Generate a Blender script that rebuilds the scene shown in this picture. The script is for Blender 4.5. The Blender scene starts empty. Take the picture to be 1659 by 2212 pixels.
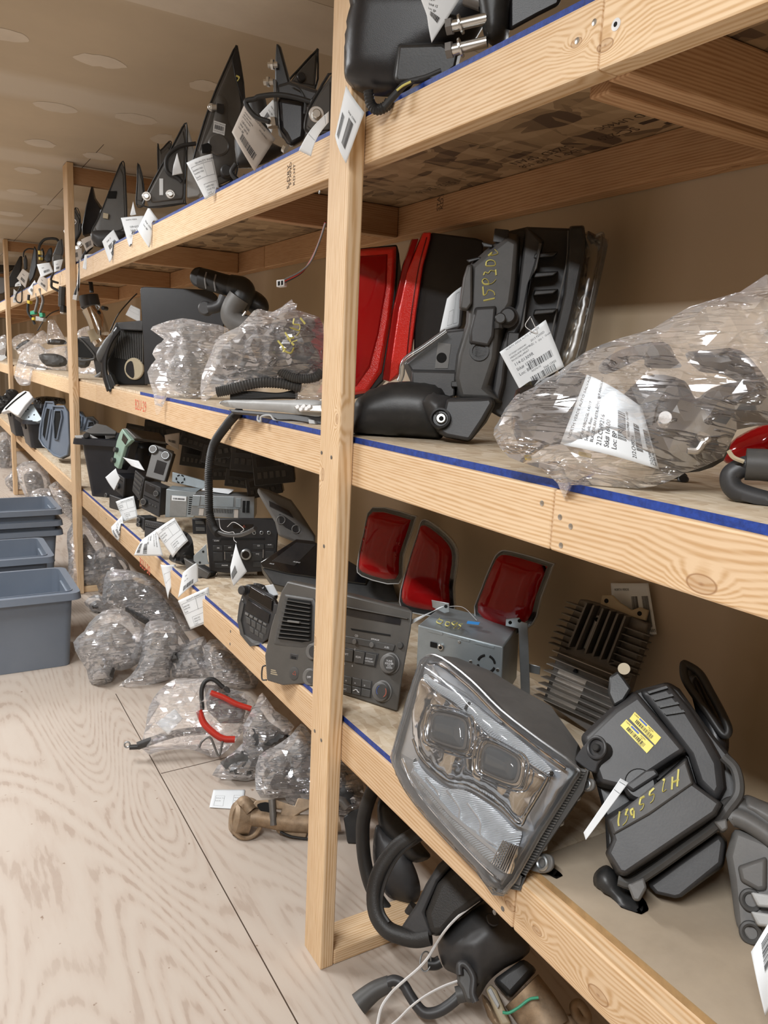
import bpy, bmesh, math, random
from mathutils import Vector, Matrix, noise, geometry
random.seed(7)
D = bpy.data; SC = bpy.context.scene; COL = SC.collection
# ---------------------------------------------------------------- camera
H = 1.4057; FPX = 1675.07; CX, CY = 829.5, 1106.0
RW = Matrix(((0.860858, -0.054386, 0.505931), (-0.506742, -0.181932, 0.842682), (0.046215, -0.981806, -0.184177)))
CAMLOC = Vector((0, 0, H))
cam = D.cameras.new('camera'); camo = D.objects.new('camera', cam); COL.objects.link(camo)
cam.sensor_fit = 'VERTICAL'; cam.sensor_height = 36.0; cam.lens = 36.0*FPX/2212; cam.clip_start = .02
_r = RW @ Matrix(((1, 0, 0), (0, -1, 0), (0, 0, -1)))
camo.matrix_world = Matrix.Translation(CAMLOC) @ _r.to_4x4()
SC.camera = camo
# ---------------------------------------------------------------- light and exposure
SC.view_settings.view_transform = 'Standard'; SC.view_settings.look = 'None'
SC.view_settings.gamma = 1; SC.view_settings.use_curve_mapping = False
SC.view_settings.exposure = .97
wd = D.worlds.new('world'); SC.world = wd; wd.use_nodes = True
wd.node_tree.nodes['Background'].inputs[0].default_value = (.9, .95, 1, 1)
wd.node_tree.nodes['Background'].inputs[1].default_value = .35
def strip(x, y, z, sx, sy, power, col=(.965, .985, 1)):
    l = D.lights.new('strip_and_fill_light', 'AREA'); l.shape = 'RECTANGLE'; l.size = sx; l.size_y = sy; l.energy = power; l.color = col
    o = D.objects.new('strip_and_fill_light', l); COL.objects.link(o); o.location = (x, y, z); return o
for _y, _p in ((0.15, 30), (2.9, 32), (5.9, 34), (9.2, 34), (12.5, 34)):
    strip(-.55, _y, 2.37, .14, 1.2, _p)
for _y in (2.5, 7.0): strip(2.75, _y, 2.37, .14, 1.2, 16)  # added fill lamps beyond the wall, unseen; their bounce brightens the ceiling
# ---------------------------------------------------------------- pixel / world helpers
def rayd(px, py): return RW @ Vector(((px-CX)/FPX, (py-CY)/FPX, 1.0))
def at(px, py, X=None, Y=None, Z=None):
    d = rayd(px, py)
    t = X/d[0] if X is not None else Y/d[1] if Y is not None else (Z-H)/d[2]
    return CAMLOC + d*t
def hdir(p1, p2):
    """horizontal world direction whose picture runs along the segment p1-p2"""
    n = rayd(*p1).cross(rayd(*p2)); d = n.cross(Vector((0, 0, 1)))
    d.z = 0; d.normalize()
    if (RW.transposed() @ d).x < 0: d = -d
    return d
ZF, ZL, ZM, ZT = 0.0, .628, 1.257, 1.893      # floor and the three decks
class Fr:
    """a plane standing in the room: O a point of it, n its normal, u to the right, v upward"""
    def __init__(s, p, X=None, Y=None, Z=None, n=None, edge=None, lean=0, push=0):
        s.O = at(p[0], p[1], X, Y, Z)
        if Z is not None and s.O.x > 1.24: s.O = at(p[0], p[1], X=1.2)
        if edge:
            u = hdir(*edge); n = Vector((0, 0, 1)).cross(u)
            n = (-n if n.dot(CAMLOC-s.O) < 0 else n); n = n*math.cos(lean)+Vector((0, 0, 1))*math.sin(lean)
        elif n is None:
            n = CAMLOC-s.O; n.z = 0; n = n.normalized()*math.cos(lean)+Vector((0, 0, 1))*math.sin(lean)
        s.n = Vector(n).normalized()
        s.O = s.O - s.n*push
        up = Vector((0, 0, 1)) if abs(s.n.z) < .95 else Vector((0, 1, 0))
        s.u = up.cross(s.n).normalized(); s.v = s.n.cross(s.u).normalized()
        s.M = Matrix((s.u, s.v, s.n)).transposed().to_4x4(); s.M.translation = s.O
    def turn(s, deg):
        s.n = Matrix.Rotation(math.radians(deg), 3, 'Z') @ s.n; return s
    def l(s, px, py, h=0.0):
        d = rayd(px, py); o = s.O+s.n*h
        t = (o-CAMLOC).dot(s.n)/d.dot(s.n); w = CAMLOC+d*t
        w -= s.O; return Vector((w.dot(s.u), w.dot(s.v), w.dot(s.n)))
    def w(s, v): return s.M @ Vector(v)
def ID():
    f = Fr((829, 1106), Y=1); f.O = Vector((0, 0, 0)); f.M = Matrix.Identity(4); f.u = Vector((1,0,0)); f.v = Vector((0,1,0)); f.n = Vector((0,0,1)); return f
# ---------------------------------------------------------------- materials
MT = {}
def nt(name):
    m = D.materials.new(name); m.use_nodes = True; t = m.node_tree; b = t.nodes['Principled BSDF']; MT[name] = m
    return m, t, b
def N(t, k, **kw):
    n = t.nodes.new('ShaderNode'+k)
    for a, v in kw.items():
        if a.startswith('_'): setattr(n, a[1:], v)
        else: n.inputs[a.replace('_', ' ')].default_value = v
    return n
def ramp(t, src, stops):
    r = N(t, 'ValToRGB'); e = r.color_ramp.elements
    while len(e) < len(stops): e.new(.5)
    for i, (p, c) in enumerate(stops): e[i].position = p; e[i].color = (*c, 1) if len(c) == 3 else c
    t.links.new(src, r.inputs[0]); return r
def plain(name, col, rough=.5, metal=0, var=.12, scale=14, dust=None, dustamt=.5, bump=.0, bscale=300, spec=.5, coat=0):
    m, t, b = nt(name); L = t.links.new
    tc = N(t, 'TexCoord'); nz = N(t, 'TexNoise', Scale=scale, Detail=6.0, Roughness=.65); L(tc.outputs['Object'], nz.inputs['Vector'])
    lo = tuple(c*(1-var) for c in col); hi = tuple(min(1, c*(1+var)) for c in col)
    r = ramp(t, nz.outputs['Fac'], [(.3, lo), (.7, hi)]); out = r.outputs[0]
    if dust:
        g = N(t, 'TexNoise', Scale=scale*.35, Detail=8.0, Roughness=.7); L(tc.outputs['Object'], g.inputs['Vector'])
        rr = ramp(t, g.outputs['Fac'], [(.42, (0, 0, 0)), (.7, (dustamt,)*3)])
        mx = N(t, 'MixRGB'); L(rr.outputs[0], mx.inputs[0]); L(out, mx.inputs[1]); mx.inputs[2].default_value = (*dust, 1); out = mx.outputs[0]
    L(out, b.inputs['Base Color']); b.inputs['Roughness'].default_value = rough; b.inputs['Metallic'].default_value = metal
    b.inputs['Specular IOR Level'].default_value = spec; b.inputs['Coat Weight'].default_value = coat
    if bump:
        n2 = N(t, 'TexNoise', Scale=bscale, Detail=3.0); L(tc.outputs['Object'], n2.inputs['Vector'])
        bp = N(t, 'Bump', Strength=bump, Distance=.001); L(n2.outputs['Fac'], bp.inputs['Height']); L(bp.outputs[0], b.inputs['Normal'])
    return m
def wood(name, axis, light, dark, ring=34, rough=.62):
    m, t, b = nt(name); L = t.links.new
    tc = N(t, 'TexCoord'); oi = N(t, 'ObjectInfo'); off = N(t, 'VectorMath', _operation='SCALE'); cb = N(t, 'CombineXYZ')
    for i in range(3): L(oi.outputs['Random'], cb.inputs[i])
    L(cb.outputs[0], off.inputs[0]); off.inputs['Scale'].default_value = 17.3
    ad = N(t, 'VectorMath', _operation='ADD'); L(tc.outputs['Object'], ad.inputs[0]); L(off.outputs[0], ad.inputs[1])
    sc = [1, 1, 1]; sc['XYZ'.index(axis)] = .09
    mp = N(t, 'Mapping'); mp.inputs['Scale'].default_value = sc; L(ad.outputs[0], mp.inputs[0])
    n1 = N(t, 'TexNoise', Scale=7.0, Detail=2.0); L(mp.outputs[0], n1.inputs['Vector'])
    # knots bend the rings
    kd = None
    for kp in KNOTS.get(axis, []):
        sb = N(t, 'VectorMath', _operation='SUBTRACT'); L(tc.outputs['Object'], sb.inputs[0]); sb.inputs[1].default_value = kp[:3]
        ml = N(t, 'VectorMath', _operation='MULTIPLY'); L(sb.outputs[0], ml.inputs[0]); ml.inputs[1].default_value = tuple((.55 if a == axis else 1)/kp[3] for a in 'XYZ')
        le = N(t, 'VectorMath', _operation='LENGTH'); L(ml.outputs[0], le.inputs[0])
        if kd is None: kd = le.outputs['Value']
        else: mn = N(t, 'Math', _operation='MINIMUM'); L(kd, mn.inputs[0]); L(le.outputs['Value'], mn.inputs[1]); kd = mn.outputs[0]
    sc2 = [5.5, 5.5, 5.5]; sc2['XYZ'.index(axis)] = 2.6
    mk = N(t, 'Mapping'); mk.inputs['Scale'].default_value = sc2; L(ad.outputs[0], mk.inputs[0])
    vk = N(t, 'TexVoronoi', Scale=1.0); vk.inputs['Randomness'].default_value = 1; L(mk.outputs[0], vk.inputs['Vector'])
    kr = ramp(t, vk.outputs['Distance'], [(.0, (1, 1, 1)), (.045, (.95, .95, .95)), (.075, (.25, .25, .25)), (.22, (0, 0, 0))])
    dp = N(t, 'VectorMath', _operation='DOT_PRODUCT'); L(ad.outputs[0], dp.inputs[0]); dv = {'X': (0, .8, 1), 'Y': (.55, 0, 1), 'Z': (.75, 1, 0)}[axis]; dp.inputs[1].default_value = tuple(c*165 for c in dv)
    m0 = N(t, 'Math', _operation='MULTIPLY_ADD'); L(n1.outputs['Fac'], m0.inputs[0]); m0.inputs[1].default_value = ring*.22; L(dp.outputs['Value'], m0.inputs[2])
    ma = N(t, 'Math', _operation='ADD'); L(m0.outputs[0], ma.inputs[0])
    if kd is not None:
        k2 = N(t, 'Math', _operation='MULTIPLY'); L(kd, k2.inputs[0]); k2.inputs[1].default_value = .18
        kr = ramp(t, k2.outputs[0], [(.0, (1, 1, 1)), (.18, (.85, .85, .85)), (.45, (.35, .35, .35)), (1, (0, 0, 0))])
    km = N(t, 'Math', _operation='MULTIPLY'); L(kr.outputs[0], km.inputs[0]); km.inputs[1].default_value = 5.0; L(km.outputs[0], ma.inputs[1])
    s = N(t, 'Math', _operation='SINE'); s0 = N(t, 'Math', _operation='MULTIPLY'); L(ma.outputs[0], s0.inputs[0]); s0.inputs[1].default_value = 6.283; L(s0.outputs[0], s.inputs[0])
    f = N(t, 'TexNoise', Scale=160.0, Detail=3.0); L(mp.outputs[0], f.inputs['Vector'])
    a2 = N(t, 'Math', _operation='MULTIPLY_ADD'); L(s.outputs[0], a2.inputs[0]); a2.inputs[1].default_value = .3; L(f.outputs['Fac'], a2.inputs[2])
    r = ramp(t, a2.outputs[0], [(.28, light), (.62, tuple((l+d)/2 for l, d in zip(light, dark))), (.85, dark)])
    big = N(t, 'TexNoise', Scale=2.2, Detail=2.0); L(mp.outputs[0], big.inputs['Vector'])
    rb = ramp(t, big.outputs['Fac'], [(.3, (.86, .80, .76)), (.7, (1.08, 1.06, 1.04))])
    mm = N(t, 'MixRGB', _blend_type='MULTIPLY'); mm.inputs[0].default_value = 1; L(r.outputs[0], mm.inputs[1]); L(rb.outputs[0], mm.inputs[2])
    kc = N(t, 'MixRGB'); kq = ramp(t, vk.outputs['Distance'], [(.0, (1, 1, 1)), (.05, (.75, .75, .75)), (.062, (0, 0, 0))]); L(kq.outputs[0], kc.inputs[0])
    if kd is not None:
        kz = N(t, 'Math', _operation='MULTIPLY'); L(kd, kz.inputs[0]); kz.inputs[1].default_value = .4; kq = ramp(t, kz.outputs[0], [(.0, (.9, .9, .9)), (.1, (.35, .35, .35)), (.33, (.3, .3, .3)), (.37, (.9, .9, .9)), (.42, (0, 0, 0))]); L(kq.outputs[0], kc.inputs[0])
    L(mm.outputs[0], kc.inputs[1]); kc.inputs[2].default_value = (dark[0]*.5, dark[1]*.38, dark[2]*.3, 1)
    L(kc.outputs[0], b.inputs['Base Color']); b.inputs['Roughness'].default_value = rough
    bp = N(t, 'Bump', Strength=.25, Distance=.0006); L(a2.outputs[0], bp.inputs['Height']); L(bp.outputs[0], b.inputs['Normal'])
    return m
def _kn(px, py, X, r): p = at(px, py, X=X); return (p.x, p.y, p.z, r)
KNOTS = {'Z': [_kn(697, 1025, .737, .008), _kn(681, 1385, .737, .006), _kn(728, 905, .737, .006), _kn(158, 829, .737, .012)],
         'Y': [_kn(1515, 1262, .772, .012), _kn(1160, 2011, .772, .006), _kn(1292, 2150, .772, .011), _kn(1102, 1958, .772, .007), _kn(1307, 98, .772, .008), _kn(1245, 92, .772, .006)]}
for ax in 'XYZ': wood('pine_'+ax, ax, (.78, .60, .395), (.60, .395, .205), 62)
KNOTS = {}
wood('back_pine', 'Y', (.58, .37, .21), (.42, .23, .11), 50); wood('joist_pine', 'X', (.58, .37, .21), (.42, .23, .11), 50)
def osb(name, base, dk, lt, z=1.0):
    m, t, b = nt(name); L = t.links.new; tc = N(t, 'TexCoord')
    nz = N(t, 'TexNoise', Scale=9.0, Detail=2.0); L(tc.outputs['Object'], nz.inputs['Vector'])
    mp = N(t, 'Mapping'); mp.inputs['Scale'].default_value = (70*z, 24*z, 60); L(tc.outputs['Object'], mp.inputs[0])
    mx = N(t, 'MixRGB', _blend_type='ADD'); mx.inputs[0].default_value = 1.0
    sc = N(t, 'VectorMath', _operation='SCALE'); sc.inputs['Scale'].default_value = .9; L(nz.outputs['Color'], sc.inputs[0])
    L(mp.outputs[0], mx.inputs[1]); L(sc.outputs[0], mx.inputs[2])
    v = N(t, 'TexVoronoi', Scale=1.0); L(mx.outputs[0], v.inputs['Vector'])
    mp2 = N(t, 'Mapping'); mp2.inputs['Scale'].default_value = (22*z, 75*z, 60); mp2.inputs['Rotation'].default_value = (0, 0, .6); L(tc.outputs['Object'], mp2.inputs[0])
    v2 = N(t, 'TexVoronoi', Scale=1.0); L(mp2.outputs[0], v2.inputs['Vector'])
    sp = N(t, 'SeparateColor'); L(v.outputs['Color'], sp.inputs[0]); sp2 = N(t, 'SeparateColor'); L(v2.outputs['Color'], sp2.inputs[0])
    av = N(t, 'Math', _operation='MULTIPLY_ADD'); L(sp.outputs[0], av.inputs[0]); av.inputs[1].default_value = .6; h = N(t, 'Math', _operation='MULTIPLY'); L(sp2.outputs[0], h.inputs[0]); h.inputs[1].default_value = .4; L(h.outputs[0], av.inputs[2])
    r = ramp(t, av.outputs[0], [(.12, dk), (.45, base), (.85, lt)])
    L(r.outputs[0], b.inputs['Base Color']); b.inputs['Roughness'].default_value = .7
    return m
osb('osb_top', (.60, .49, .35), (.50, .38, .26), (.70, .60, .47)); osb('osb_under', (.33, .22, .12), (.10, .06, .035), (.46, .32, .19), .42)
def floor_mat():
    m, t, b = nt('plywood_floor'); L = t.links.new; tc = N(t, 'TexCoord')
    mp = N(t, 'Mapping'); mp.inputs['Scale'].default_value = (1, .16, 1); mp.inputs['Rotation'].default_value = (0, 0, 0); L(tc.outputs['Object'], mp.inputs[0])
    n = N(t, 'TexNoise', Scale=2.0, Detail=1.0, Distortion=.5); L(mp.outputs[0], n.inputs['Vector'])
    s = N(t, 'Math', _operation='MULTIPLY'); L(n.outputs['Fac'], s.inputs[0]); s.inputs[1].default_value = 330
    si = N(t, 'Math', _operation='SINE'); L(s.outputs[0], si.inputs[0])
    f = N(t, 'TexNoise', Scale=60.0, Detail=4.0); L(mp.outputs[0], f.inputs['Vector'])
    a = N(t, 'Math', _operation='MULTIPLY_ADD'); L(si.outputs[0], a.inputs[0]); a.inputs[1].default_value = .26; L(f.outputs['Fac'], a.inputs[2])
    r = ramp(t, a.outputs[0], [(.3, (.53, .46, .395)), (.68, (.50, .42, .355)), (.80, (.41, .325, .265))])
    d = N(t, 'TexNoise', Scale=1.7, Detail=6.0, Roughness=.7); L(tc.outputs['Object'], d.inputs['Vector'])
    dr = ramp(t, d.outputs['Fac'], [(.38, (0, 0, 0)), (.7, (.7, .7, .7))]); mx = N(t, 'MixRGB'); L(dr.outputs[0], mx.inputs[0]); L(r.outputs[0], mx.inputs[1]); mx.inputs[2].default_value = (.52, .45, .385, 1)
    k = N(t, 'TexNoise', Scale=45.0, Detail=2.0); L(tc.outputs['Object'], k.inputs['Vector']); kr = ramp(t, k.outputs['Fac'], [(.72, (1, 1, 1)), (.77, (.55, .45, .38))])
    m2 = N(t, 'MixRGB', _blend_type='MULTIPLY'); m2.inputs[0].default_value = 1; L(mx.outputs[0], m2.inputs[1]); L(kr.outputs[0], m2.inputs[2])
    L(m2.outputs[0], b.inputs['Base Color']); b.inputs['Roughness'].default_value = .62
    bp = N(t, 'Bump', Strength=.2, Distance=.001); L(a.outputs[0], bp.inputs['Height']); L(bp.outputs[0], b.inputs['Normal'])
floor_mat()
def drywall(name, base, tape, axis=1):
    """bare drywall: tan board with paler joint compound"""
    m, t, b = nt(name); L = t.links.new; tc = N(t, 'TexCoord')
    n = N(t, 'TexNoise', Scale=1.1, Detail=5.0, Roughness=.6); L(tc.outputs['Object'], n.inputs['Vector'])
    sp = N(t, 'SeparateXYZ'); L(tc.outputs['Object'], sp.inputs[0])
    w = N(t, 'Math', _operation='MULTIPLY_ADD'); L(n.outputs['Fac'], w.inputs[0]); w.inputs[1].default_value = .22; L(sp.outputs[axis], w.inputs[2])
    md = N(t, 'Math', _operation='PINGPONG'); ad = N(t, 'Math', _operation='ADD'); ad.inputs[1].default_value = DRYOFF[name]; L(w.outputs[0], ad.inputs[0]); L(ad.outputs[0], md.inputs[0]); md.inputs[1].default_value = .61
    r = ramp(t, md.outputs[0], [(.10, (1, 1, 1)), (.2, (0, 0, 0))])
    c0 = ramp(t, n.outputs['Fac'], [(.3, tuple(x*.9 for x in base)), (.7, tuple(x*1.1 for x in base))])
    mx = N(t, 'MixRGB'); f2 = N(t, 'Math', _operation='MULTIPLY'); L(r.outputs[0], f2.inputs[0]); f2.inputs[1].default_value = .75; L(f2.outputs[0], mx.inputs[0]); L(c0.outputs[0], mx.inputs[1]); mx.inputs[2].default_value = (*tape, 1)
    L(mx.outputs[0], b.inputs['Base Color']); b.inputs['Roughness'].default_value = .85
DRYOFF = {'drywall_wall': .13, 'drywall_ceiling': -.0}
drywall('drywall_wall', (.45, .35, .235), (.60, .50, .39)); drywall('drywall_ceiling', (.58, .48, .355), (.68, .61, .52))
plain('mud', (.70, .62, .52), .8, var=.06, scale=5); plain('blue_paint', (.012, .045, .26), .55, var=.45, scale=90, bump=.3)
K = (.16, .15, .145)
plain('black', (.018, .019, .020), .42, dust=(.085, .08, .076), dustamt=.4, bump=.12)
plain('black_clean', (.012, .012, .014), .36, dust=(.05, .05, .05), dustamt=.25, bump=.15, bscale=600)
plain('gloss_black', (.006, .006, .007), .1, dust=(.03, .03, .03), dustamt=.2, coat=.6)
plain('charcoal', (.036, .036, .038), .46, dust=(.10, .097, .094), dustamt=.4, bump=.1)
plain('dark_grey', (.06, .059, .057), .5, dust=(.13, .125, .12), dustamt=.45, bump=.1)
plain('grey', (.125, .122, .118), .5, dust=(.24, .23, .21), dustamt=.4, bump=.1)
plain('bezel_grey', (.085, .081, .075), .42, dust=(.13, .12, .11), dustamt=.35, bump=.06)
plain('tote_grey', (.165, .20, .255), .42, var=.06, scale=3, dust=(.25, .28, .32), dustamt=.3, bump=.05)
plain('tote_black', (.014, .016, .022), .4, dust=(.05, .05, .055), dustamt=.3)
plain('light_grey', (.42, .43, .43), .45, var=.08, dust=(.3, .29, .27), dustamt=.4)
plain('steel', (.42, .45, .47), .36, .85, var=.15, dust=(.3, .3, .28), dustamt=.3)
plain('blue_steel', (.34, .39, .42), .42, .55, var=.12, dust=(.3, .32, .32), dustamt=.4)
plain('alu', (.62, .60, .57), .38, .9, var=.12, dust=(.35, .32, .28), dustamt=.4)
plain('alu_dark', (.17, .16, .15), .45, .5, var=.2); plain('chrome', (.88, .89, .91), .10, 1, var=.03); plain('satin_chrome', (.74, .76, .79), .22, .72, var=.05)
plain('bolt_metal', (.62, .62, .6), .3, 1, var=.1); plain('brass_dirty', (.30, .21, .13), .55, .4, var=.4, scale=30, dust=(.4, .33, .25), dustamt=.6)
plain('rubber', (.018, .018, .018), .55, var=.2, scale=30); plain('leather', (.025, .024, .023), .5, var=.2, bump=.5, bscale=350)
plain('paper', (.80, .84, .87), .6, var=.03, scale=5); plain('tan_paper', (.55, .50, .45), .7, var=.05, scale=5)
plain('ink', (.03, .03, .035), .7, var=0); plain('faint_ink', (.25, .26, .28), .7, var=0); plain('yellow_ink', (.62, .56, .16), .6, var=.1)
plain('red_ink', (.65, .14, .08), .6, var=.1); plain('white_ink', (.75, .76, .78), .5, var=0); plain('yellow', (.85, .70, .04), .35, var=.04); plain('blue_ink', (.05, .12, .5), .5, var=0)
plain('white_plastic', (.72, .72, .72), .4, var=.05); plain('mint', (.32, .46, .38), .4, var=.08); plain('red_cable', (.55, .035, .02), .4, var=.1)
plain('yellow_plastic', (.65, .48, .05), .4); plain('green_plastic', (.05, .35, .2), .4); plain('screen', (.02, .02, .022), .12, dust=(.06, .055, .05), dustamt=.5)
plain('tan_plastic', (.45, .38, .26), .5); plain('hole', (.004, .004, .004), .9, var=0); plain('mdf', (.36, .235, .11), .8, var=.25, scale=25)
plain('hardboard', (.42, .34, .25), .7, var=.12, scale=6, dust=(.5, .43, .35), dustamt=.4); plain('red_dark', (.16, .008, .01), .15, var=.2, coat=.8)
plain('stamp', (.06, .035, .02), .8, var=0); plain('tape_blue', (.05, .3, .75), .5, var=0)
def lens(name, col, rough=.04, trans=.9, scale=0):
    m, t, b = nt(name); L = t.links.new
    b.inputs['Base Color'].default_value = (*col, 1); b.inputs['Roughness'].default_value = rough
    b.inputs['Coat Weight'].default_value = .5
    tr = N(t, 'BsdfTransparent'); tr.inputs[0].default_value = (*col, 1); mx = N(t, 'MixShader'); mx.inputs[0].default_value = trans
    L(b.outputs[0], mx.inputs[1]); L(tr.outputs[0], mx.inputs[2]); L(mx.outputs[0], t.nodes['Material Output'].inputs[0])
    if scale:
        tc = N(t, 'TexCoord'); w = N(t, 'TexWave', Scale=scale, Distortion=0.0); L(tc.outputs['Object'], w.inputs[0])
        bp = N(t, 'Bump', Strength=.5, Distance=.002); L(w.outputs[0], bp.inputs['Height']); L(bp.outputs[0], b.inputs['Normal'])
    return m
plain('mottle', (.05, .048, .046), .4, var=.7, scale=12, dust=(.24, .225, .2), dustamt=.6)
lens('red_lens', (.55, .012, .014), .08, .42); lens('amber', (.9, .35, .05), .1, .2); lens('glassy', (.10, .105, .11), .02, .1)
def glossy_clear(name, tint, base, rough=.04):
    m, t, b = nt(name); L = t.links.new; t.nodes.remove(b)
    tr = N(t, 'BsdfTransparent'); tr.inputs[0].default_value = (*tint, 1); g = N(t, 'BsdfGlossy', Roughness=rough)
    tc = N(t, 'TexCoord'); n = N(t, 'TexNoise', Scale=9.0, Detail=2.0); L(tc.outputs['Object'], n.inputs['Vector']); bp = N(t, 'Bump', Strength=.2, Distance=.004); L(n.outputs['Fac'], bp.inputs['Height']); L(bp.outputs[0], g.inputs['Normal'])
    f = N(t, 'Fresnel', IOR=1.5); a = N(t, 'Math', _operation='ADD', _use_clamp=True); L(f.outputs[0], a.inputs[0]); a.inputs[1].default_value = base
    df = N(t, 'BsdfDiffuse', Color=(.8, .82, .85, 1)); lw = N(t, 'LayerWeight', Blend=.3); l2 = N(t, 'Math', _operation='MULTIPLY_ADD', _use_clamp=True); L(lw.outputs['Facing'], l2.inputs[0]); l2.inputs[1].default_value = .28; l2.inputs[2].default_value = .0  # diffuse white towards grazing angles imitates bright reflections at the lens edges
    m0 = N(t, 'MixShader'); L(l2.outputs[0], m0.inputs[0]); L(tr.outputs[0], m0.inputs[1]); L(df.outputs[0], m0.inputs[2])
    mx = N(t, 'MixShader'); L(a.outputs[0], mx.inputs[0]); L(m0.outputs[0], mx.inputs[1]); L(g.outputs[0], mx.inputs[2]); L(mx.outputs[0], t.nodes['Material Output'].inputs[0])
glossy_clear('clear', (.95, .96, .97), .02); glossy_clear('hazy_clear', (.8, .8, .78), .06, .25)
def ribbed_chrome():
    m, t, b = nt('ribbed_chrome'); L = t.links.new; tc = N(t, 'TexCoord')
    b.inputs['Metallic'].default_value = .4; b.inputs['Base Color'].default_value = (.92, .96, 1, 1); b.inputs['Roughness'].default_value = .3
    w = N(t, 'TexWave', Scale=90.0, Distortion=1.5, Detail=1.0); w.inputs['Detail Scale'].default_value = .6; mp = N(t, 'Mapping'); mp.inputs['Rotation'].default_value = (0, 0, .9); L(tc.outputs['Object'], mp.inputs[0]); L(mp.outputs[0], w.inputs[0])
    bp = N(t, 'Bump', Strength=.9, Distance=.003); L(w.outputs[0], bp.inputs['Height']); L(bp.outputs[0], b.inputs['Normal'])
ribbed_chrome()
def retro_red():
    m, t, b = nt('retro_red'); L = t.links.new; tc = N(t, 'TexCoord')
    b.inputs['Base Color'].default_value = (.85, .018, .012, 1); b.inputs['Roughness'].default_value = .22; b.inputs['Coat Weight'].default_value = 1
    w = N(t, 'TexVoronoi', Scale=420.0); L(tc.outputs['Object'], w.inputs['Vector'])
    bp = N(t, 'Bump', Strength=.5, Distance=.001); L(w.outputs['Distance'], bp.inputs['Height']); L(bp.outputs[0], b.inputs['Normal'])
retro_red()
def bagmat(name, white, rough, bumpd, trans=.82):
    m, t, b = nt(name); L = t.links.new; t.nodes.remove(b); tc = N(t, 'TexCoord')
    mp = N(t, 'Mapping'); mp.inputs['Scale'].default_value = (1, 5.5, 1); mp.inputs['Rotation'].default_value = (0, 0, .6); L(tc.outputs['Object'], mp.inputs[0])
    n = N(t, 'TexNoise', Scale=9.0, Detail=3.0, Distortion=1.4); L(mp.outputs[0], n.inputs['Vector'])
    r = ramp(t, n.outputs['Fac'], [(.45, (0, 0, 0)), (.5, (1, 1, 1)), (.55, (0, 0, 0))])
    bp = N(t, 'Bump', Strength=.8, Distance=bumpd); L(r.outputs[0], bp.inputs['Height'])
    g = N(t, 'BsdfGlossy', Roughness=rough); L(bp.outputs[0], g.inputs['Normal']); tr = N(t, 'BsdfTransparent'); tr.inputs[0].default_value = (.97, .975, .98, 1)
    df = N(t, 'BsdfDiffuse', Color=(.85, .86, .88, 1)); L(bp.outputs[0], df.inputs['Normal']); tl = N(t, 'BsdfTranslucent', Color=(.85, .86, .88, 1)); dm = N(t, 'MixShader'); dm.inputs[0].default_value = .4; L(df.outputs[0], dm.inputs[1]); L(tl.outputs[0], dm.inputs[2])
    a = N(t, 'MixShader'); lw = N(t, 'LayerWeight', Blend=.35); lm = N(t, 'Math', _operation='MULTIPLY_ADD', _use_clamp=True); L(lw.outputs['Facing'], lm.inputs[0]); lm.inputs[1].default_value = .45; lm.inputs[2].default_value = white; L(lm.outputs[0], a.inputs[0]); L(tr.outputs[0], a.inputs[1]); L(dm.outputs[0], a.inputs[2])
    c = N(t, 'MixShader'); c.inputs[0].default_value = .10; fr = N(t, 'Fresnel', IOR=1.3); L(fr.outputs[0], c.inputs[0])
    ad = N(t, 'AddShader'); g2 = N(t, 'BsdfGlossy', Roughness=rough); g2.inputs['Color'].default_value = (.30, .30, .31, 1); L(bp.outputs[0], g2.inputs['Normal'])
    L(a.outputs[0], c.inputs[1]); L(g.outputs[0], c.inputs[2]); L(c.outputs[0], ad.inputs[0]); L(g2.outputs[0], ad.inputs[1]); L(ad.outputs[0], t.nodes['Material Output'].inputs[0])
bagmat('bag', .10, .12, .016); bagmat('milky_bag', .20, .14, .016)
# ---------------------------------------------------------------- mesh helpers
def link(name, bm_or_me, mat, parent=None, M=None, smooth=.7, bev=0, seg=2, label=None):
    if isinstance(bm_or_me, bmesh.types.BMesh):
        me = D.meshes.new(name); bmesh.ops.recalc_face_normals(bm_or_me, faces=bm_or_me.faces); bm_or_me.to_mesh(me); bm_or_me.free()
    else: me = bm_or_me
    me.materials.append(MT[mat])
    if smooth: me.shade_smooth(); me.set_sharp_from_angle(angle=smooth)
    o = D.objects.new(name, me); COL.objects.link(o)
    if parent is not None: o.parent = parent
    elif M is not None: o.matrix_world = M
    if bev:
        b = o.modifiers.new('b', 'BEVEL'); b.width = bev; b.segments = seg; b.limit_method = 'ANGLE'; b.angle_limit = .6
    if label: o['label'] = label
    return o
def bm_prism(bm, bot, top):
    a = [bm.verts.new(p) for p in bot]; b = [bm.verts.new(p) for p in top]; n = len(a)
    bm.faces.new(a[::-1]); bm.faces.new(b)
    for i in range(n): bm.faces.new((a[i], a[(i+1) % n], b[(i+1) % n], b[i]))
def bm_box(bm, x0, x1, y0, y1, z0, z1):
    bm_prism(bm, [(x0, y0, z0), (x1, y0, z0), (x1, y1, z0), (x0, y1, z0)], [(x0, y0, z1), (x1, y0, z1), (x1, y1, z1), (x0, y1, z1)])
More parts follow.
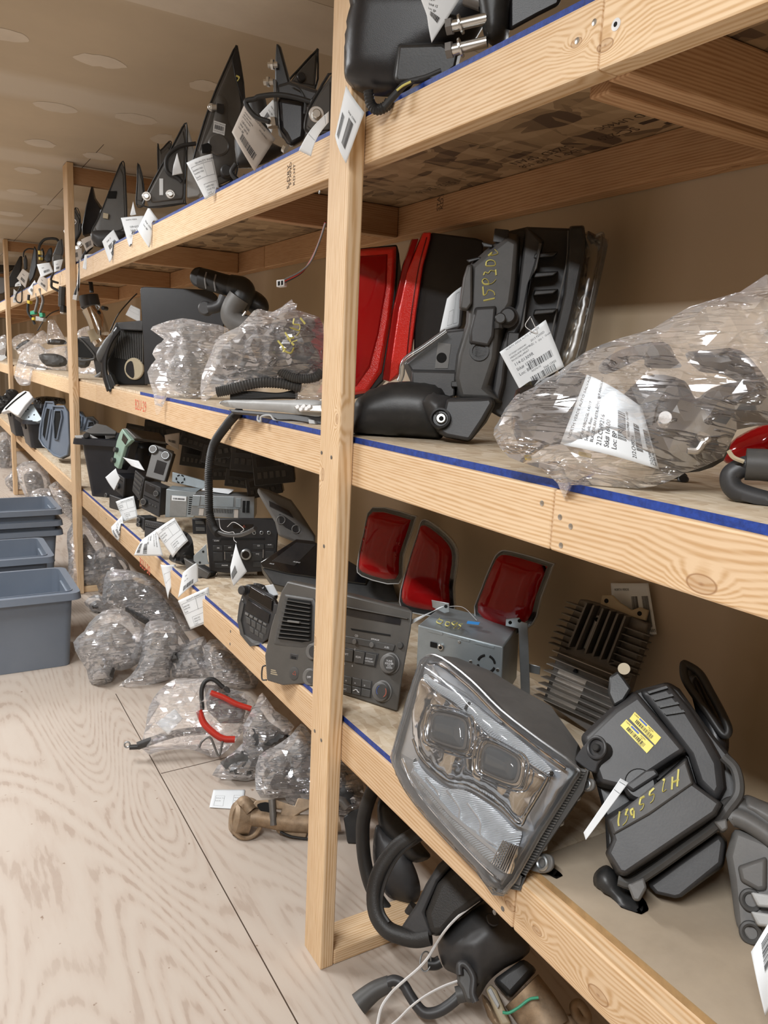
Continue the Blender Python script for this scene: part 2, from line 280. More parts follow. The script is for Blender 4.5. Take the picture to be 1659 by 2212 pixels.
def catmull(P, k=8, closed=False):
    P = [Vector(p) for p in P]; n = len(P)
    if n < 3: return [P[0].lerp(P[-1], i/k) for i in range(k+1)]
    out = []
    for i in range(n if closed else n-1):
        p0 = P[(i-1) % n] if closed or i > 0 else P[0]*2-P[1]; p1 = P[i]; p2 = P[(i+1) % n]
        p3 = P[(i+2) % n] if closed or i+2 < n else P[-1]*2-P[-2]
        for j in range(k):
            t = j/k; out.append(.5*((2*p1)+(p2-p0)*t+(2*p0-5*p1+4*p2-p3)*t*t+(3*p1-p0-3*p2+p3)*t**3))
    if not closed: out.append(P[-1])
    return out
def bm_tube(bm, path, r, n=10, closed=False, rib=0, pitch=.006, flat=1.0):
    if rib:
        q = [path[0]]; 
        for i in range(len(path)-1):
            d = (path[i+1]-path[i]).length; k = max(1, int(d/(pitch/2)+.5)); q += [path[i].lerp(path[i+1], j/k) for j in range(1, k+1)]
        path = q
    m = len(path); tang = []
    for i in range(m):
        a = path[(i-1) % m] if closed or i else path[0]; b = path[(i+1) % m] if closed or i < m-1 else path[-1]
        d = (b-a); tang.append(d.normalized() if d.length > 1e-9 else Vector((0, 0, 1)))
    u = tang[0].orthogonal().normalized(); rings = []
    for i in range(m):
        u = (u-tang[i]*u.dot(tang[i])); u = u.normalized() if u.length > 1e-6 else tang[i].orthogonal().normalized(); w = tang[i].cross(u)
        rr = r(i/(m-1)) if callable(r) else r
        if rib and i % 2: rr *= 1-rib
        rings.append([bm.verts.new(path[i]+u*math.cos(2*math.pi*k/n)*rr+w*math.sin(2*math.pi*k/n)*rr*flat) for k in range(n)])
    for i in range(m if closed else m-1):
        A, B = rings[i], rings[(i+1) % m]
        for k in range(n): bm.faces.new((A[k], A[(k+1) % n], B[(k+1) % n], B[k]))
    if not closed: bm.faces.new(rings[0][::-1]); bm.faces.new(rings[-1])
def bm_lathe(bm, O, ax, prof, n=24):
    """prof = [(radius, height)] around axis ax from O"""
    ax = Vector(ax).normalized(); u = ax.orthogonal().normalized(); w = ax.cross(u); rings = []
    for r, h in prof: rings.append([bm.verts.new(Vector(O)+ax*h+(u*math.cos(2*math.pi*k/n)+w*math.sin(2*math.pi*k/n))*max(r, 1e-5)) for k in range(n)])
    for A, B in zip(rings, rings[1:]):
        for k in range(n): bm.faces.new((A[k], A[(k+1) % n], B[(k+1) % n], B[k]))
    bm.faces.new(rings[0][::-1]); bm.faces.new(rings[-1])
def dist_poly(p, P):
    best = 1e9; n = len(P)
    for i in range(n):
        a = P[i]; b = P[(i+1) % n]; ab = b-a; t = max(0, min(1, (p-a).dot(ab)/max(ab.length_squared, 1e-12))); d = (a+ab*t-p).length
        if d < best: best = d
    return best
def inside(p, P):
    c = False; n = len(P); j = n-1
    for i in range(n):
        if (P[i].y > p.y) != (P[j].y > p.y) and p.x < (P[j].x-P[i].x)*(p.y-P[i].y)/(P[j].y-P[i].y)+P[i].x: c = not c
        j = i
    return c
def bm_inflate(bm, outline, h0, hf, hb, R, res, disp=None, prof=.5, weld=True):
    """pillow solid: outline in the plane, swelling hf towards the viewer and hb behind"""
    P = [Vector((p[0], p[1])) for p in outline]; Q = []
    for i in range(len(P)):
        a, b = P[i], P[(i+1) % len(P)]; k = max(1, int((b-a).length/res)); Q += [a.lerp(b, j/k) for j in range(k)]
    nb = len(Q); xs = [p.x for p in Q]; ys = [p.y for p in Q]; pts = list(Q); dd = [0.0]*nb
    y = min(ys); row = 0
    while y < max(ys):
        x = min(xs)+(res*.5 if row % 2 else 0)
        while x < max(xs):
            p = Vector((x+random.uniform(-.15, .15)*res, y+random.uniform(-.15, .15)*res))
            if inside(p, P):
                d = dist_poly(p, P)
                if d > res*.5: pts.append(p); dd.append(d)
            x += res
        y += res*.87; row += 1
    vs, es, fs, _, _, _ = geometry.delaunay_2d_cdt(pts, [(i, (i+1) % nb) for i in range(nb)], [list(range(nb))], 1, 1e-7)
    def sw(d): q = 1-min(d/R, 1); return (max(0, 1-q*q))**prof
    D2 = [dist_poly(v, P) for v in vs]; F = []; B = []
    for i, v in enumerate(vs):
        s = sw(D2[i]); e = disp(v.x, v.y, D2[i]) if disp else 0
        f = bm.verts.new((v.x, v.y, h0+hf*s+(e*min(1, D2[i]/(R*.3)))))
        F.append(f); B.append(f if D2[i] < 1e-6 else bm.verts.new((v.x, v.y, h0-hb*s-(e*.6*min(1, D2[i]/(R*.3))))))
    for f in fs:
        for L_, rev in ((F, 0), (B, 1)):
            a = [L_[i] for i in f]
            try: bm.faces.new(a[::-1] if rev else a)
            except ValueError: pass
_txt = {}
def text_tris(s, size=1.0, align='LEFT'):
    """letters as (verts, faces) in a flat plane, cap height about .7*size"""
    key = (s, align)
    if key not in _txt:
        c = D.curves.new('t', 'FONT'); c.body = s; c.align_x = align; c.resolution_u = 2; o = D.objects.new('t', c); COL.objects.link(o)
        dg = bpy.context.evaluated_depsgraph_get(); me = o.evaluated_get(dg).to_mesh()
        _txt[key] = ([tuple(v.co) for v in me.vertices], [tuple(p.vertices) for p in me.polygons])
        D.objects.remove(o); D.curves.remove(c)
    V, F = _txt[key]; return [(x*size, y*size) for x, y, z in V], F
# ---------------------------------------------------------------- things and their parts
class T:
    def __init__(s, name, label, cat, fr, group=None):
        s.fr = fr; e = D.objects.new(name, None); COL.objects.link(e); e.matrix_world = fr.M; e.empty_display_size = .05
        e['label'] = label; e['category'] = cat
        if group: e['group'] = group
        s.e = e; s.last = e; z = fr.O.z; s.zmin = max([l for l in (.0012, ZL+.0012, ZM+.0012, ZT+.0012) if l < z+.10] or [.0012])
    def pts(s, px, h=0):
        return [s.fr.l(*p[:2], (p[2] if len(p) > 2 else h)) for p in px]
    def put(s, name, bm, mat, sub=None, **k):
        Mi = s.fr.M.inverted()
        for v in bm.verts:
            w = s.fr.M @ v.co; c = w.copy()
            if w.x > .762 and w.z > s.zmin-.25 and not k.get('noclamp'):
                if w.x > .770 or s.zmin < .1: c.z = max(w.z, s.zmin)
            if w.x > 1.322 and w.z < 1.93: c.x = 1.322
            if c != w: v.co = Mi @ c
        k.pop('noclamp', None)
        o = link(name, bm, mat, parent=(sub or s.e), **k); s.last = o; return o
    def ext(s, name, mat, px, h0, h1, bev=.002, taper=None, sub=None, curve=0, **k):
        bm = bmesh.new(); a = s.pts(px, h1)
        if curve: a = catmull(a, curve, True)
        b = [Vector((p.x, p.y, h0)) for p in a]
        if taper:
            c = sum(a, Vector())/len(a); b = [Vector((c.x+(p.x-c.x)*taper, c.y+(p.y-c.y)*taper, h0)) for p in a]
        bm_prism(bm, b, [Vector((p.x, p.y, h1)) for p in a]); return s.put(name, bm, mat, sub, bev=bev, **k)
    def inf(s, name, mat, px, hf, hb=0, R=None, h=0, res=None, disp=None, prof=.5, curve=4, sub=None, **k):
        bm = bmesh.new(); a = s.pts(px, h)
        if curve: a = catmull(a, curve, True)
        w = min(max(p.x for p in a)-min(p.x for p in a), max(p.y for p in a)-min(p.y for p in a))
        R = (R*w if R else w*.5); res = (res or w/14)
        bm_inflate(bm, a, h, hf, hb or hf, R, res, disp, prof); return s.put(name, bm, mat, sub, smooth=k.pop('smooth', 1.2), **k)
    def cyl(s, name, mat, p, r, h0, h1, prof=None, n=24, sub=None, tilt=None, **k):
        bm = bmesh.new(); c = s.fr.l(p[0], p[1], (h0+h1)/2); c.z = 0
        if prof is None: e = min(r*.2, abs(h1-h0)*.3); prof = [(r, h0), (r, h1-e), (r-e, h1)]
        bm_lathe(bm, c, tilt or (0, 0, 1), prof, n); return s.put(name, bm, mat, sub, **k)
    def ring(s, name, mat, p, R, r, h, sub=None, sy=1.0, **k):
        bm = bmesh.new(); c = s.fr.l(p[0], p[1], h); bm_tube(bm, [c+Vector((math.cos(a)*R, math.sin(a)*R*sy, 0)) for a in [i*math.tau/36 for i in range(36)]], r, 8, True)
        return s.put(name, bm, mat, sub, **k)
    def tube(s, name, mat, px, r, h=0, k=8, n=10, closed=False, rib=0, pitch=.006, sub=None, flat=1.0, **kw):
        bm = bmesh.new(); bm_tube(bm, catmull(s.pts(px, h), k, closed), r, n, closed, rib, pitch, flat); return s.put(name, bm, mat, sub, **kw)
    def write(s, name, mat, strokes, h, r=.0016, sub=None):
        bm = bmesh.new()
        for st in strokes: bm_tube(bm, catmull(s.pts(st, h), 4), r, 6, flat=.35)
        return s.put(name, bm, mat, sub)
    def quad(s, c, h=0):
        """c = four picture corners TL TR BR BL -> f(u, v, dh), v downwards"""
        a, b, d, e = s.pts(c, h)
        def f(u, v, dh=0):
            p = (a*(1-u)+b*u)*(1-v)+(e*(1-u)+d*u)*v; return Vector((p.x, p.y, p.z+dh))
        f.w = ((b-a).length+(d-e).length)/2; f.h = ((e-a).length+(d-b).length)/2
        return f
    def qbox(s, name, mat, q, u0, v0, u1, v1, h0, h1, bev=.001, sub=None, **k):
        bm = bmesh.new(); c = [(u0, v1), (u1, v1), (u1, v0), (u0, v0)]
        bm_prism(bm, [q(*p, h0) for p in c], [q(*p, h1) for p in c]); return s.put(name, bm, mat, sub, bev=bev, **k)
    def qmany(s, name, mat, q, rects, h0, h1, sub=None, bev=0, **k):
        bm = bmesh.new()
        for u0, v0, u1, v1 in rects:
            c = [(u0, v1), (u1, v1), (u1, v0), (u0, v0)]; bm_prism(bm, [q(*p, h0) for p in c], [q(*p, h1) for p in c])
        return s.put(name, bm, mat, sub, bev=bev, **k)
    def qcyl(s, name, mat, q, u, v, r, h0, h1, n=28, sub=None, **k):
        bm = bmesh.new(); c = q(u, v); e = min(r*.18, abs(h1-h0)*.3)
        bm_lathe(bm, (c.x, c.y, c.z), (0, 0, 1), [(r, h0), (r, h1-e), (r-e, h1)], n); return s.put(name, bm, mat, sub, **k)
    def qtext(s, name, mat, q, items, h, sub=None):
        """items = (text, u, v, height as a share of the quad, align)"""
        bm = bmesh.new()
        for it in items:
            st, u, v, sz = it[:4]; al = it[4] if len(it) > 4 else 'LEFT'; asp = q.h/q.w
            V, F = text_tris(st, sz, al); vs = [bm.verts.new(q(u+x*asp, v-y, h)) for x, y in V]
            for f in F:
                try: bm.faces.new([vs[i] for i in f])
                except ValueError: pass
        return s.put(name, bm, mat, sub, smooth=0)
def bars(u0, u1, v0, v1, seed):
    r = random.Random(seed); out = []; u = u0
    while u < u1:
        w = (u1-u0)*r.choice((.012, .012, .024, .036)); out.append((u, v0, min(u+w, u1), v1)); u += w+(u1-u0)*r.choice((.012, .018, .03))
    return out
def tag(label, c, fr=None, X=None, Y=None, mat='paper', curl=.012, items=(), bc=(), boxes=(), seed=0, name='paper_tag', cat='tag', group='white paper stock tags', h=0, ax='u', string=None, ink='ink', curl2=0):
    """a curled paper tag; c = picture corners TL TR BR BL as the print reads"""
    if fr is None: fr = Fr(c[3], X=X, Y=Y)
    e = T(name, label, cat, fr, group); q = e.quad(c, h)
    def f(u, v, dh=0):
        p = q(u, v); w = (u if ax == 'u' else v); p.z += curl*math.sin(math.pi*w)+curl2*(v if ax == 'u' else u)**2+dh
        return p
    bm = bmesh.new(); nu, nv = 12, 12
    g = [[bm.verts.new(f(i/nu, j/nv)) for i in range(nu+1)] for j in range(nv+1)]
    for j in range(nv):
        for i in range(nu): bm.faces.new((g[j][i], g[j+1][i], g[j+1][i+1], g[j][i+1]))
    o = e.put('sheet', bm, mat, smooth=1.5); sm = o.modifiers.new('s', 'SOLIDIFY'); sm.thickness = .0005; sm.offset = -1
    bm = bmesh.new(); asp = q.h/max(q.w, 1e-6); k = .0007
    for it in items:
        st, u, v, sz = it[:4]; V, F = text_tris(st, sz); vs = [bm.verts.new(f(u+x*asp, v-y, k)) for x, y in V]
        for ff in F:
            try: bm.faces.new([vs[i] for i in ff])
            except ValueError: pass
    rr = []
    for i, (u0, v0, u1, v1) in enumerate(bc): rr += bars(u0, u1, v0, v1, seed+i)
    for (u0, v0, u1, v1) in boxes:
        t = .006; rr += [(u0, v0, u1, v0+t), (u0, v1-t, u1, v1), (u0, v0, u0+t, v1), (u1-t, v0, u1, v1)]
    for u0, v0, u1, v1 in rr:
        m = max(1, int((u1-u0)/.15)); mv = max(1, int((v1-v0)/.15))
        for a in range(m):
            for b in range(mv):
                ua, ub = u0+(u1-u0)*a/m, u0+(u1-u0)*(a+1)/m; va, vb = v0+(v1-v0)*b/mv, v0+(v1-v0)*(b+1)/mv
                bm.faces.new([bm.verts.new(f(x, y, k)) for x, y in ((ua, vb), (ub, vb), (ub, va), (ua, va))])
    if len(bm.faces): e.put('print', bm, ink, smooth=0)
    else: bm.free()
    if string:
        e.tube('string', 'white_plastic', string, .0007, n=5)
    return e
def folds(seed, amp, kx=None, freq=16):
    """flat facets between straight creases, radiating from kx if given"""
    rnd = random.Random(seed)
    def d(x, y, dd):
        if kx is not None:
            a = math.atan2(y-kx[1], x-kx[0]); r = math.hypot(x-kx[0], y-kx[1]); v = noise.noise(Vector((a*freq*.3, r*3, seed)))
        else: v = noise.noise(Vector((x*freq*.8+y*freq*.3, y*freq*.3, seed)))
        return amp*(1.6*v+rnd.uniform(-.55, .55))
    return d
def bag(label, px, fr, thick=.09, knot=None, seed=1, res=.020, mat='bag', amp=.013, R=.5, neck=None, group='clear plastic bags', back=None, marks=None, freq=16, name='plastic_bag'):
    e = T(name, label, 'bag', fr, group)
    kk = None
    if knot: k = fr.l(*knot, 0); kk = (k.x, k.y)
    fs = folds(seed, amp*.75, kk, freq); res = max(res, .019)
    e.inf('film', mat, px, thick, back or thick*.8, R=R, res=res, disp=fs, prof=.55, curve=2, smooth=.22)
    if neck: e.tube('knot', mat, neck, lambda t: .006+.014*abs(t-.45), h=thick*.3, n=9)
    return e
def lump(label, px, fr, thick=.05, seed=1, mat='charcoal', amp=.018, name='bagged_part', cat='car part', res=.012, h=0, R=.35, cv=3, group='parts inside the bags', freq=22):
    def d(x, y, dd): q = noise.voronoi(Vector((x*freq*1.2, y*freq*1.2, seed)))[0]; return amp*(noise.noise(Vector((x*freq*.6, y*freq*.6, seed)))*1.2+1.3*(q[1]-q[0])+.5*noise.noise(Vector((x*freq*5, y*freq*5, seed)))-.4)
    e = T(name, label, cat, fr, group); e.inf('body', mat, px, thick, thick, R=R, res=res, disp=d, curve=cv, h=h, smooth=.35); return e
# ================================================================ the room
def struct(name, mat, boxes, smooth=0):
    bm = bmesh.new()
    for b in boxes: bm_box(bm, *b)
    o = link(name, bm, mat, smooth=smooth); o['kind'] = 'structure'; return o
XW = 1.328; ZC = 2.405
struct('floor', 'plywood_floor', [(-3.2, 4.2, -2.6, 17, -.05, 0)])
struct('ceiling', 'drywall_ceiling', [(-3.2, 4.2, -2.6, 17, ZC, ZC+.05)])
struct('wall_right', 'drywall_wall', [(XW, XW+.1, -2.6, 17, 0, 1.93)])
struct('wall_far', 'drywall_wall', [(4.2, 4.3, -2.6, 17, 0, ZC)])
struct('wall_left', 'drywall_wall', [(-3.2, -3.1, -2.6, 17, 0, ZC)])
struct('wall_back', 'drywall_wall', [(-3.1, 4.2, 16.9, 17, 0, ZC)])
struct('wall_front', 'drywall_wall', [(-3.1, 4.2, -2.6, -2.5, 0, ZC)])
# floor sheet joints and ceiling joint line
jb = []
fa, fb = at(585, 1505, Z=0), at(300, 1180, Z=0)
for y in (-.6, .62, 1.84, 3.06, 4.28, 5.5, 6.7): pass
_s = [at(*p, Z=0) for p in ((250, 1499), (348, 1671), (500, 1950), (575, 2088))]; _x = at(475, 1640, Z=0)
def seam(n, a, b, w=.0015):
    d = (b-a).cross(Vector((0, 0, 1))).normalized()*w; bm = bmesh.new(); bm_prism(bm, [a-d, b-d, b+d, a+d], [v+Vector((0, 0, .0006)) for v in (a-d, b-d, b+d, a+d)]); o = link(n, bm, 'stamp', smooth=0); o['kind'] = 'structure'
seam('trim_1', _s[0], _s[3]+(_s[3]-_s[0])*.25); seam('trim_2', _s[1], _s[1]+(_x-_s[1])*4)
_b = at(566, 45, Z=ZC)
bm = bmesh.new(); bm_box(bm, -1.2, 4.1, 2.20, 2.52, ZC-.0012, ZC-.0002); o = link('trim_20', bm, 'mud', smooth=0); o['kind'] = 'structure'
struct('trim_3', 'stamp', [(.832, .835, 4.2, 16, ZC-.0006, ZC)])
# joint compound dabs over the screws, in rows across the ceiling
def dab(x, y, rx, ry, seed):
    bm = bmesh.new(); n = 22; ring = [bm.verts.new((x+math.cos(a*math.tau/n)*rx*(1+.22*noise.noise(Vector((a*.9, seed, 0)))), y+math.sin(a*math.tau/n)*ry*(1+.3*noise.noise(Vector((a*.7, seed, 5)))), ZC-.0008)) for a in range(n)]
    c = bm.verts.new((x, y, ZC-.0022))
    for i in range(n): bm.faces.new((ring[i], ring[(i+1) % n], c))
    return link('joint_compound', bm, 'mud', smooth=1.4)
for i, (px, py, rx) in enumerate([(12, 75, .07), (215, 132, .085), (440, 185, .05), (120, 232, .085), (295, 257, .09), (88, 310, .07), (212, 338, .075), (60, 368, .07), (175, 385, .06), (350, 300, .05), (48, 415, .09), (110, 448, .07), (20, 462, .1)]):
    p = at(px, py, Z=ZC); o = dab(p.x, p.y, rx, .055+.004*i, i*1.7); o['kind'] = 'structure'; o.name = 'trim_%d' % (i+4)
# ================================================================ the shelving
XF = .772; XP = .737; W = .089; TH = .038
rk = D.objects.new('shelving_rack', None); COL.objects.link(rk); rk.location = (0, 0, 0)
rk['label'] = 'long three tier pine timber shelving rack with blue painted deck edges along the wall'; rk['category'] = 'shelving'
def timber(name, x0, x1, y0, y1, z0, z1, mat, label=None, sub=None, bev=.0035):
    bm = bmesh.new(); bm_box(bm, x0, x1, y0, y1, z0, z1); return link(name, bm, mat, parent=sub or rk, bev=bev, smooth=0, label=label)
posts = [(1.420, 1.511), (4.69, 4.825), (8.28, 8.40), (11.9, 12.0)]
for i, (a, b) in enumerate(posts):
    timber('post', XP, XF-.001, a, b, 0, ZC-.002, 'pine_Z')
    timber('base_plate', XF, XW-.045, (a+b)/2-.045, (a+b)/2+.045, 0.001, .038, 'pine_X')
    if i: timber('top_plate', XF, XW-.045, (a+b)/2-.019, (a+b)/2+.019, ZC-.10, ZC-.012, 'joist_pine')
YJ = .835
rails = {}
for nm, zt in (('low', ZL-.012), ('mid', ZM-.012), ('top', ZT-.012)):
    z0, z1 = zt-.089, zt
    jy = {'low': .824, 'mid': .816, 'top': .805}[nm]
    segs = [(-.9, jy-.0008), (jy+.0008, 4.2), (4.203, 8.4), (8.403, 14)]
    rails[nm] = [timber('front_rail', XF, XF+.038, a, b, z0, z1, 'pine_Y') for a, b in segs]
    for a, b in ((-.9, 3.2), (3.203, 7.4), (7.403, 14)): timber('back_rail', XW-.044-.038 if False else 1.276, 1.276+.048, a, b, z0, z1, 'back_pine') if nm != 'x' else None
    js = {'top': [.15, .787, 2.12, 3.51, 4.64, 6.0, 7.3, 8.7, 9.9, 11.1], 'mid': [.3, .8, 1.465, 2.07, 2.68, 3.3, 3.9, 4.76], 'low': [1.465, 2.7, 3.9, 4.76]}[nm]
    for y in js: timber('joist', XF+.039, 1.275, y, y+.038, z0, z1-.001, 'joist_pine')
    if nm == 'top': timber('joist', XF+.06, 1.275, .842, .88, z0-.004, z1-.03, 'joist_pine')
    # decks: sheets lying on the rails, front edge painted blue
    z2 = zt+.012
    cuts = {'top': [-.9, 1.44, 3.88, 6.32, 8.76, 14], 'mid': [-.9, 1.46, 3.30, 4.70, 7.2, 14], 'low': [-.9, .84, 3.0, 4.7, 7.2, 14]}[nm]
    for i, (a, b) in enumerate(zip(cuts, cuts[1:])):
        plainy = (nm == 'low' and (i == 0 or i > 2)) or (nm == 'mid' and i >= 2)
        x0 = XF+.008 if not (nm == 'low' and i == 0) else XF+.031
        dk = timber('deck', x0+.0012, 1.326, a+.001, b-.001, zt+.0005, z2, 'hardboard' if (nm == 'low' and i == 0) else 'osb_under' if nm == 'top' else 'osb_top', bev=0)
        if not plainy: timber('painted_edge', x0, x0+.0011, a+.001, b-.001, zt+.0003, z2+.0002, 'blue_paint', 'blue painted front edge', sub=dk, bev=0)
        elif nm == 'low' and i == 0: timber('raw_edge', x0, x0+.0011, a+.001, b-.001, zt+.0003, z2+.0002, 'mdf', 'brown raw board edge', sub=dk, bev=0)
def rtext(sub, name, mat, s, px, X, size, rot=0):
    """writing lying on a rail or post face, placed where the photo shows it"""
    p = at(*px, X=X); V, F = text_tris(s, size); bm = bmesh.new(); c, sn = math.cos(rot), math.sin(rot)
    vs = [bm.verts.new((X-.0006, p.y-(x*c-y*sn), p.z+(x*sn+y*c))) for x, y in V]
    for f in F:
        try: bm.faces.new([vs[i] for i in f])
        except ValueError: pass
    return link(name, bm, mat, parent=sub, smooth=0)
rtext(rails['mid'][1], 'writing', 'red_ink', 'B2U-29', (292, 884), XF, .062)
rtext(rails['low'][1], 'writing', 'red_ink', 'B2U-30', (302, 1222), XF, .058)
rtext(rails['top'][1], 'grade_stamp', 'stamp', 'S-DRY', (625, 408), XF, .02, math.pi/2)
rtext(rails['top'][1], 'grade_stamp', 'stamp', 'STAND', (629, 400), XF, .016, math.pi/2)
rtext(rails['top'][1], 'grade_stamp', 'stamp', 'KD.HT', (637, 400), XF, .016, math.pi/2)

for (px, py), X, k in (((1331, 53), XF, 1), ((1284, 48), XF, 0), ((1247, 88), XF, 0), ((1171, 1087), XF, 0), ((1210, 1117), XF, 0), ((1233, 1137), XF, 0), ((1212, 1178), XF, 0), ((497, 948), XF, 0), ((498, 925), XF, 0), ((498, 1364), XF, 0), ((497, 1391), XF, 0), ((695, 978), XP, 0), ((716, 988), XP, 0), ((680, 1579), XP, 0), ((694, 1599), XP, 0), ((700, 1180), XP, 0), ((1068, 1971), XF, 0), ((1086, 1963), XF, 0), ((230, 1120), XF, 0), ((690, 415), XF, 0)):
    p = at(px, py, X=X); bm = bmesh.new(); r = .0075 if k else .0042
    bm_lathe(bm, (X-.0012, p.y, p.z), (1, 0, 0), [(r*.5, 0), (r, .0006), (r, .0016)], 14); sc = link('screw', bm, 'white_plastic' if k else 'bolt_metal' if px > 1100 else 'alu_dark', parent=rk)
    if k: bm = bmesh.new(); bm_lathe(bm, (X-.0016, p.y, p.z), (1, 0, 0), [(.003, 0), (.003, .001)], 12); link('screw_head', bm, 'hole', parent=sc)
# faded ink printing on the underside of the top deck and on the rear rail
def under(s, y, x, size):
    V, F = text_tris(s, size); bm = bmesh.new(); vs = [bm.verts.new((x+b, y+a, ZT-.012+.0002)) for a, b in V]
    for f in F:
        try: bm.faces.new([vs[i] for i in f])
        except ValueError: pass
    link('deck_stamp', bm, 'stamp', parent=rk, smooth=0)
for s_, y_, x_, z_ in (('1 / 5/12 / 24/16', 1.70, 1.20, .035), ('SIZED  SPAN', 1.32, 1.20, .035), ('EXP 1  PRP 108', 1.33, 1.235, .03), ('HUD UM40C', 1.05, 1.16, .028), ('SC-229', 1.15, 1.21, .035), ('TC0', .94, 1.12, .05)): under(s_, y_, x_, z_)
for y0, y1, x0, x1 in ((1.0, 1.13, 1.20, 1.214), (1.0, 1.1, 1.235, 1.25), (.885, .93, 1.15, 1.24)):
    bm = bmesh.new(); bm_box(bm, x0, x1, y0, y1, ZT-.0121, ZT-.0118); link('deck_stamp', bm, 'stamp', parent=rk, smooth=0)
rtext(rk, 'grade_stamp', 'stamp', 'STAND', (950, 455), 1.276, .022, math.pi/2); rtext(rk, 'grade_stamp', 'stamp', 'KD.HT', (957, 452), 1.276, .022, math.pi/2)
# ================================================================ low shelf, near bay
def conv(x0, y0, s): return lambda *v: [(x0+s*v[i], y0+s*v[i+1]) for i in range(0, len(v), 2)]
def _loft(s, name, mat, A, hA, B, hB, bev=.003, sub=None, curve=0, **k):
    a = s.pts(A, hA); b = s.pts(B, hB)
    if curve: a = catmull(a, curve, True); b = catmull(b, curve, True)
    bm = bmesh.new(); bm_prism(bm, b, a); return s.put(name, bm, mat, sub, bev=bev, **k)
T.loft = _loft
c5 = conv(820, 1380, .3014); c6 = conv(1140, 1240, .3256); c4 = conv(500, 1130, .446)
# ---- clear headlamp leaning over the front rail
a = math.radians(24)
fh = Fr((1085, 1930), X=.738, n=(-math.cos(a), -.06, math.sin(a)))
t = T('headlamp', 'big clear headlamp with two square projector lenses leaning over the low front rail', 'headlamp', fh)
OUT = c5(340,125, 450,140, 660,300, 870,510, 1140,720, 1410,920, 1390,1020, 1150,1400, 880,1830, 700,1660, 420,1370, 200,1100, 108,910, 112,820, 190,540, 280,250)
BCK = c5(470,120, 560,135, 800,225, 1000,345, 1230,470, 1440,770, 1480,930, 1240,1350, 1010,1790, 830,1640, 600,1380, 420,1120, 330,930, 320,820, 380,540, 430,250)
t.loft('housing', 'grey', OUT, -.026, BCK, -.15, bev=.006, smooth=.5)
t.ext('rim', 'light_grey', OUT, -.026, -.018, .002)
t.loft('reflector_tray', 'satin_chrome', c5(345,165, 440,180, 640,340, 850,550, 1120,760, 1350,925, 1330,1020, 1110,1380, 870,1760, 700,1590, 440,1310, 240,1060, 150,900, 155,820, 225,550, 300,280), -.017, OUT, -.022, bev=.001, smooth=.5)
t.inf('chrome_bezel', 'chrome', c5(310,260, 470,330, 700,530, 900,700, 1200,960, 1180,1050, 1060,1250, 1000,1330, 850,1190, 640,1060, 480,1020, 300,860, 240,720, 240,520), .014, .004, h=-.016, R=.25, res=.008, disp=lambda x, y, d: .005*noise.noise(Vector((x*28, y*28, 3)))+.0025*noise.noise(Vector((x*80, y*50, 7))), smooth=1.5)
for nm, px, sd in (('upper', (400,505, 590,545, 650,610, 645,770, 600,820, 380,750, 335,690, 355,550), 1), ('lower', (780,725, 960,810, 1030,880, 1020,1010, 960,1060, 760,985, 700,930, 720,770), 2)):
    P = c5(*px); cx = sum(p[0] for p in P)/8; cy = sum(p[1] for p in P)/8
    def scl(k): return [(cx+(x-cx)*k, cy+(y-cy)*k) for x, y in P]
    cup = t.loft('projector_frame', 'chrome', scl(1.0), .004, scl(1.22), -.012, bev=.002, curve=3, smooth=.5)
    t.ext('recess', 'hole', scl(.86), .003, .0046, 0, curve=3, sub=cup)
    t.loft('inner_bezel', 'alu_dark', scl(.80), .0052, scl(.86), .0045, bev=.001, curve=3, sub=cup)
    t.inf('projector_lens', 'glassy', scl(.74), .012, .002, h=.005, R=.5, sub=cup, smooth=1.5)
t.inf('signal_strip', 'ribbed_chrome', c5(330,250, 420,320, 600,420, 760,540, 1000,720, 1230,930, 1210,985, 1010,850, 780,680, 590,500, 400,370, 320,300), .008, .003, h=-.004, R=.5, res=.01, smooth=1.5)
t.loft('brow_bar', 'satin_chrome', c5(360,170, 450,170, 640,330, 860,545, 860,600, 620,400, 430,280), -.001, c5(345,150, 460,150, 660,320, 890,560, 880,620, 620,420, 420,300), -.016, bev=.003)
t.inf('ribbed_reflector', 'ribbed_chrome', c5(250,850, 330,960, 480,1070, 600,1080, 800,1200, 960,1360, 1020,1400, 930,1640, 860,1660, 620,1440, 400,1200, 260,1010), .010, .003, h=-.012, R=.35, res=.008, disp=lambda x, y, d: .004*abs(noise.noise(Vector((x*45, y*45, 2)))), smooth=.6)
t.loft('light_guide', 'satin_chrome', c5(240,930, 520,1250, 850,1520, 850,1560, 500,1270, 230,960), .002, c5(235,925, 525,1245, 855,1515, 855,1565, 495,1275, 225,960), -.012, bev=.001)
q = t.quad(c5(890,1440, 1010,1490, 930,1690, 800,1610), .0)
t.qmany('vertical_ribs', 'chrome', q, [(i/9+.01, 0, i/9+.07, 1) for i in range(9)], -.008, .003, bev=.001)
for nm_, P_, r_, h_ in (('bezel_highlight', c5(240,720, 300,860, 480,1020, 640,1060, 850,1190, 1000,1330, 1060,1250, 1180,1050, 1210,985), .0028, .002), ('strip_highlight', c5(330,300, 400,370, 590,500, 780,680, 1010,850, 1210,985), .002, .004), ('top_highlight', c5(345,180, 440,195, 640,350, 850,560, 1110,770, 1330,930), .0024, .0), ('lower_highlight', c5(165,860, 250,1060, 440,1300, 700,1580, 870,1740), .0024, -.004)):
    t.tube(nm_, 'chrome', P_, r_, h=h_, n=8)  # thin chrome tubes along the edges stand in for bright highlights
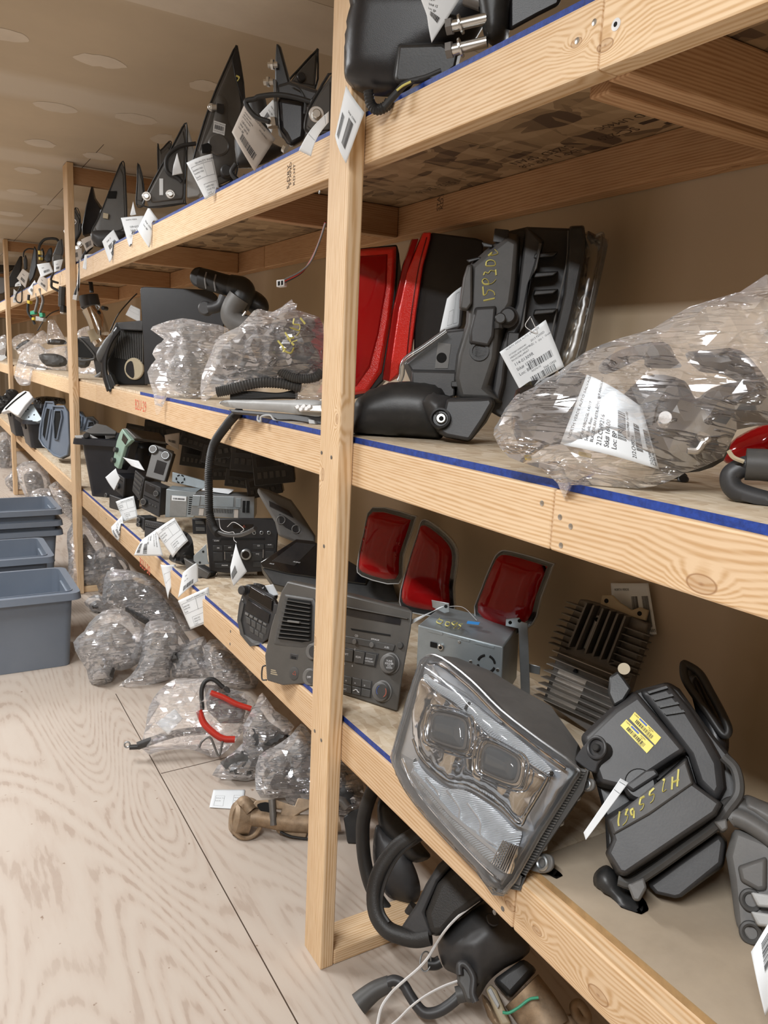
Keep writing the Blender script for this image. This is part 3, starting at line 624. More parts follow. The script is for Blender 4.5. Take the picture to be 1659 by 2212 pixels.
for px_ in ((400,505, 590,545, 650,610, 645,770, 600,820, 380,750, 335,690, 355,550), (780,725, 960,810, 1030,880, 1020,1010, 960,1060, 760,985, 700,930, 720,770)):
    P_ = c5(*px_); cx_ = sum(p[0] for p in P_)/8; cy_ = sum(p[1] for p in P_)/8
    for k_, r_ in ((1.02, .0022), (1.2, .0016)): t.tube('projector_highlight', 'chrome', [(cx_+(x-cx_)*k_, cy_+(y-cy_)*k_) for x, y in P_], r_, h=.005, closed=True, n=8)  # added chrome outlines imitate the highlights around each projector
for i_ in range(3): t.tube('facet_edge', 'satin_chrome', c5(330+150*i_,1000+90*i_, 420+150*i_,1110+100*i_, 430+150*i_,1190+110*i_, 560+140*i_,1290+100*i_), .002, h=-.001, n=6)
t.tube('lens_rim_highlight', 'hazy_clear', OUT, .0035, h=-.014, closed=True, n=8, k=3)  # hazy tube modelled in place of the highlight on the lens outline
t.inf('clear_lens', 'clear', OUT, .032, .0, h=-.016, R=.16, res=.011, curve=2, smooth=1.5)
t.ext('lens_lip', 'clear', OUT, -.03, -.017, .001)
t.loft('ribbed_side', 'dark_grey', c5(1410,920, 1500,940, 1460,1090, 1060,1680, 1010,1810, 900,1790), -.028, c5(1430,930, 1510,955, 1470,1100, 1070,1690, 1020,1815, 930,1790), -.06, bev=.001)
q = t.quad(c5(1420,935, 1490,950, 1000,1800, 920,1770), -.0275)
t.qmany('side_ribs', 'grey', q, [(.08, i/46, .92, i/46+.010) for i in range(46)], 0, .002)
for (x, y), r, nm in ((c5(1485,1042)[0], .011, 'mounting_ear'), (c5(1165,1605)[0], .017, 'mounting_ear')):
    s = .9 if r < .015 else 1.3
    e = t.ext(nm, 'grey', [(x-34*s, y-18*s), (x-10*s, y-17*s), (x+12*s, y-13*s), (x+17*s, y), (x+12*s, y+13*s), (x-6*s, y+17*s), (x-34*s, y+6*s)], -.05, -.043, .002, curve=3)
    t.ring('bushing', 'steel', (x, y), r*.55, r*.2, -.042, sub=e)
e = t.ext('top_bracket', 'charcoal', c5(1400,850, 1480,740, 1540,715, 1610,750, 1620,820, 1560,900, 1530,960, 1420,890), -.075, -.055, .003, curve=3)
t.ring('boss', 'charcoal', c5(1555,780)[0], .016, .003, -.053, sub=e); t.cyl('pin', 'black', c5(1555,780)[0], .006, -.056, -.047, sub=e)
e = t.ext('foot_bracket', 'rubber', c5(1010,1720, 1150,1700, 1240,1740, 1262,1790, 1240,1812, 1130,1800, 1020,1770), -.085, -.07, .003, curve=3)
q = t.quad(c5(1130,600, 1180,605, 1400,790, 1345,775), -.125)
t.qbox('sticker', 'paper', q, 0, 0, 1, 1, -.002, .045, bev=0)
for i in range(3): t.ext('clip', 'light_grey', c5(1380+-120*i, 1110+180*i, 1420-120*i, 1090+180*i, 1415-120*i, 1150+180*i, 1385-120*i, 1165+180*i), -.045, -.035, .001)

# ---- heat-sinked amplifier
fa_ = Fr((1215, 1500), X=1.20, n=(-.93, -.3, .22))
t = T('amplifier', 'silver finned heat-sink amplifier leaning on the wall behind the headlamp', 'amplifier', fa_)
t.ext('case', 'alu_dark', c6(345,165, 480,200, 640,260, 800,330, 700,640, 590,1000, 420,1060, 100,840, 160,640, 260,330), -.035, 0, .003)
q = t.quad(c6(345,165, 830,330, 560,1060, 60,830), 0)
t.qmany('long_fin', 'alu', q, [(.0, v, .97, v+.008) for v in [.50, .565, .63, .695, .76, .82, .88, .94]], -.002, .028)
t.qmany('side_fin', 'alu_dark', q, [(.72, v, 1.06, v+.008) for v in [.09, .15, .21, .27, .33, .39, .44]], -.002, .022)
t.qmany('side_fin', 'alu_dark', q, [(-.1, v, .15, v+.008) for v in [.05, .1, .16, .22, .28, .34, .4, .45]], -.002, .022)
t.qmany('upright_fin', 'alu_dark', q, [(u, .0, u+.025, .42) for u in (.17, .27, .40, .5, .6, .70)], -.002, .03)
t.qbox('label_plate', 'alu', q, .31, .08, .385, .40, 0, .006)
for u, v in ((.34, .12), (.33, .62)): t.qcyl('screw_hole', 'hole', q, u, v, .005, .004, .0075)
e = t.ext('mounting_tab', 'tan_plastic', c6(490,140, 560,140, 610,190, 690,240, 740,220, 800,240, 780,310, 640,270, 480,200), -.012, -.004, .002)
for c in c6(522,178, 742,262): t.cyl('tab_hole', 'hole', c, .005, -.005, -.003, sub=e)
t.qmany('bright_plate', 'alu', q, [(.12, .66, .5, .97)], -.001, .003)
tag('white stock tag hanging behind the finned amplifier, barcode 16005', c6(550,60, 800,60, 855,400, 580,420), fr=Fr((1360, 1370), X=1.31, n=(-1, 0, .02)), items=[('NORTH VERDE', .1, .14, .06), ('Stk# 16005', .62, .95, .08)], bc=[(.55, .25, .7, .6), (.8, .25, .95, .85)], curl=.004, seed=3)
# ---- black air box with yellow stickers
fb_ = Fr((1420, 1990), Z=ZL, lean=.62)
t = T('air_filter_box', 'large black plastic air filter box with yellow stickers and yellow marker numbers', 'air box', fb_)
ALL = c6(720,770, 930,712, 1010,760, 1180,1000, 1360,1220, 1430,1420, 1330,1640, 700,2080, 600,2020, 520,1850, 510,1620, 440,1350, 350,1080, 560,880)
SM = c6(760,800, 930,750, 990,790, 1150,1020, 1320,1240, 1370,1410, 1290,1590, 700,1990, 640,1960, 570,1800, 560,1600, 500,1350, 410,1100, 590,910)
t.loft('body', 'black', ALL, -.03, SM, -.16, bev=.006, smooth=.5)
t.loft('upper_cover', 'charcoal', c6(730,800, 1045,1170, 980,1210, 800,1330, 640,1420, 480,1380, 380,1090, 580,900), .022, c6(710,765, 1075,1190, 1000,1235, 800,1360, 640,1460, 450,1410, 345,1075, 570,865), -.03, bev=.006)
t.loft('side_cover', 'charcoal', c6(760,790, 930,740, 1060,900, 1200,1120, 1270,1250, 1290,1420, 1250,1500, 1130,1380, 1070,1200), -.002, c6(725,770, 930,712, 1080,880, 1230,1100, 1310,1240, 1330,1420, 1270,1540, 1120,1410, 1060,1200), -.03, bev=.008)
w = t.loft('front_cover', 'charcoal', c6(530,1630, 800,1460, 1050,1230, 1100,1390, 1280,1520, 1240,1590, 650,1990, 610,1980, 530,1850, 570,1760), .05, c6(505,1610, 790,1430, 1055,1200, 1120,1400, 1310,1530, 1270,1620, 650,2030, 590,2010, 510,1850, 555,1770), -.03, bev=.007)
t.loft('ledge', 'dark_grey', c6(545,1635, 1045,1240, 1095,1390, 810,1590, 575,1725), .0545, c6(535,1635, 1045,1235, 1100,1392, 810,1600, 565,1735), .05, bev=.003)
t.tube('flange', 'dark_grey', c6(600,2030, 680,2050, 800,1985, 1020,1830, 1240,1670, 1330,1560, 1400,1450, 1380,1300, 1300,1210), .008, h=.006, n=8)
t.loft('lower_lid', 'charcoal', c6(790,2060, 1270,1720, 1310,1780, 1290,1930, 1020,2150, 980,2160, 850,2130), -.015, c6(770,2040, 1270,1700, 1330,1770, 1300,1950, 1010,2170, 960,2170, 830,2130), -.09, bev=.006)
for px in (c6(660,2060, 770,2010, 790,2080, 740,2170, 700,2165), c6(1230,1640, 1320,1620, 1330,1690, 1290,1710)):
    t.ext('latch', 'grey', px, -.01, .022, .003)
t.inf('snout', 'black', c6(440,1990, 520,1930, 590,1990, 620,2080, 700,2150, 760,2210, 790,2290, 770,2370, 700,2330, 640,2310, 580,2270, 560,2190, 450,2090), .028, .03, h=-.03, R=.35, res=.008)
t.loft('duct_neck', 'charcoal', c6(650,1400, 780,1300, 840,1290, 870,1330, 700,1440), .03, c6(640,1420, 780,1320, 850,1300, 880,1345, 690,1470), .015, bev=.003)
t.cyl('collar', 'black', c6(745,1400)[0], .026, -.01, .024, n=28)
t.tube('snorkel_rim', 'black', c6(1035,610, 1050,600, 1140,660, 1210,780, 1300,950, 1330,1040, 1290,1060, 1180,900, 1080,760, 1040,680), .007, h=-.06, closed=True)
t.inf('snorkel', 'black_clean', c6(1040,620, 1130,670, 1210,800, 1290,950, 1330,1050, 1330,1180, 1280,1210, 1200,1180, 1150,1050, 1090,820), .02, .03, h=-.085, R=.4, res=.01)
t.loft('outlet', 'black', c6(540,680, 600,640, 640,690, 690,760, 640,840, 570,880, 530,790), .0, c6(545,690, 600,655, 640,700, 690,770, 640,845, 575,885, 535,800), -.05, bev=.004)
t.cyl('outlet_plug', 'tan_plastic', c6(640,640)[0], .012, -.01, .012, prof=[(.004, -.01), (.008, .004), (.010, .012)])
t.qmany('rib', 'black', t.quad(c6(760,770, 940,710, 1110,960, 930,980), 0), [(.1, .1+.22*i, .8, .16+.22*i) for i in range(4)], -.004, .004)
for i, cc in enumerate((c6(710,915, 885,1085, 845,1135, 675,960), c6(655,965, 835,1140, 790,1190, 615,1005))):
    q = t.quad(cc, .0225); e = t.qbox('sticker', 'yellow', q, 0, 0, 1, 1, -.003, .0008+.0004*i, bev=0)
    t.qmany('barcode', 'ink', q, bars(.18, .82, .45, .85, 11+i), .0002, .0011+.0004*i, sub=e)
    t.qmany('stripe', 'blue_ink', q, [(.22, .08, .5, .28)], .0002, .0011+.0004*i, sub=e)
    t.qtext('print', 'ink', q, [('CAPA', .03, .28, .24), ('CERTIFIED', .55, .22, .16), ('PART', .6, .38, .14), ('LZ09143A1', .62, .97, .13)], .0013+.0004*i, sub=e)
W = lambda *v: c6(*v)
t.write('marker_writing', 'yellow_ink', [W(610,1575, 600,1640, 604,1672), W(660,1560, 648,1600, 665,1600, 655,1640, 630,1668), W(650,1570, 668,1560), W(700,1555, 682,1570, 690,1600, 706,1585, 700,1550), W(704,1570, 703,1620),
    W(748,1490, 742,1530, 770,1525, 762,1555, 745,1570), W(748,1490, 775,1475), W(812,1440, 808,1470, 838,1460, 832,1500, 812,1520), W(812,1445, 838,1420), W(895,1370, 910,1360, 900,1400, 895,1445, 920,1430), W(960,1345, 955,1430), W(1000,1295, 990,1410), W(955,1385, 1005,1365)], .0555, .0019, sub=None)
tag('narrow edge-on white tag propped in front of the air filter box', c6(615,1355, 668,1385, 385,1765, 370,1715), fr=Fr((1258, 1812), Z=ZL+.06, lean=.5, push=-.10), boxes=[(.1, .05, .9, .2)], items=[], curl=.006, ax='v')
# ---- grey resonator at the right edge, cut by the frame
fr_ = Fr((1650, 2050), Z=ZL, lean=.55)
c7 = conv(1250, 1640, .2585)
t = T('air_resonator', 'grey dusty moulded air resonator at the right edge of the low shelf', 'air duct', fr_)
t.loft('body', 'grey', c7(1290,560, 1660,700, 1800,900, 1800,1800, 1560,1760, 1440,1600, 1370,1560, 1300,1400, 1260,1000, 1225,800), .0, c7(1330,620, 1660,740, 1760,900, 1760,1700, 1560,1660, 1460,1520, 1400,1480, 1340,1340, 1300,1000, 1275,800), -.12, bev=.01)
t.tube('neck_ring', 'dark_grey', c7(1245,430, 1300,400, 1420,430, 1560,520, 1700,620), .016, h=-.01)
t.tube('neck_ring', 'grey', c7(1250,500, 1290,480, 1400,520, 1560,620, 1700,740), .014, h=.0)
t.inf('neck', 'grey', c7(1330,380, 1390,300, 1500,330, 1700,440, 1800,700, 1600,640, 1430,520, 1330,470), .04, .04, h=-.03, R=.5)
t.loft('panel', 'grey', c7(1340,900, 1560,830, 1560,1080, 1500,1090, 1360,1010), .012, c7(1320,890, 1580,800, 1580,1110, 1500,1110, 1350,1030), 0, bev=.004)
for y in (1170, 1330): t.loft('vane', 'light_grey', c7(1440,y-60, 1700,y-20, 1700,y+80, 1500,y+60), .03, c7(1430,y-60, 1700,y-20, 1700,y+90, 1490,y+70), .0, bev=.003)
for y in (1180, 1450): t.ring('port', 'dark_grey', c7(1440,y)[0], .012, .004, .002)
tag('white tag hanging by its tip at the bottom right edge', conv(1250, 1640, .2585)(1700,1180, 1700,1900, 1560,2150, 1440,1610), fr=Fr((1655, 2190), Z=ZL, lean=.4, push=-.09), bc=[(.1, .4, .5, .7)], items=[('212', .1, .3, .08)], curl=.006, seed=9)
# ---- silver cd changer with handwritten 6095
fc = Fr((1020, 1560), Z=ZL, edge=((905, 1360), (1100, 1385)) if False else None, lean=.05, n=None)
fc = Fr((920, 1540), Z=ZL+.01, edge=((905, 1350), (1088, 1380)), lean=.04)
t = T('disc_changer', 'grey steel disc changer box with yellow marker number and mounting ears', 'car stereo', fc)
q = t.quad([(903, 1350), (1087, 1397), (1082, 1500), (898, 1470)], 0)
t.qbox('case', 'blue_steel', q, 0, 0, 1, 1.25, -.19, 0, bev=.003)
t.qmany('folded_seam', 'blue_steel', q, [(.12, .02, .3, .07), (.36, .03, .62, .07), (.68, .04, .9, .08)], 0, .002)
t.qmany('slot', 'hole', q, [(.16, .24, .24, .33)], .0005, .003); t.qcyl('aerial_socket', 'bolt_metal', q, .29, .29, .007, 0, .008); t.qcyl('aerial_hole', 'hole', q, .29, .29, .004, .006, .0085)
t.qmany('connector', 'hole', q, [(.17, .68, .33, .82)], .0005, .003); t.qmany('blue_clip', 'tape_blue', q, [(.30, .7, .36, .8)], .003, .006)
for k in range(4):
    bm = bmesh.new(); c = q(.82, .42); P = [c+Vector((math.cos(a)*.019, math.sin(a)*.019, .002)) for a in [k*math.pi/2+.25+i*.17 for i in range(7)]]
    bm_tube(bm, P, .0025, 6); t.put('fan_slot', bm, 'hole')
for u, v in ((.64, .45), (.5, .12), (.95, .5)): t.qcyl('screw', 'bolt_metal', q, u, v, .0035, 0, .003)
bm = bmesh.new(); bm_box(bm, *[0]*6) if False else None; bm.free()
E1 = t.ext('mounting_ear', 'steel', [(932, 1296), (970, 1303), (971, 1322), (960, 1325), (934, 1312)], -.10, -.098, .001)
t.cyl('hole', 'hole', (963, 1310), .004, -.099, -.096, sub=E1)
E2 = t.ext('mounting_ear', 'steel', [(1093, 1337), (1122, 1334), (1125, 1342), (1140, 1347), (1145, 1500), (1125, 1500), (1120, 1358), (1092, 1352)], -.10, -.098, .001)
for c in ((1102, 1345), (1122, 1341)): t.cyl('hole', 'hole', c, .004, -.099, -.096, sub=E2)
t.ext('mounting_ear', 'steel', [(1140, 1433), (1167, 1440), (1166, 1458), (1140, 1452)], -.13, -.128, .001)
# writing on the top face
def topface(px, z=None):
    p = at(px[0], px[1], Z=t.fr.O.z+q(0, 0).y+.0015 if z is None else z); v = p-t.fr.O; return Vector((v.dot(t.fr.u), v.dot(t.fr.v), v.dot(t.fr.n)))
bm = bmesh.new()
for st in ([(950, 1335), (943, 1343), (952, 1347), (957, 1341), (948, 1338)], [(964, 1343), (962, 1350), (969, 1352), (972, 1345), (964, 1343)], [(984, 1342), (976, 1345), (981, 1350), (988, 1345), (986, 1352), (980, 1357)], [(1000, 1348), (991, 1349), (996, 1353), (990, 1358)]):
    bm_tube(bm, catmull([topface(p) for p in st], 4), .0014, 5, flat=.5)
t.put('marker_writing', bm, 'yellow_ink')
bm = bmesh.new(); bm_prism(bm, [topface(p) for p in [(1010, 1342), (1037, 1345), (1034, 1350), (1008, 1347)]], [topface(p)+Vector((0, .001, 0)) for p in [(1010, 1342), (1037, 1345), (1034, 1350), (1008, 1347)]]); t.put('blue_tape', bm, 'tape_blue')
tag('white tag standing out sideways from the steel disc changer ear', [(965, 1307), (948, 1312), (845, 1374), (872, 1345)], fr=Fr((870, 1372), Z=ZL+.16, lean=.2), items=[], boxes=[(.1, .1, .9, .5)], curl=.008, ax='v', string=[(962, 1310, 0), (1000, 1312, 0), (1030, 1340, 0)])
# ---- dash bezel with air vent and climate dials
fd = Fr((862, 1540), Z=ZL+.002, edge=((628, 1257), (893, 1325)), lean=.26)
c8 = conv(500, 1130, .446)
t = T('dash_bezel', 'wide grey car dashboard centre panel with vent, stereo buttons and climate dials', 'dashboard panel', fd)
OD = c8(270,280, 560,345, 880,425, 870,520, 830,740, 805,918, 600,870, 380,825, 250,790, 170,765, 160,640, 190,500, 240,330)
OB = c8(300,275, 560,330, 860,410, 850,520, 810,740, 790,880, 600,840, 380,795, 260,760, 190,730, 185,640, 210,500, 265,330)
t.loft('panel', 'bezel_grey', OD, 0, OB, -.035, bev=.005, smooth=.5)
t.loft('chassis', 'charcoal', c8(580,380, 850,440, 800,860, 560,810), -.03, c8(600,390, 850,440, 810,800, 600,760), -.13, bev=.003)
v = t.loft('vent_frame', 'dark_grey', c8(265,350, 395,370, 400,400, 395,590, 340,600, 215,580, 220,540), .004, c8(255,340, 405,362, 415,400, 405,605, 340,615, 200,590, 210,540), -.001, bev=.004, curve=0)
t.ext('vent_cavity', 'hole', c8(272,362, 385,378, 390,400, 385,570, 340,578, 225,560, 232,530), .003, .0052, .002, sub=v)
q = t.quad(c8(272,362, 387,382, 380,575, 225,560), .005)
t.qmany('louvre', 'dark_grey', q, [(-.02, i/10+.045, 1.02, i/10+.068) for i in range(10)], .001, .008, sub=v); t.qbox('louvre_tab', 'grey', q, .3, .52, .72, .57, .006, .014, sub=v)
q = t.quad(c8(400,380, 848,465, 840,505, 400,425), 0); t.qbox('display_recess', 'screen', q, .1, .05, .95, .85, 0, .002); t.qbox('display_hood', 'bezel_grey', q, .05, -.15, 1.02, -.02, 0, .006)
q = t.quad(c8(400,480, 770,540, 770,548, 400,490), 0); t.qbox('disc_slot', 'hole', q, .3, 0, 1, 1, 0, .0015, bev=0)
def dial(c, r, mat2, nm='dial', txt=None, sc=1):
    b = t.cyl(nm, 'grey', c, r, 0, .016, prof=[(r*1.12, 0), (r*1.1, .004), (r, .005), (r*.97, .015), (r*.86, .017)], n=32)
    t.cyl('dial_face', mat2, c, r*.74, .0165, .0185, sub=b, n=32)
    if txt:
        qq = t.quad([(c[0]-20*sc, c[1]-20*sc), (c[0]+20*sc, c[1]-17*sc), (c[0]+20*sc, c[1]+21*sc), (c[0]-20*sc, c[1]+18*sc)], .0188)
        t.qtext('dial_lettering', 'white_ink', qq, txt, .0004, sub=b)
    return b
dial(c8(765,680)[0], .0225, 'dark_grey', 'tune_knob', [('TUNE', .5, .38, .2, 'CENTER'), ('FOLDER', .5, .56, .2, 'CENTER'), ('PUSH', .5, .7, .13, 'CENTER'), ('SOUND', .5, .84, .15, 'CENTER')], .8)
b = dial(c8(727,815)[0], .0225, 'dark_grey', 'temperature_dial')
for mat_, a0 in (('blue_ink', 2.2), ('red_ink', -.9)):
    bm = bmesh.new(); c = t.fr.l(*c8(727,815)[0], .018); bm_tube(bm, [Vector((c.x+math.cos(a0+i*.17)*.013, c.y+math.sin(a0+i*.17)*.013, .0188)) for i in range(11)], .0007, 5); t.put('scale_mark', bm, mat_, b)
dial(c8(398,622)[0], .020, 'charcoal', 'volume_knob'); dial(c8(385,745)[0], .0215, 'dark_grey', 'fan_dial', [('OFF', .35, .6, .25, 'CENTER')], .7)
hz = t.cyl('hazard_button', 'dark_grey', c8(305,728)[0], .017, 0, .007, prof=[(.0185, 0), (.018, .003), (.0165, .004), (.016, .006), (.011, .0075)], n=28)
c = t.fr.l(*c8(305,728)[0], .0077); bm = bmesh.new(); bm_tube(bm, [Vector((c.x+math.cos(a_)*.006, c.y+math.sin(a_)*.006, .0078)) for a_ in (math.pi/2, math.pi/2+2.09, math.pi/2+4.19)], .0006, 5, True); t.put('triangle_mark', bm, 'red_ink', hz)
q = t.quad(c8(290,630, 328,638, 324,664, 286,656), 0); k_ = t.qbox('cup_latch', 'charcoal', q, 0, 0, 1, 1, 0, .004, bev=.001); t.qbox('latch_hole', 'hole', q, .2, .45, .8, .9, .004, .0046, sub=k_)
q = t.quad(c8(192,708, 235,716, 232,744, 190,735), 0); t.qmany('grille_slot', 'tan_plastic', q, [(0, i*.33, 1, i*.33+.17) for i in range(3)], 0, .0008)
q = t.quad(c8(550,540, 870,600, 855,640, 550,585), 0)
t.qbox('button_bar', 'dark_grey', q, -.1, .1, .78, .85, 0, .004, bev=.0015)
t.qtext('lettering', 'white_ink', q, [('CD', .17, -.02, .32), ('XM/AUX', .42, .0, .28), ('A.SEL', .64, .62, .28)], .0045)
for u in (.18, .45): t.qcyl('button', 'grey', q, u, .55, .0065, .003, .008)
t.qcyl('release_button', 'dark_grey', q, .855, .05, .0075, 0, .006)
q = t.quad(c8(545,600, 715,632, 700,700, 545,672), 0)
t.qbox('button_block', 'charcoal', q, -.05, 0, 1, 1, 0, .003, bev=.001)
t.qmany('preset_button', 'dark_grey', q, [(i/3+.01, .08, i/3+.31, .9) for i in range(3)], .003, .006, bev=.001)
t.qtext('lettering', 'white_ink', q, [('RPT', .06, .5, .2), ('RDM', .40, .55, .2), ('SEEK/SKIP', .68, .5, .14), ('CATEGORY', .68, .68, .14), ('5', .05, 1.15, .2), ('6', .3, 1.2, .2), ('2', .02, .06, .2), ('3', .34, .06, .2)], .0065)
q = t.quad(c8(545,735, 685,765, 678,848, 545,820), 0)
t.qbox('button_block', 'charcoal', q, -.03, 0, 1, 1, 0, .003, bev=.001)
t.qmany('climate_button', 'dark_grey', q, [(i/3+.01, j*.5+.02, i/3+.32, j*.5+.46) for i in range(3) for j in range(2)], .003, .006, bev=.001)
t.qtext('lettering', 'white_ink', q, [('A/C', .04, .82, .14), ('=', .1, .35, .2), ('=', .42, .38, .2), ('=', .75, .4, .2)], .0065)
bm = bmesh.new(); c = q(.5, .75); bm_tube(bm, [c+Vector((x*.001, y*.001, .0066)) for x, y in ((-9, -1), (-6, 0), (-3, 3), (2, 3), (5, 0), (9, -1))], .0012, 5); t.put('recirculate_mark', bm, 'white_ink')
for y in (390, 555): t.ext('side_clip', 'charcoal', c8(205,y, 222,y+5, 215,y+50, 200,y+45), -.02, .0, .001)
t.tube('side_clip', 'charcoal', c8(165,690, 150,700, 148,755, 170,760), .002, h=-.01)
# ---- tail lamps along the wall
def tail(label, px, h, p0, Z=ZL, push=0, lean=.06, nrm=None, inner=None, streak=()):
    f = Fr(p0, X=1.20, n=nrm or (-.86, -.5, .15)); t = T('tail_lamp', label, 'tail light', f, 'red tail lamps along the wall')
    cx = sum(p[0] for p in px)/len(px); cy = sum(p[1] for p in px)/len(px)
    s = lambda k, dx=0: [(cx+(x-cx)*k+dx, cy+(y-cy)*k) for x, y in px]
    t.loft('housing', 'black', s(.99), -.008, s(.9), -.055, bev=.004, curve=3)
    t.ext('clear_rim', 'clear', s(1.0), -.008, .004, .002, curve=3)
    t.tube('rim_highlight', 'light_grey', s(.985), .0016, h=.004, closed=True, n=6, k=3)  # pale line painted in for the bright edge of the clear rim
    t.ext('backing', 'red_dark', s(.88, -4), -.006, .003, .002, curve=3)
    for st in streak: t.tube('light_bar', 'red_lens', [(x, y) for x, y in st], .006, h=.009, n=6)
    t.inf('red_lens', 'red_lens', s(.86, -4), .016, .001, h=.005, R=.3, curve=3, smooth=1.5); return t
tail('red tail lamp directly right of the near post on the low shelf', [(805, 1095), (890, 1112), (897, 1125), (872, 1200), (862, 1262), (780, 1245), (772, 1215), (785, 1150)], 0, (872, 1250), streak=[[(790, 1140), (870, 1150)], [(785, 1165), (865, 1175)], [(782, 1190), (858, 1200)]])
tail('tall red tail lamp with a rounded top, middle of three on the low shelf', [(912, 1122), (935, 1130), (975, 1165), (988, 1200), (980, 1270), (975, 1330), (890, 1325), (862, 1300), (880, 1220), (902, 1150)], 0, (975, 1328), streak=[[(915, 1160), (938, 1165)], [(900, 1190), (932, 1196)], [(893, 1220), (925, 1228)], [(888, 1250), (920, 1256)]])
tail('red tail lamp between the disc changer and the amplifier', [(1077, 1192), (1105, 1190), (1190, 1215), (1194, 1225), (1170, 1290), (1150, 1350), (1090, 1375), (1025, 1330), (1040, 1270), (1060, 1220)], 0, (1150, 1378), streak=[[(1075, 1220), (1160, 1245)], [(1065, 1245), (1150, 1270)], [(1055, 1270), (1145, 1295)], [(1045, 1300), (1135, 1320)]])
# ---- navigation unit and bracket behind the post
fn = Fr((700, 1270), Z=ZL+.06, lean=.55)
t = T('navigation_unit', 'black navigation head unit lying tilted screen up beside the near post', 'car stereo', fn)
t.ext('screen_panel', 'gloss_black', [(640, 1164), (676, 1168), (760, 1215), (800, 1240), (790, 1262), (700, 1250), (620, 1238), (567, 1225), (562, 1214)], -.008, .008, .003)
t.ext('case', 'black', [(640, 1170), (790, 1240), (850, 1262), (862, 1300), (760, 1300), (640, 1275), (590, 1262), (563, 1222)], -.09, -.008, .003)
q = t.quad([(640, 1168), (690, 1173), (628, 1236), (568, 1222)], .008); t.qbox('display', 'screen', q, .08, .06, .92, .8, 0, .001); t.qtext('lettering', 'white_ink', q, [('AUDIO', .75, .7, .05), ('AUX', .1, .9, .05)], .0015)
E_ = t.ext('bracket', 'steel', c8(600,290, 740,275, 790,300, 770,330, 830,400, 700,380, 620,330), -.02, -.016, .001)
for c in c8(655,320, 700,310, 745,305, 700,355): t.cyl('bracket_hole', 'hole', c, .009, -.017, -.0145, sub=E_)
# ================================================================ middle shelf, near bay
c9 = conv(740, 460, .3496); cB = conv(1040, 600, .3731)
# red tail lamps standing behind the post
f = Fr((800, 850), X=1.12, n=(-.72, -.69, .05))
t = T('tail_lamp', 'tall bright red tail lamp partly behind the near post on the middle shelf', 'tail light', f, 'red tail lamps on the middle shelf')
t.loft('housing', 'black', [(740, 540), (857, 528), (862, 545), (850, 700), (836, 815), (800, 850), (740, 870)], -.004, [(740, 545), (860, 535), (868, 600), (858, 720), (842, 815), (810, 850), (740, 865)], -.07, bev=.004)
t.loft('red_lens', 'retro_red', [(738, 545), (850, 538), (848, 600), (838, 690), (818, 800), (790, 842), (738, 850)], .012, [(735, 540), (858, 531), (856, 600), (846, 690), (826, 805), (794, 850), (735, 860)], -.004, bev=.004)
t.loft('side_lens', 'red_lens', [(740, 560), (835, 552), (832, 620), (815, 720), (797, 790), (770, 830), (740, 835)], .0165, [(740, 555), (838, 548), (836, 620), (819, 720), (800, 795), (770, 836), (740, 842)], .011, bev=.002)
f = Fr((900, 850), X=1.17, n=(-.80, -.6, .06))
t = T('tail_lamp', 'tail lamp with red ribbed edge and tall black housing left of the black headlamp', 'tail light', f, 'red tail lamps on the middle shelf')
t.loft('housing', 'black_clean', c9(545,120, 820,155, 870,170, 870,280, 800,330, 760,480, 740,700, 640,800, 440,900, 440,700, 470,400), -.002, c9(560,130, 850,165, 900,180, 900,280, 830,330, 800,480, 760,700, 660,800, 450,890, 460,700, 480,400), -.08, bev=.005)
t.loft('red_lens', 'retro_red', c9(500,122, 545,120, 540,160, 495,330, 455,600, 420,880, 350,940, 345,990, 290,1040, 305,900, 345,620, 400,370, 470,200), .012, c9(495,118, 552,118, 548,160, 503,330, 463,600, 430,880, 360,950, 350,1020, 282,1050, 298,900, 338,620, 393,370, 462,190), -.01, bev=.003)
t.loft('outer_lens', 'red_lens', c9(430,165, 468,160, 400,370, 345,620, 310,880, 290,1040, 250,1030, 275,880, 315,600, 375,330), .004, c9(425,160, 472,158, 405,370, 350,620, 315,880, 294,1045, 243,1035, 268,880, 308,600, 370,320), -.04, bev=.003)
t.tube('lens_seam', 'red_dark', c9(520,150, 470,340, 425,620, 395,900), .0016, h=.0125, n=6)
# black headlamp assembly seen from its back and side
f = Fr((1130, 930), Z=ZM, edge=((870, 925), (1100, 960)), lean=.12, push=.0)
f = Fr((1080, 900), X=1.05, n=(-.62, -.76, .12))
t = T('headlamp', 'black headlamp standing on end with yellow number 1595 and clear lens at its right', 'headlamp', f)
t.loft('body', 'charcoal', c9(1030,110, 1140,85, 1400,95, 1490,90, 1500,250, 1440,560, 1340,960, 1180,1160, 980,1270, 860,1200, 700,1150, 690,950, 770,700, 790,420, 870,240), -.03, c9(1050,120, 1160,100, 1400,105, 1470,100, 1480,250, 1420,560, 1320,960, 1180,1150, 1000,1240, 880,1180, 730,1120, 720,950, 800,700, 810,420, 890,240), -.13, bev=.006)
t.loft('back_cover', 'dark_grey', c9(1020,150, 1080,180, 1060,420, 1040,560, 960,700, 940,900, 880,1080, 960,1150, 730,1140, 700,1020, 720,880, 780,680, 800,330, 880,260), .03, c9(1025,120, 1100,130, 1090,430, 1080,600, 1030,740, 1000,900, 960,1100, 1000,1180, 700,1160, 685,1010, 700,880, 760,680, 780,320, 870,240), -.03, bev=.007)
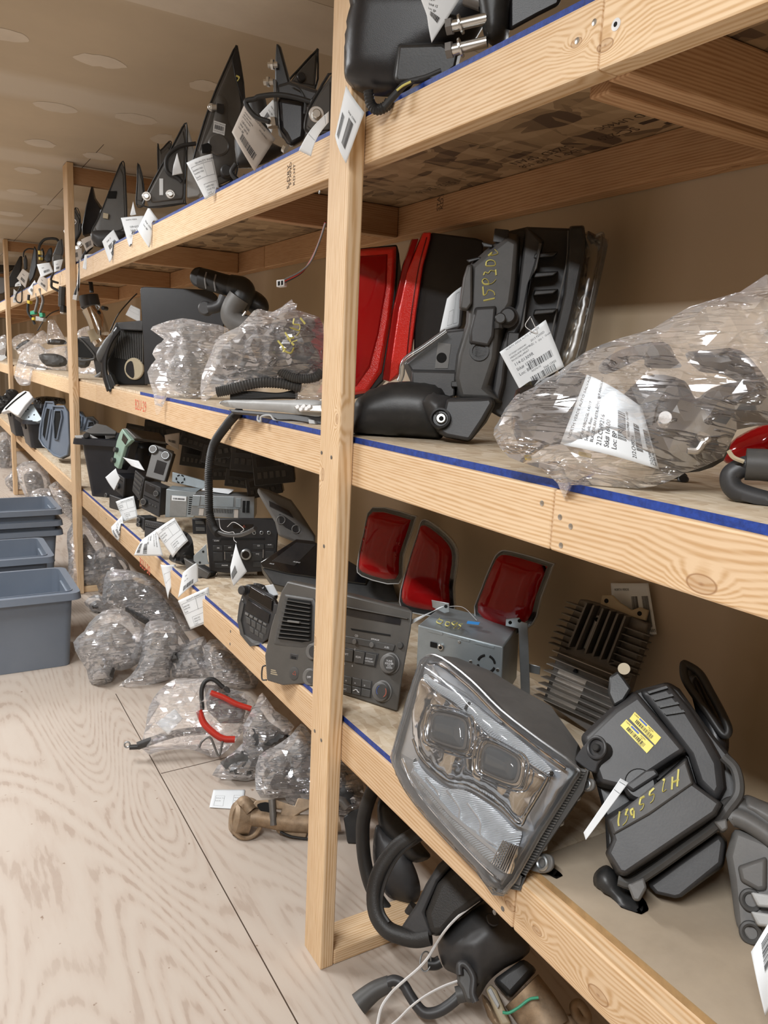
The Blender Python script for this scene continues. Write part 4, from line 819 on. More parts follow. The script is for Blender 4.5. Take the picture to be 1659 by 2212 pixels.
t.loft('edge_panel', 'charcoal', c9(1140,90, 1230,180, 1190,330, 1150,450, 1110,680, 1060,760, 1010,860, 990,1050, 960,1160, 930,1100, 960,900, 1010,740, 1080,560, 1110,300), .012, c9(1130,85, 1250,170, 1210,330, 1170,460, 1130,690, 1080,780, 1030,870, 1010,1060, 980,1170, 920,1110, 950,900, 1000,740, 1070,560, 1100,300), -.03, bev=.004)
t.loft('front_shell', 'black', c9(1405,85, 1490,80, 1497,150, 1490,280, 1420,620, 1330,960, 1270,980, 1300,800, 1370,500, 1395,250), .02, c9(1400,80, 1495,75, 1502,150, 1495,280, 1425,625, 1335,970, 1255,985, 1290,800, 1360,500, 1385,250), -.05, bev=.005)
for i, y in enumerate((250, 370, 480, 600)):
    t.loft('cooling_rib', 'black', c9(1190,y, 1330,y-8, 1300,y+18, 1180,y+30), .016, c9(1185,y-4, 1335,y-12, 1305,y+24, 1175,y+34), -.03, bev=.002)
t.tube('shell_seam', 'grey', c9(1395,110, 1385,300, 1340,520, 1280,800, 1230,980), .0018, h=.0, n=6)
w = t.loft('vent_cap', 'dark_grey', c9(775,325, 800,320, 800,560, 770,600, 725,590, 730,540, 750,400), .045, c9(770,320, 805,318, 806,565, 775,610, 720,600, 722,540, 745,400), .0, bev=.004)
t.loft('rear_box', 'charcoal', c9(825,590, 945,580, 930,760, 900,820, 790,800, 790,730), .042, c9(815,580, 955,572, 940,770, 905,832, 780,812, 780,730), .028, bev=.004)
b = t.cyl('adjuster', 'charcoal', c9(1020,640)[0], .019, .02, .045, prof=[(.022, .02), (.022, .028), (.017, .030), (.017, .04), (.013, .045)])
t.cyl('adjuster_socket', 'black', c9(975,655)[0], .011, .04, .062, sub=b); t.tube('adjuster_lever', 'black', c9(965,670, 965,715), .009, h=.05, n=8, sub=b)
cc = t.cyl('bulb_opening', 'black', c9(845,855)[0], .018, .026, .034, prof=[(.021, .026), (.020, .034), (.015, .034), (.015, .030)])
t.loft('lower_tray', 'charcoal', c9(640,735, 770,720, 720,870, 700,980, 430,975, 400,930, 560,800), -.02, c9(630,725, 780,710, 725,870, 710,1060, 420,1050, 370,930, 550,790), -.06, bev=.003)
t.loft('lower_wall', 'charcoal', c9(430,980, 700,985, 690,1130, 660,1140, 430,1060), .01, c9(425,970, 705,975, 700,1140, 660,1150, 420,1070), -.03, bev=.003)
t.tube('clear_lip', 'hazy_clear', c9(640,730, 500,830, 385,910, 365,1000, 350,1040), .006, h=.0)
t.cyl('star_hole', 'hole', c9(612,895)[0], .011, -.0195, -.017); t.loft('bracket_strip', 'grey', c9(590,800, 670,810, 650,960, 570,960), -.018, c9(590,800, 670,810, 650,960, 570,960), -.0195, bev=0)
for px in (c9(670,1040, 780,1035, 790,1050, 760,1080, 670,1075), c9(860,180, 930,195, 925,215, 870,210), c9(765,290, 850,270, 855,285, 780,308), c9(940,95, 1030,105, 1020,190, 930,180), c9(1025,735, 1095,740, 1080,840, 1010,850)):
    t.loft('lug', 'black', px, .02, px, -.02, bev=.002)
t.loft('clip_rail', 'dark_grey', c9(1215,185, 1230,190, 1200,340, 1150,430, 1120,700, 1095,740, 1130,560, 1160,400, 1190,320), .026, c9(1212,183, 1233,188, 1203,342, 1152,434, 1122,704, 1092,744, 1127,560, 1157,400, 1187,320), .01, bev=.001)
t.inf('clear_lens', 'hazy_clear', c9(1500,120, 1560,130, 1630,160, 1640,200, 1570,520, 1500,860, 1430,980, 1330,970, 1420,620, 1490,280), .012, .05, h=-.04, R=.4, res=.014, smooth=1.5)
t.tube('lens_edge', 'hazy_clear', c9(1565,140, 1610,150, 1560,440, 1490,760, 1450,900), .0035, h=-.02, n=8)
Wv = c9
t.write('marker_writing', 'yellow_ink', [Wv(870,543, 940,528), Wv(868,478, 872,508, 890,500, 898,480, 915,478, 935,490, 940,510), Wv(868,478, 866,455), Wv(905,440, 875,440, 862,420, 880,405, 900,420, 905,440, 930,430, 948,410), Wv(870,385, 880,365, 900,372, 915,355, 940,360), Wv(945,350, 948,385), Wv(885,325, 890,300, 915,290, 940,300, 940,325, 885,328), Wv(900,265, 925,245, 915,262, 960,250, 940,225)], .0312, .0022)
tag('white stock tag reading 114-01309R wired to the black headlamp on the middle shelf', c9(970,860, 1255,660, 1370,950, 1100,1100), fr=Fr((1150, 830), X=.93, n=(-.6, -.75, .1)), items=[('NORTH VERDE AUTO SALVAGE', .12, -.0+.06, .055), ('2013 F250SD', .6, .2, .06), ('1FT7X2BT1DEB3A481', .12, .2, .045), ('CC  0   Qty 1   Grade', .58, .28, .05), ('HEADLAMP ASSEMBLY', .12, .27, .055), ('RH,XCAB,LARIAT', .12, .34, .055), ('114-01309R', .13, .46, .095), ('Stk# 15950', .13, .58, .095), ('Loc: BP', .13, .70, .095), ('R0274170', .38, .76, .055), ('114-01309R', .14, .95, .065), ('Stk# 15950', .62, .83, .065)], bc=[(.36, .56, .88, .70), (.30, .84, .85, .97)], curl=-.006, seed=21, string=[c9(1160,640)[0], c9(1130,700)[0], c9(1200,738)[0], c9(1165,650)[0]])
tag('white tag hanging in front of the black tail lamp housing, box lines printed', c9(735,455, 720,700, 600,735, 645,530), fr=Fr((980, 712), X=1.05, n=(-.7, -.7, 0)), boxes=[(.1, .1, .9, .3), (.5, .35, .9, .6)], curl=.008, ax='v')
# black door mirror lying on the shelf
f = Fr((880, 948), Z=ZM, n=(-.70, -.70, .22))
t = T('door_mirror', 'dusty black door mirror lying at the front of the middle shelf beside the post', 'mirror', f)
t.inf('mirror_shell', 'black', c9(70,1290, 85,1180, 170,1100, 330,1045, 500,1045, 610,1075, 660,1130, 665,1230, 640,1330, 600,1400, 480,1400, 90,1395, 68,1340), .075, .05, R=.45, res=.010, h=-.03)
t.inf('folding_neck', 'charcoal', c9(480,1180, 560,1110, 640,1130, 700,1160, 690,1300, 640,1370, 560,1340, 510,1270), .06, .02, h=.0, R=.5, res=.008)
t.loft('mounting_base', 'charcoal', c9(640,1150, 860,1145, 915,1140, 930,1175, 870,1280, 790,1400, 770,1405, 640,1380, 590,1350, 620,1230), .05, c9(640,1140, 870,1135, 925,1135, 942,1175, 880,1290, 790,1415, 770,1420, 640,1390, 580,1360, 610,1230), -.02, bev=.007)
t.loft('gasket', 'rubber', c9(860,1145, 930,1140, 940,1180, 880,1290, 790,1410, 740,1400, 850,1260), .03, c9(870,1140, 935,1138, 950,1180, 890,1295, 795,1420, 735,1410, 850,1260), -.06, bev=.005)
b = t.cyl('screw_well', 'black_clean', c9(605,1270)[0], .019, .05, .062, prof=[(.022, .045), (.021, .062), (.017, .063), (.015, .056)])
t.cyl('screw', 'bolt_metal', c9(610,1270)[0], .011, .052, .062, sub=b); t.cyl('screw_socket', 'hole', c9(610,1270)[0], .005, .061, .0635, sub=b)
# ---- the seat belts in the clear bag
f = Fr((1180, 1040), Z=ZM, n=(-.80, -.6, .25)); fI = Fr((1180, 1040), Z=ZM, n=(-.80, -.6, .25), push=.02)
lump('black seat belt retractor seen through the clear bag, left end', cB(200,650, 480,560, 600,560, 640,700, 560,900, 500,960, 210,960), fI, .035, 3, 'gloss_black', .004, name='seat_belt', cat='seat belt', group='seat belt parts in the clear bag')
lump('black seat belt trim arch seen through the clear bag, at the top', cB(680,510, 800,420, 1050,370, 1130,470, 1150,520, 960,520, 940,470, 860,500, 720,560), fI, .022, 4, 'black_clean', .003, name='belt_trim', cat='car part', h=-.02, group='seat belt parts in the clear bag')
lump('large dark seat belt webbing bundle seen through the clear bag, right half', cB(860,640, 1000,560, 1180,600, 1240,700, 1330,640, 1500,600, 1680,640, 1700,820, 1480,880, 1400,1060, 1180,1130, 900,1060, 760,800), fI, .05, 5, 'black_clean', .012, name='seat_belt', cat='seat belt', group='seat belt parts in the clear bag')
lump('dark strap bundle on the right inside the clear bag', cB(1180,440, 1300,420, 1500,420, 1660,600, 1700,700, 1550,640, 1400,560, 1260,540), fI, .025, 6, 'black_clean', .006, name='belt_strap', cat='seat belt', h=-.03, group='seat belt parts in the clear bag')
t = T('belt_bolt', 'round steel seat belt bolt glinting inside the clear bag', 'bolt', fI); t.cyl('head', 'chrome', cB(1065,820)[0], .012, .06, .085, prof=[(.014, .055), (.012, .075), (.008, .085)])
t = T('belt_buckle', 'grey loop shaped seat belt latch plate inside the clear bag', 'buckle', fI); t.tube('loop', 'alu', cB(1195,1000, 1250,1000, 1280,960, 1310,930, 1260,910, 1300,960), .0045, h=.055, n=8)
t = T('webbing', 'dark ribbed seat belt webbing strip inside the clear bag', 'seat belt', fI); t.loft('strip', 'leather', cB(860,630, 1080,640, 1020,720, 990,860, 920,820, 900,720), .058, cB(860,630, 1080,640, 1020,720, 990,860, 920,820, 900,720), .054, bev=.001)
t = T('yellow_tag', 'small yellow connector low inside the clear bag', 'connector', fI); t.loft('body', 'yellow_plastic', cB(245,1020, 290,1030, 295,1060, 250,1055), .03, cB(245,1020, 290,1030, 295,1060, 250,1055), .02)
t = T('yellow_tag', 'yellow printed label under the white sheet inside the clear bag', 'label', fI); t.loft('body', 'yellow_plastic', cB(560,1005, 640,1020, 635,1045, 565,1030), .04, cB(560,1005, 640,1020, 635,1045, 565,1030), .037)
SHEET = cB(600,565, 1065,1020, 1020,1115, 455,965)
t = tag('white sheet of stock labels reading 212.CH9216 inside the clear bag', cB(455,965, 610,560, 930,750, 1030,1110), fr=Fr((1180, 1040), Z=ZM, n=(-.80, -.6, .25), push=-.045), items=[('NORTH VERDE AUTO SALVAGE', .1, .09, .055), ('2018 WRANGLEN', .6, .32, .05), ('1C4AJWBG2GL 14317', .12, .22, .05), ('Seat Belt, Rear', .12, .28, .05), ('BLK,2DR,RH RETRACTOR', .12, .34, .05), ('212.CH9216', .1, .43, .075), ('Stk# 16100', .1, .51, .075), ('Loc: BP', .1, .59, .075), ('R0234713', .36, .74, .04), ('212.CH9216', .06, .79, .058), ('Stk# 16100', .5, .74, .045), ('212.CH9216', .04, .955, .045), ('Seat Belt, Rear', .04, .985, .035)], bc=[(.28, .6, .7, .70), (.2, .80, .62, .87), (.3, .92, .6, .98)], curl=.02, seed=31, ax='v')
def fs1(x, y, d): return 0
BAG = cB(70,910, 100,830, 200,680, 440,550, 600,430, 800,350, 1000,290, 1200,170, 1500,80, 1760,-10, 1760,780, 1680,850, 1480,880, 1400,1040, 1180,1130, 1060,1190, 900,1220, 640,1200, 660,1240, 560,1290, 480,1280, 440,1190, 330,1100, 160,1040)
bag('large clear bag of seat belts on the middle shelf at the right edge', BAG, f, .07, knot=(1075, 945), seed=4, res=.022, amp=.012, R=.4, back=.05, freq=11, group=None)
# right edge, under the bag
f = Fr((1640, 1085), Z=ZM, n=(-.8, -.6, .2))
t = T('heater_hose', 'grey bent rubber hose at the right edge under the clear bag', 'hose', f)
t.tube('hose', 'charcoal', cB(1760,1090, 1560,1085, 1470,1120, 1440,1160, 1460,1220, 1540,1260, 1760,1320), .013, h=.02)
t.tube('sleeve', 'dark_grey', cB(1530,1080, 1640,1085, 1760,1100), .02, h=.03)
t = T('thin_cable', 'pink insulated wire end sticking up at the right edge of the middle shelf', 'wire', f); t.tube('wire', 'tan_plastic', cB(1430,1000, 1460,1040, 1520,1065), .003, h=.04, n=6)
f = Fr((1600, 1020), X=1.15, n=(-.9, -.4, .1))
t = T('tail_lamp', 'dark red tail lamp lying at the right edge behind the clear bag', 'tail light', f); t.inf('red_lens', 'red_lens', cB(1400,1060, 1480,920, 1760,830, 1760,1090, 1540,1080), .03, .04, h=0)
t = T('latch_bracket', 'flat black metal bracket poking out under the clear bag', 'bracket', Fr((1480, 1040), Z=ZM, n=(-.5, -.5, .7)))
t.ext('plate', 'black', cB(950,1150, 1180,1130, 1195,1145, 1060,1200, 940,1190), .0, .006, .001); t.cyl('stud', 'charcoal', cB(1165,1180)[0], .008, -.004, .012)
# ================================================================ middle shelf beyond the near post
cC = conv(300, 560, .2411); cD = conv(0, 640, .16731)
def fx(p, X, n=(-.62, -.78, .05), push=0): return Fr(p, X=X, n=n, push=push)
f = fx((470, 830), 1.12, (-.55, -.83, .05))
t = T('dark_panel', 'large flat black panel standing upright behind the clear bags on the middle shelf', 'panel', f)
t.ext('sheet', 'black_clean', cC(20,250, 60,245, 640,275, 700,330, 760,500, 760,1120, 50,1120, 35,700, 10,280), -.008, 0, .003)
f = fx((560, 800), 1.14)
t = T('coolant_pipe', 'thick black rubber hose with clamps and a grey elbow above the clear bags', 'hose', f)
t.tube('hose', 'rubber', cC(555,170, 640,190, 760,225, 870,250), .040, h=-.03, n=18); t.cyl('hose_mouth', 'rubber', cC(550,165)[0], .038, -.05, -.01)
for x, y in ((615, 190), (700, 212)): t.tube('clamp', 'alu_dark', cC(x-8,y-75, x-22,y-10, x-12,y+75), .004, h=.008, n=8)
t.tube('elbow', 'black', cC(820,240, 930,265, 935,340, 890,400), .044, h=-.02, n=18)
t.tube('grey_elbow', 'grey', cC(900,340, 850,420, 830,500, 870,560, 960,600, 1080,620), .042, h=.01, n=18)
t.tube('steel_band', 'alu', cC(960,470, 915,540, 930,600), .005, h=.03)
t.tube('side_pipe', 'charcoal', cC(770,330, 740,400, 690,430, 630,440), .022, h=.0, n=14); t.cyl('side_flange', 'charcoal', cC(600,440)[0], .028, -.02, .012)
t.inf('back_drum', 'black', cC(1000,280, 1080,300, 1150,370, 1160,460, 1080,500, 1000,480, 960,400), .04, .04, h=-.06, R=.5)
fA = fx((420, 880), .86, (-.5, -.85, .12)); fB = fx((600, 880), .84, (-.5, -.85, .12))
for P, sd, lab, fr in ((cC(240,1010, 420,740, 560,800, 640,900, 640,1100, 500,1220, 330,1180), 11, 'grey ribbed part inside the loosely open clear bag', fA), (cC(420,560, 560,600, 700,680, 560,760, 400,720, 330,640), 12, 'dusty grey part in the upper left clear bag', fA)):
    lump(lab, P, fr, .035, sd, 'grey', .008, h=-.03)
lump('dark wiring bundle inside the clear bag with yellow marker writing', cC(880,680, 1100,600, 1300,540, 1540,520, 1640,640, 1640,1050, 1400,1080, 1100,1050, 900,1060, 720,1080, 700,860), fB, .05, 13, 'charcoal', .018, name='wiring_harness', cat='wiring', freq=34, h=-.03)
t = T('flexible_conduit', 'ribbed grey conduit curving inside the bag beside the near post', 'conduit', fB); t.tube('tube', 'dark_grey', cC(1080,790, 1180,900, 1280,1010, 1420,1070, 1580,1060, 1640,1000), .013, h=.035, rib=.16, pitch=.007, n=12)
t = T('flexible_conduit', 'ribbed brown grey conduit lying below the clear bags on the deck edge', 'conduit', fB); t.tube('tube', 'dark_grey', cC(700,1190, 850,1160, 1050,1110, 1250,1110, 1450,1150), .015, h=.02, rib=.16, pitch=.007, n=12)
t = T('wiring_harness', 'black taped wiring bundle under the ribbed conduit', 'wiring', fB)
for i in range(4): t.tube('wire', 'rubber', cC(820,1210+12*i, 1000,1200+15*i, 1250,1215+6*i, 1420,1180+18*i), .006, h=.0)
bag('left clear bag drooping a grey corner over the blue deck edge', cC(105,630, 180,580, 390,528, 600,570, 800,620, 760,800, 640,1100, 500,1270, 330,1240, 250,1260, 180,1385, 150,1380, 130,1200, 75,1010, 150,900, 120,850, 160,770, 225,715), fA, .05, knot=cC(420,720)[0], seed=8, mat='milky_bag', amp=.012, back=.03, res=.009, freq=14)
bag('knotted clear bag with yellow marker writing beside the near post', cC(560,1060, 640,860, 720,690, 900,600, 1030,460, 1100,450, 1200,470, 1330,400, 1420,400, 1410,450, 1560,500, 1650,590, 1650,1090, 1500,1110, 1100,1090, 820,1130, 600,1270, 555,1240), fB, .075, knot=cC(1230,480)[0], seed=9, mat='milky_bag', amp=.013, back=.045, res=.009, freq=14, neck=cC(1190,520, 1225,490, 1270,470, 1330,430, 1390,400))
tw = T('marker_number', 'yellow marker writing on the knotted clear bag', 'writing', fB)
tw.write('strokes', 'yellow_ink', [cC(1445,525, 1490,580), cC(1390,530, 1385,580, 1440,590, 1430,640, 1350,610, 1440,640, 1410,690), cC(1310,655, 1360,740), cC(1330,720, 1390,700), cC(1390,770, 1370,745, 1420,725), cC(1245,730, 1300,800, 1290,830), cC(1285,805, 1320,800), cC(1300,820, 1360,840, 1390,790)], .098, .003)
bag('small clear bag corner against the near post above the grey trim', cC(1360,1220, 1430,1150, 1540,1085, 1640,1120, 1640,1260, 1400,1265), fB, .03, seed=10, mat='milky_bag', back=.02, amp=.006)
# light grey overhead console lying on the blue edge
f = Fr(cC(1200,1420)[0], X=.775, n=(-.80, -.45, .40))
t = T('overhead_console', 'pale grey plastic trim panel with oval button pod lying on the blue deck edge', 'trim panel', f)
t.inf('panel', 'light_grey', cC(720,1290, 780,1262, 1000,1260, 1250,1262, 1640,1270, 1640,1400, 1500,1400, 1300,1370, 1050,1350, 820,1330), .018, .006, R=.6, res=.008)
t.ext('button_pod', 'alu', cC(1380,1320, 1430,1305, 1640,1300, 1640,1370, 1460,1360), .017, .024, .003); 
for x, y in ((1425,1325), (1455,1345), (1480,1318), (1505,1340), (1530,1322)): t.cyl('button', 'white_plastic', cC(x,y)[0], .006, .022, .028)
t.ext('lower_frame', 'charcoal', cC(800,1340, 1050,1360, 1300,1380, 1640,1405, 1640,1500, 1530,1490, 1500,1460, 1360,1440, 1220,1440, 1150,1400, 830,1370), -.02, -.004, .002)
t.tube('clip_arm', 'light_grey', cC(1070,1400, 1065,1440, 1090,1455, 1100,1410, 1180,1400, 1230,1450, 1400,1465, 1500,1480, 1520,1500), .003, h=.004); t.ext('clip_foot', 'light_grey', cC(1515,1430, 1570,1440, 1580,1500, 1520,1495), -.01, .008, .002)
# black ribbed loom hanging down to the radio
f = Fr((455, 1040), X=.745, n=(-1, -.05, 0)); c2 = conv(220, 900, .3014)
t = T('wiring_loom', 'black ribbed conduit hanging from the middle shelf down over the radio', 'wiring', f)
t.tube('conduit', 'rubber', [(516, 890, -.03), (508, 897, .0), (490, 918, 0), (462, 960), (452, 1010), (451, 1060), (453, 1110), (462, 1140), (472, 1152)], .0135, rib=.18, pitch=.006, n=14)
t.tube('taped_end', 'black', [(468, 1148), (490, 1155), (515, 1156), (535, 1150), (552, 1141)], .006, h=0)
t.tube('wire_tie', 'white_plastic', [(473, 1120), (477, 1142), (492, 1150), (505, 1150), (505, 1165), (511, 1172)], .0008, h=.004, n=5); t.tube('wire_tie', 'white_plastic', [(491, 1138), (505, 1128), (526, 1142), (520, 1150)], .0008, h=.004, n=5)
# left of those: pipe, scoop and filter housing
f = fx((230, 840), .95, (-.6, -.8, 0))
t = T('intake_pipe', 'dusty chrome intake pipe with a rubber sleeve leaning up to the top shelf', 'pipe', f)
t.tube('pipe', 'chrome', cD(1170,160, 1230,280, 1280,420, 1290,530, 1330,600), .052, n=20, h=-.02); t.tube('dirty_bend', 'tan_plastic', cD(1240,430, 1275,520, 1290,570), .0525, n=18, h=-.018)
t.tube('rubber_sleeve', 'charcoal', cD(1140,-10, 1155,60, 1172,130), .056, n=18, h=-.02); t.ring('clamp', 'steel', cD(1165,140)[0], .056, .005, .0, sy=.35)
t.cyl('clamp_screw', 'black', cD(1350,155)[0], .012, -.03, .02)
t = T('air_scoop', 'black square mouthed air duct beside the second post on the middle shelf', 'air duct', fx((195, 820), .92, (-.75, -.66, 0)))
t.loft('duct', 'charcoal', cD(985,560, 1050,515, 1200,530, 1310,690, 1330,1000, 1250,1060, 1200,800, 1000,790), -.0, cD(1100,540, 1200,520, 1290,560, 1350,700, 1360,1000, 1300,1060, 1260,820, 1100,800), -.14, bev=.008)
t.ext('mouth', 'hole', cD(1015,580, 1060,590, 1200,760, 1180,800, 1010,790), .0, .002, .001); t.tube('rim', 'dark_grey', cD(1000,570, 1060,570, 1215,750, 1195,815, 1000,805), .007, h=.002, closed=True)
t.tube('drain', 'grey', cD(1250,1055, 1330,1000), .02, h=0)
t = T('filter_housing', 'black round filter housing with curved lip hanging over the front rail', 'air filter', fx((255, 840), .80, (-.72, -.68, .05)))
cE = conv(0, 500, .446)
t.inf('bellows', 'dark_grey', cE(540,490, 580,470, 560,540, 520,620, 490,640, 470,600, 500,540), .04, .04, R=.5)
t.ext('cavity', 'hole', cE(580,455, 690,450, 700,740, 600,740, 540,760, 520,640, 550,530), -.07, -.06, .002)
t.ext('shell', 'black', cE(560,440, 700,430, 700,745, 540,790, 500,600, 520,520), -.10, -.07, .004)
t.qmany('filter_pleat', 'dark_grey', t.quad(cE(575,480, 700,490, 700,640, 560,610), -.06), [(i/16, .0, i/16+.03, 1) for i in range(16)], 0, .008)
t.cyl('disc', 'tan_plastic', cE(650,665)[0], .052, -.062, -.05, n=32); t.ext('disc_stain', 'black_clean', cE(615,640, 640,630, 650,690, 640,710, 610,680), -.051, -.0485, .0, curve=3)
t.tube('lip', 'black_clean', cE(575,470, 540,520, 515,580, 505,640, 510,700, 530,770), lambda u: .019 if False else .021, h=.01, flat=.6); t.ext('lip_end', 'black', cE(500,700, 535,690, 560,750, 550,780, 530,785), -.01, .02, .003)
t.tube('stud', 'brass_dirty', cE(548,752, 575,752), .011, h=.01); t.ext('top_collar', 'charcoal', cE(570,440, 690,430, 690,480, 575,475), -.08, -.02, .004)
t = T('dipstick_rod', 'thin black rod with ringed tip leaning behind the filter housing', 'rod', fx((240, 715), 1.05)); t.tube('rod', 'black', [(238, 715), (255, 680), (280, 650), (296, 634)], .004)
tag('pale tag hanging behind the filter housing near the black panel', [(283, 658), (303, 668), (303, 697), (271, 680)], fr=fx((290, 690), 1.05), boxes=[(.1, .2, .9, .5)], curl=.004)
# bags further along the middle shelf
def fbag(label, px, X, base, seed, thick=.07, mat='milky_bag', **k):
    fr = Fr(base, X=X, n=(-.55, -.83, .1)); return bag(label, px, fr, thick, seed=seed, mat=mat, res=k.pop('res', .016), amp=k.pop('amp', .014), **k), fr
_, fg = fbag('clear bag between the second post and the black duct on the middle shelf', cD(975,490, 1080,400, 1190,390, 1200,520, 1150,700, 1230,820, 1225,1010, 1000,1000, 975,760), 1.0, (180, 805), 21)
_, fg = fbag('clear bag overhanging the rail left of the second post', cD(185,1010, 240,800, 300,690, 480,600, 600,690, 860,640, 850,960, 700,950, 560,950, 500,980, 430,1120, 330,1155, 250,1140, 200,1070), .84, (90, 800), 22, knot=cD(500,700)[0], neck=None)
lump('flat dark bar inside the bag left of the second post', cD(245,845, 420,870, 660,935, 650,955, 450,920, 250,870), fg, .015, 24, 'black', .002)
t = T('plastic_corner', 'folded clear plastic sheet standing up behind the bags by the second post', 'bag', Fr(cD(720,600)[0], X=1.1, n=(-.6, -.8, 0)), 'clear plastic bags'); t.inf('film', 'milky_bag', cD(620,290, 700,300, 850,560, 860,600, 600,590), .03, .02, R=.5, disp=folds(5, .012), curve=0)
fbag('small pale bag in the heap left of the second post', cD(210,700, 350,600, 480,480, 560,440, 620,520, 600,600, 480,640, 300,760), 1.0, (80, 770), 25, thick=.05)
fbag('bag just right of the third post on the middle shelf', cD(150,560, 250,490, 440,480, 440,560, 330,600, 210,700, 160,640), 1.1, (40, 750), 26, thick=.05)
fbag('clear bag at the left frame edge beyond the third post', cD(-80,600, 0,520, 70,500, 80,620, 60,800, 0,840, -80,830), .9, (5, 780), 27, thick=.05)
for i, (px, lab) in enumerate(((cD(200,660, 350,560, 440,620, 300,720), 'dark part in the bag heap right of the third post'), (cD(500,760, 700,740, 850,800, 840,900, 600,900), 'dark metal part in the bag left of the second post'), (cD(640,560, 820,560, 850,620, 620,620), 'dark part behind the folded plastic near the second post'), (cD(-40,620, 60,640, 80,780, -30,800), 'black part in the bag at the left frame edge'), (cD(990,620, 1130,560, 1180,700, 1150,900, 1000,900), 'grey part in the bag right of the second post'))):
    lump(lab, px, Fr(px[3], X=.98, n=(-.55, -.83, .1)), .035, 60+i, 'dark_grey', .012, res=.02)
tag('white paper triangle under the bag left of the second post', cD(480,920, 600,940, 540,975, 445,985), fr=Fr(cD(500,970)[0], X=.80, n=(-.6, -.8, .3)), curl=.003)
tag('white paper at the left frame edge on the middle shelf', cD(-60,590, 50,610, 70,660, 0,700), fr=Fr(cD(20,690)[0], X=.9, n=(-.6, -.8, .3)), curl=.003)
tag('white paper below the other one at the left frame edge', cD(-60,780, 60,755, 90,790, 0,850), fr=Fr(cD(20,840)[0], X=.88, n=(-.6, -.8, .3)), curl=.003)
# ================================================================ low shelf beyond the near post: totes and radios
def tote(label, rim, floor, fr, mat='tote_black', depth=.3, group='plastic totes'):
    """rim = front edge of the mouth left/right, floor = foot left/right of the side seen (picture points)"""
    pass
def tote3(label, O, w, d, h, mat, rot=0, tilt=None, group='plastic totes', flare=.80, rimw=.03, lip=.035):
    fr = ID(); fr.O = Vector(O); fr.M = Matrix.Translation(Vector(O)) @ (tilt or Matrix.Rotation(rot, 4, 'Z')); t = T('storage_tote', label, 'tote', fr, group); t.zmin = -1
    a, b, c, e = w/2, d/2, w/2*flare, d/2*flare
    def rr(x, y, z, r=.03):
        return [Vector((sx*(x-r)+r*math.cos(an), sy*(y-r)+r*math.sin(an), z)) for sx, sy, a0 in ((1, 1, 0), (-1, 1, 90), (-1, -1, 180), (1, -1, 270)) for an in [math.radians(a0+k*30) for k in range(4)]]
    bm = bmesh.new(); rings = [rr(c, e, .0), rr(a, b, h), rr(a-.004, b-.004, h), rr(c-.004, e-.004, .006)]
    R_ = [[bm.verts.new(p) for p in r] for r in rings]; n = len(R_[0])
    for A, B in zip(R_, R_[1:]):
        for k in range(n): bm.faces.new((A[k], A[(k+1) % n], B[(k+1) % n], B[k]))
    bm.faces.new(R_[0][::-1]); bm.faces.new(R_[-1]); t.put('shell', bm, mat, smooth=.6, noclamp=True)
    bm = bmesh.new(); rings = [rr(a-.004, b-.004, h-.004), rr(a+rimw, b+rimw, h-.004, .04), rr(a+rimw+.004, b+rimw+.004, h-lip, .04), rr(a+rimw, b+rimw, h-lip, .04), rr(a+rimw-.004, b+rimw-.004, h-.010, .04), rr(a+.001, b+.001, h-.010)]
    R_ = [[bm.verts.new(p) for p in r] for r in rings]
    for A, B in zip(R_, R_[1:]+R_[:1]):
        for k in range(n): bm.faces.new((A[k], A[(k+1) % n], B[(k+1) % n], B[k]))
    t.put('rim', bm, mat, smooth=.6, noclamp=True)
    for sx, sy in ((1, 0), (-1, 0)):
        bm = bmesh.new(); bm_box(bm, sx*(a*.97)-.006, sx*(a*.97)+.006, -b*.5, b*.5, h-.09, h-lip); t.put('handle_recess', bm, mat, bev=.003, noclamp=True)
    bm = bmesh.new()
    for k in (-.35, .35):
        bm_prism(bm, [(k*w-.02, -e-.001, .02), (k*w+.02, -e-.001, .02), (k*w+.02, -e+.004, .02), (k*w-.02, -e+.004, .02)], [(k*w-.022, -b-.005, h-.045), (k*w+.022, -b-.005, h-.045), (k*w+.022, -b+.004, h-.045), (k*w-.022, -b+.004, h-.045)])
    bm.free(); return t
def radio(label, quad, X, depth=.12, face='charcoal', case='blue_steel', knobs=(), disp=(), btn=(), n=(-.62, -.78, .1), fr=None, name='car_radio', cat='car stereo', slot=(), txt=(), casein=.04, group='loose car stereos'):
    fr = fr or Fr(quad[3], X=X, n=n); t = T(name, label, cat, fr, group); q = t.quad(quad, 0)
    t.qbox('case', case, q, casein, casein, 1-casein, 1-casein, -depth, -.008, bev=.002)
    t.qbox('face_plate', face, q, 0, 0, 1, 1, -.012, 0, bev=.003)
    for r in disp: t.qbox('display', 'screen', q, *r, -.001, .0015)
    for r in slot: t.qbox('disc_slot', 'hole', q, *r, -.001, .0012, bev=0)
    if btn: t.qmany('button', 'dark_grey', q, btn, 0, .003, bev=.0008)
    for u, v, r in knobs:
        k = t.qcyl('knob', face if face != 'mint' else 'charcoal', q, u, v, r, 0, .014); t.ring('knob_ring', 'steel', (0, 0), 1, 1, 0) if False else None
        bm = bmesh.new(); c = q(u, v); bm_tube(bm, [c+Vector((math.cos(a)*r*.8, math.sin(a)*r*.8, .014)) for a in [i*math.tau/20 for i in range(20)]], .0009, 5, True); t.put('knob_ring', bm, 'steel', k)
    if txt: t.qtext('lettering', 'white_ink', q, txt, .0045)
    return t, q
cF = conv(220, 900, .3014); cG = conv(220, 900, .13261); cH = conv(400, 1020, .18083); cL = conv(0, 860, .21700)
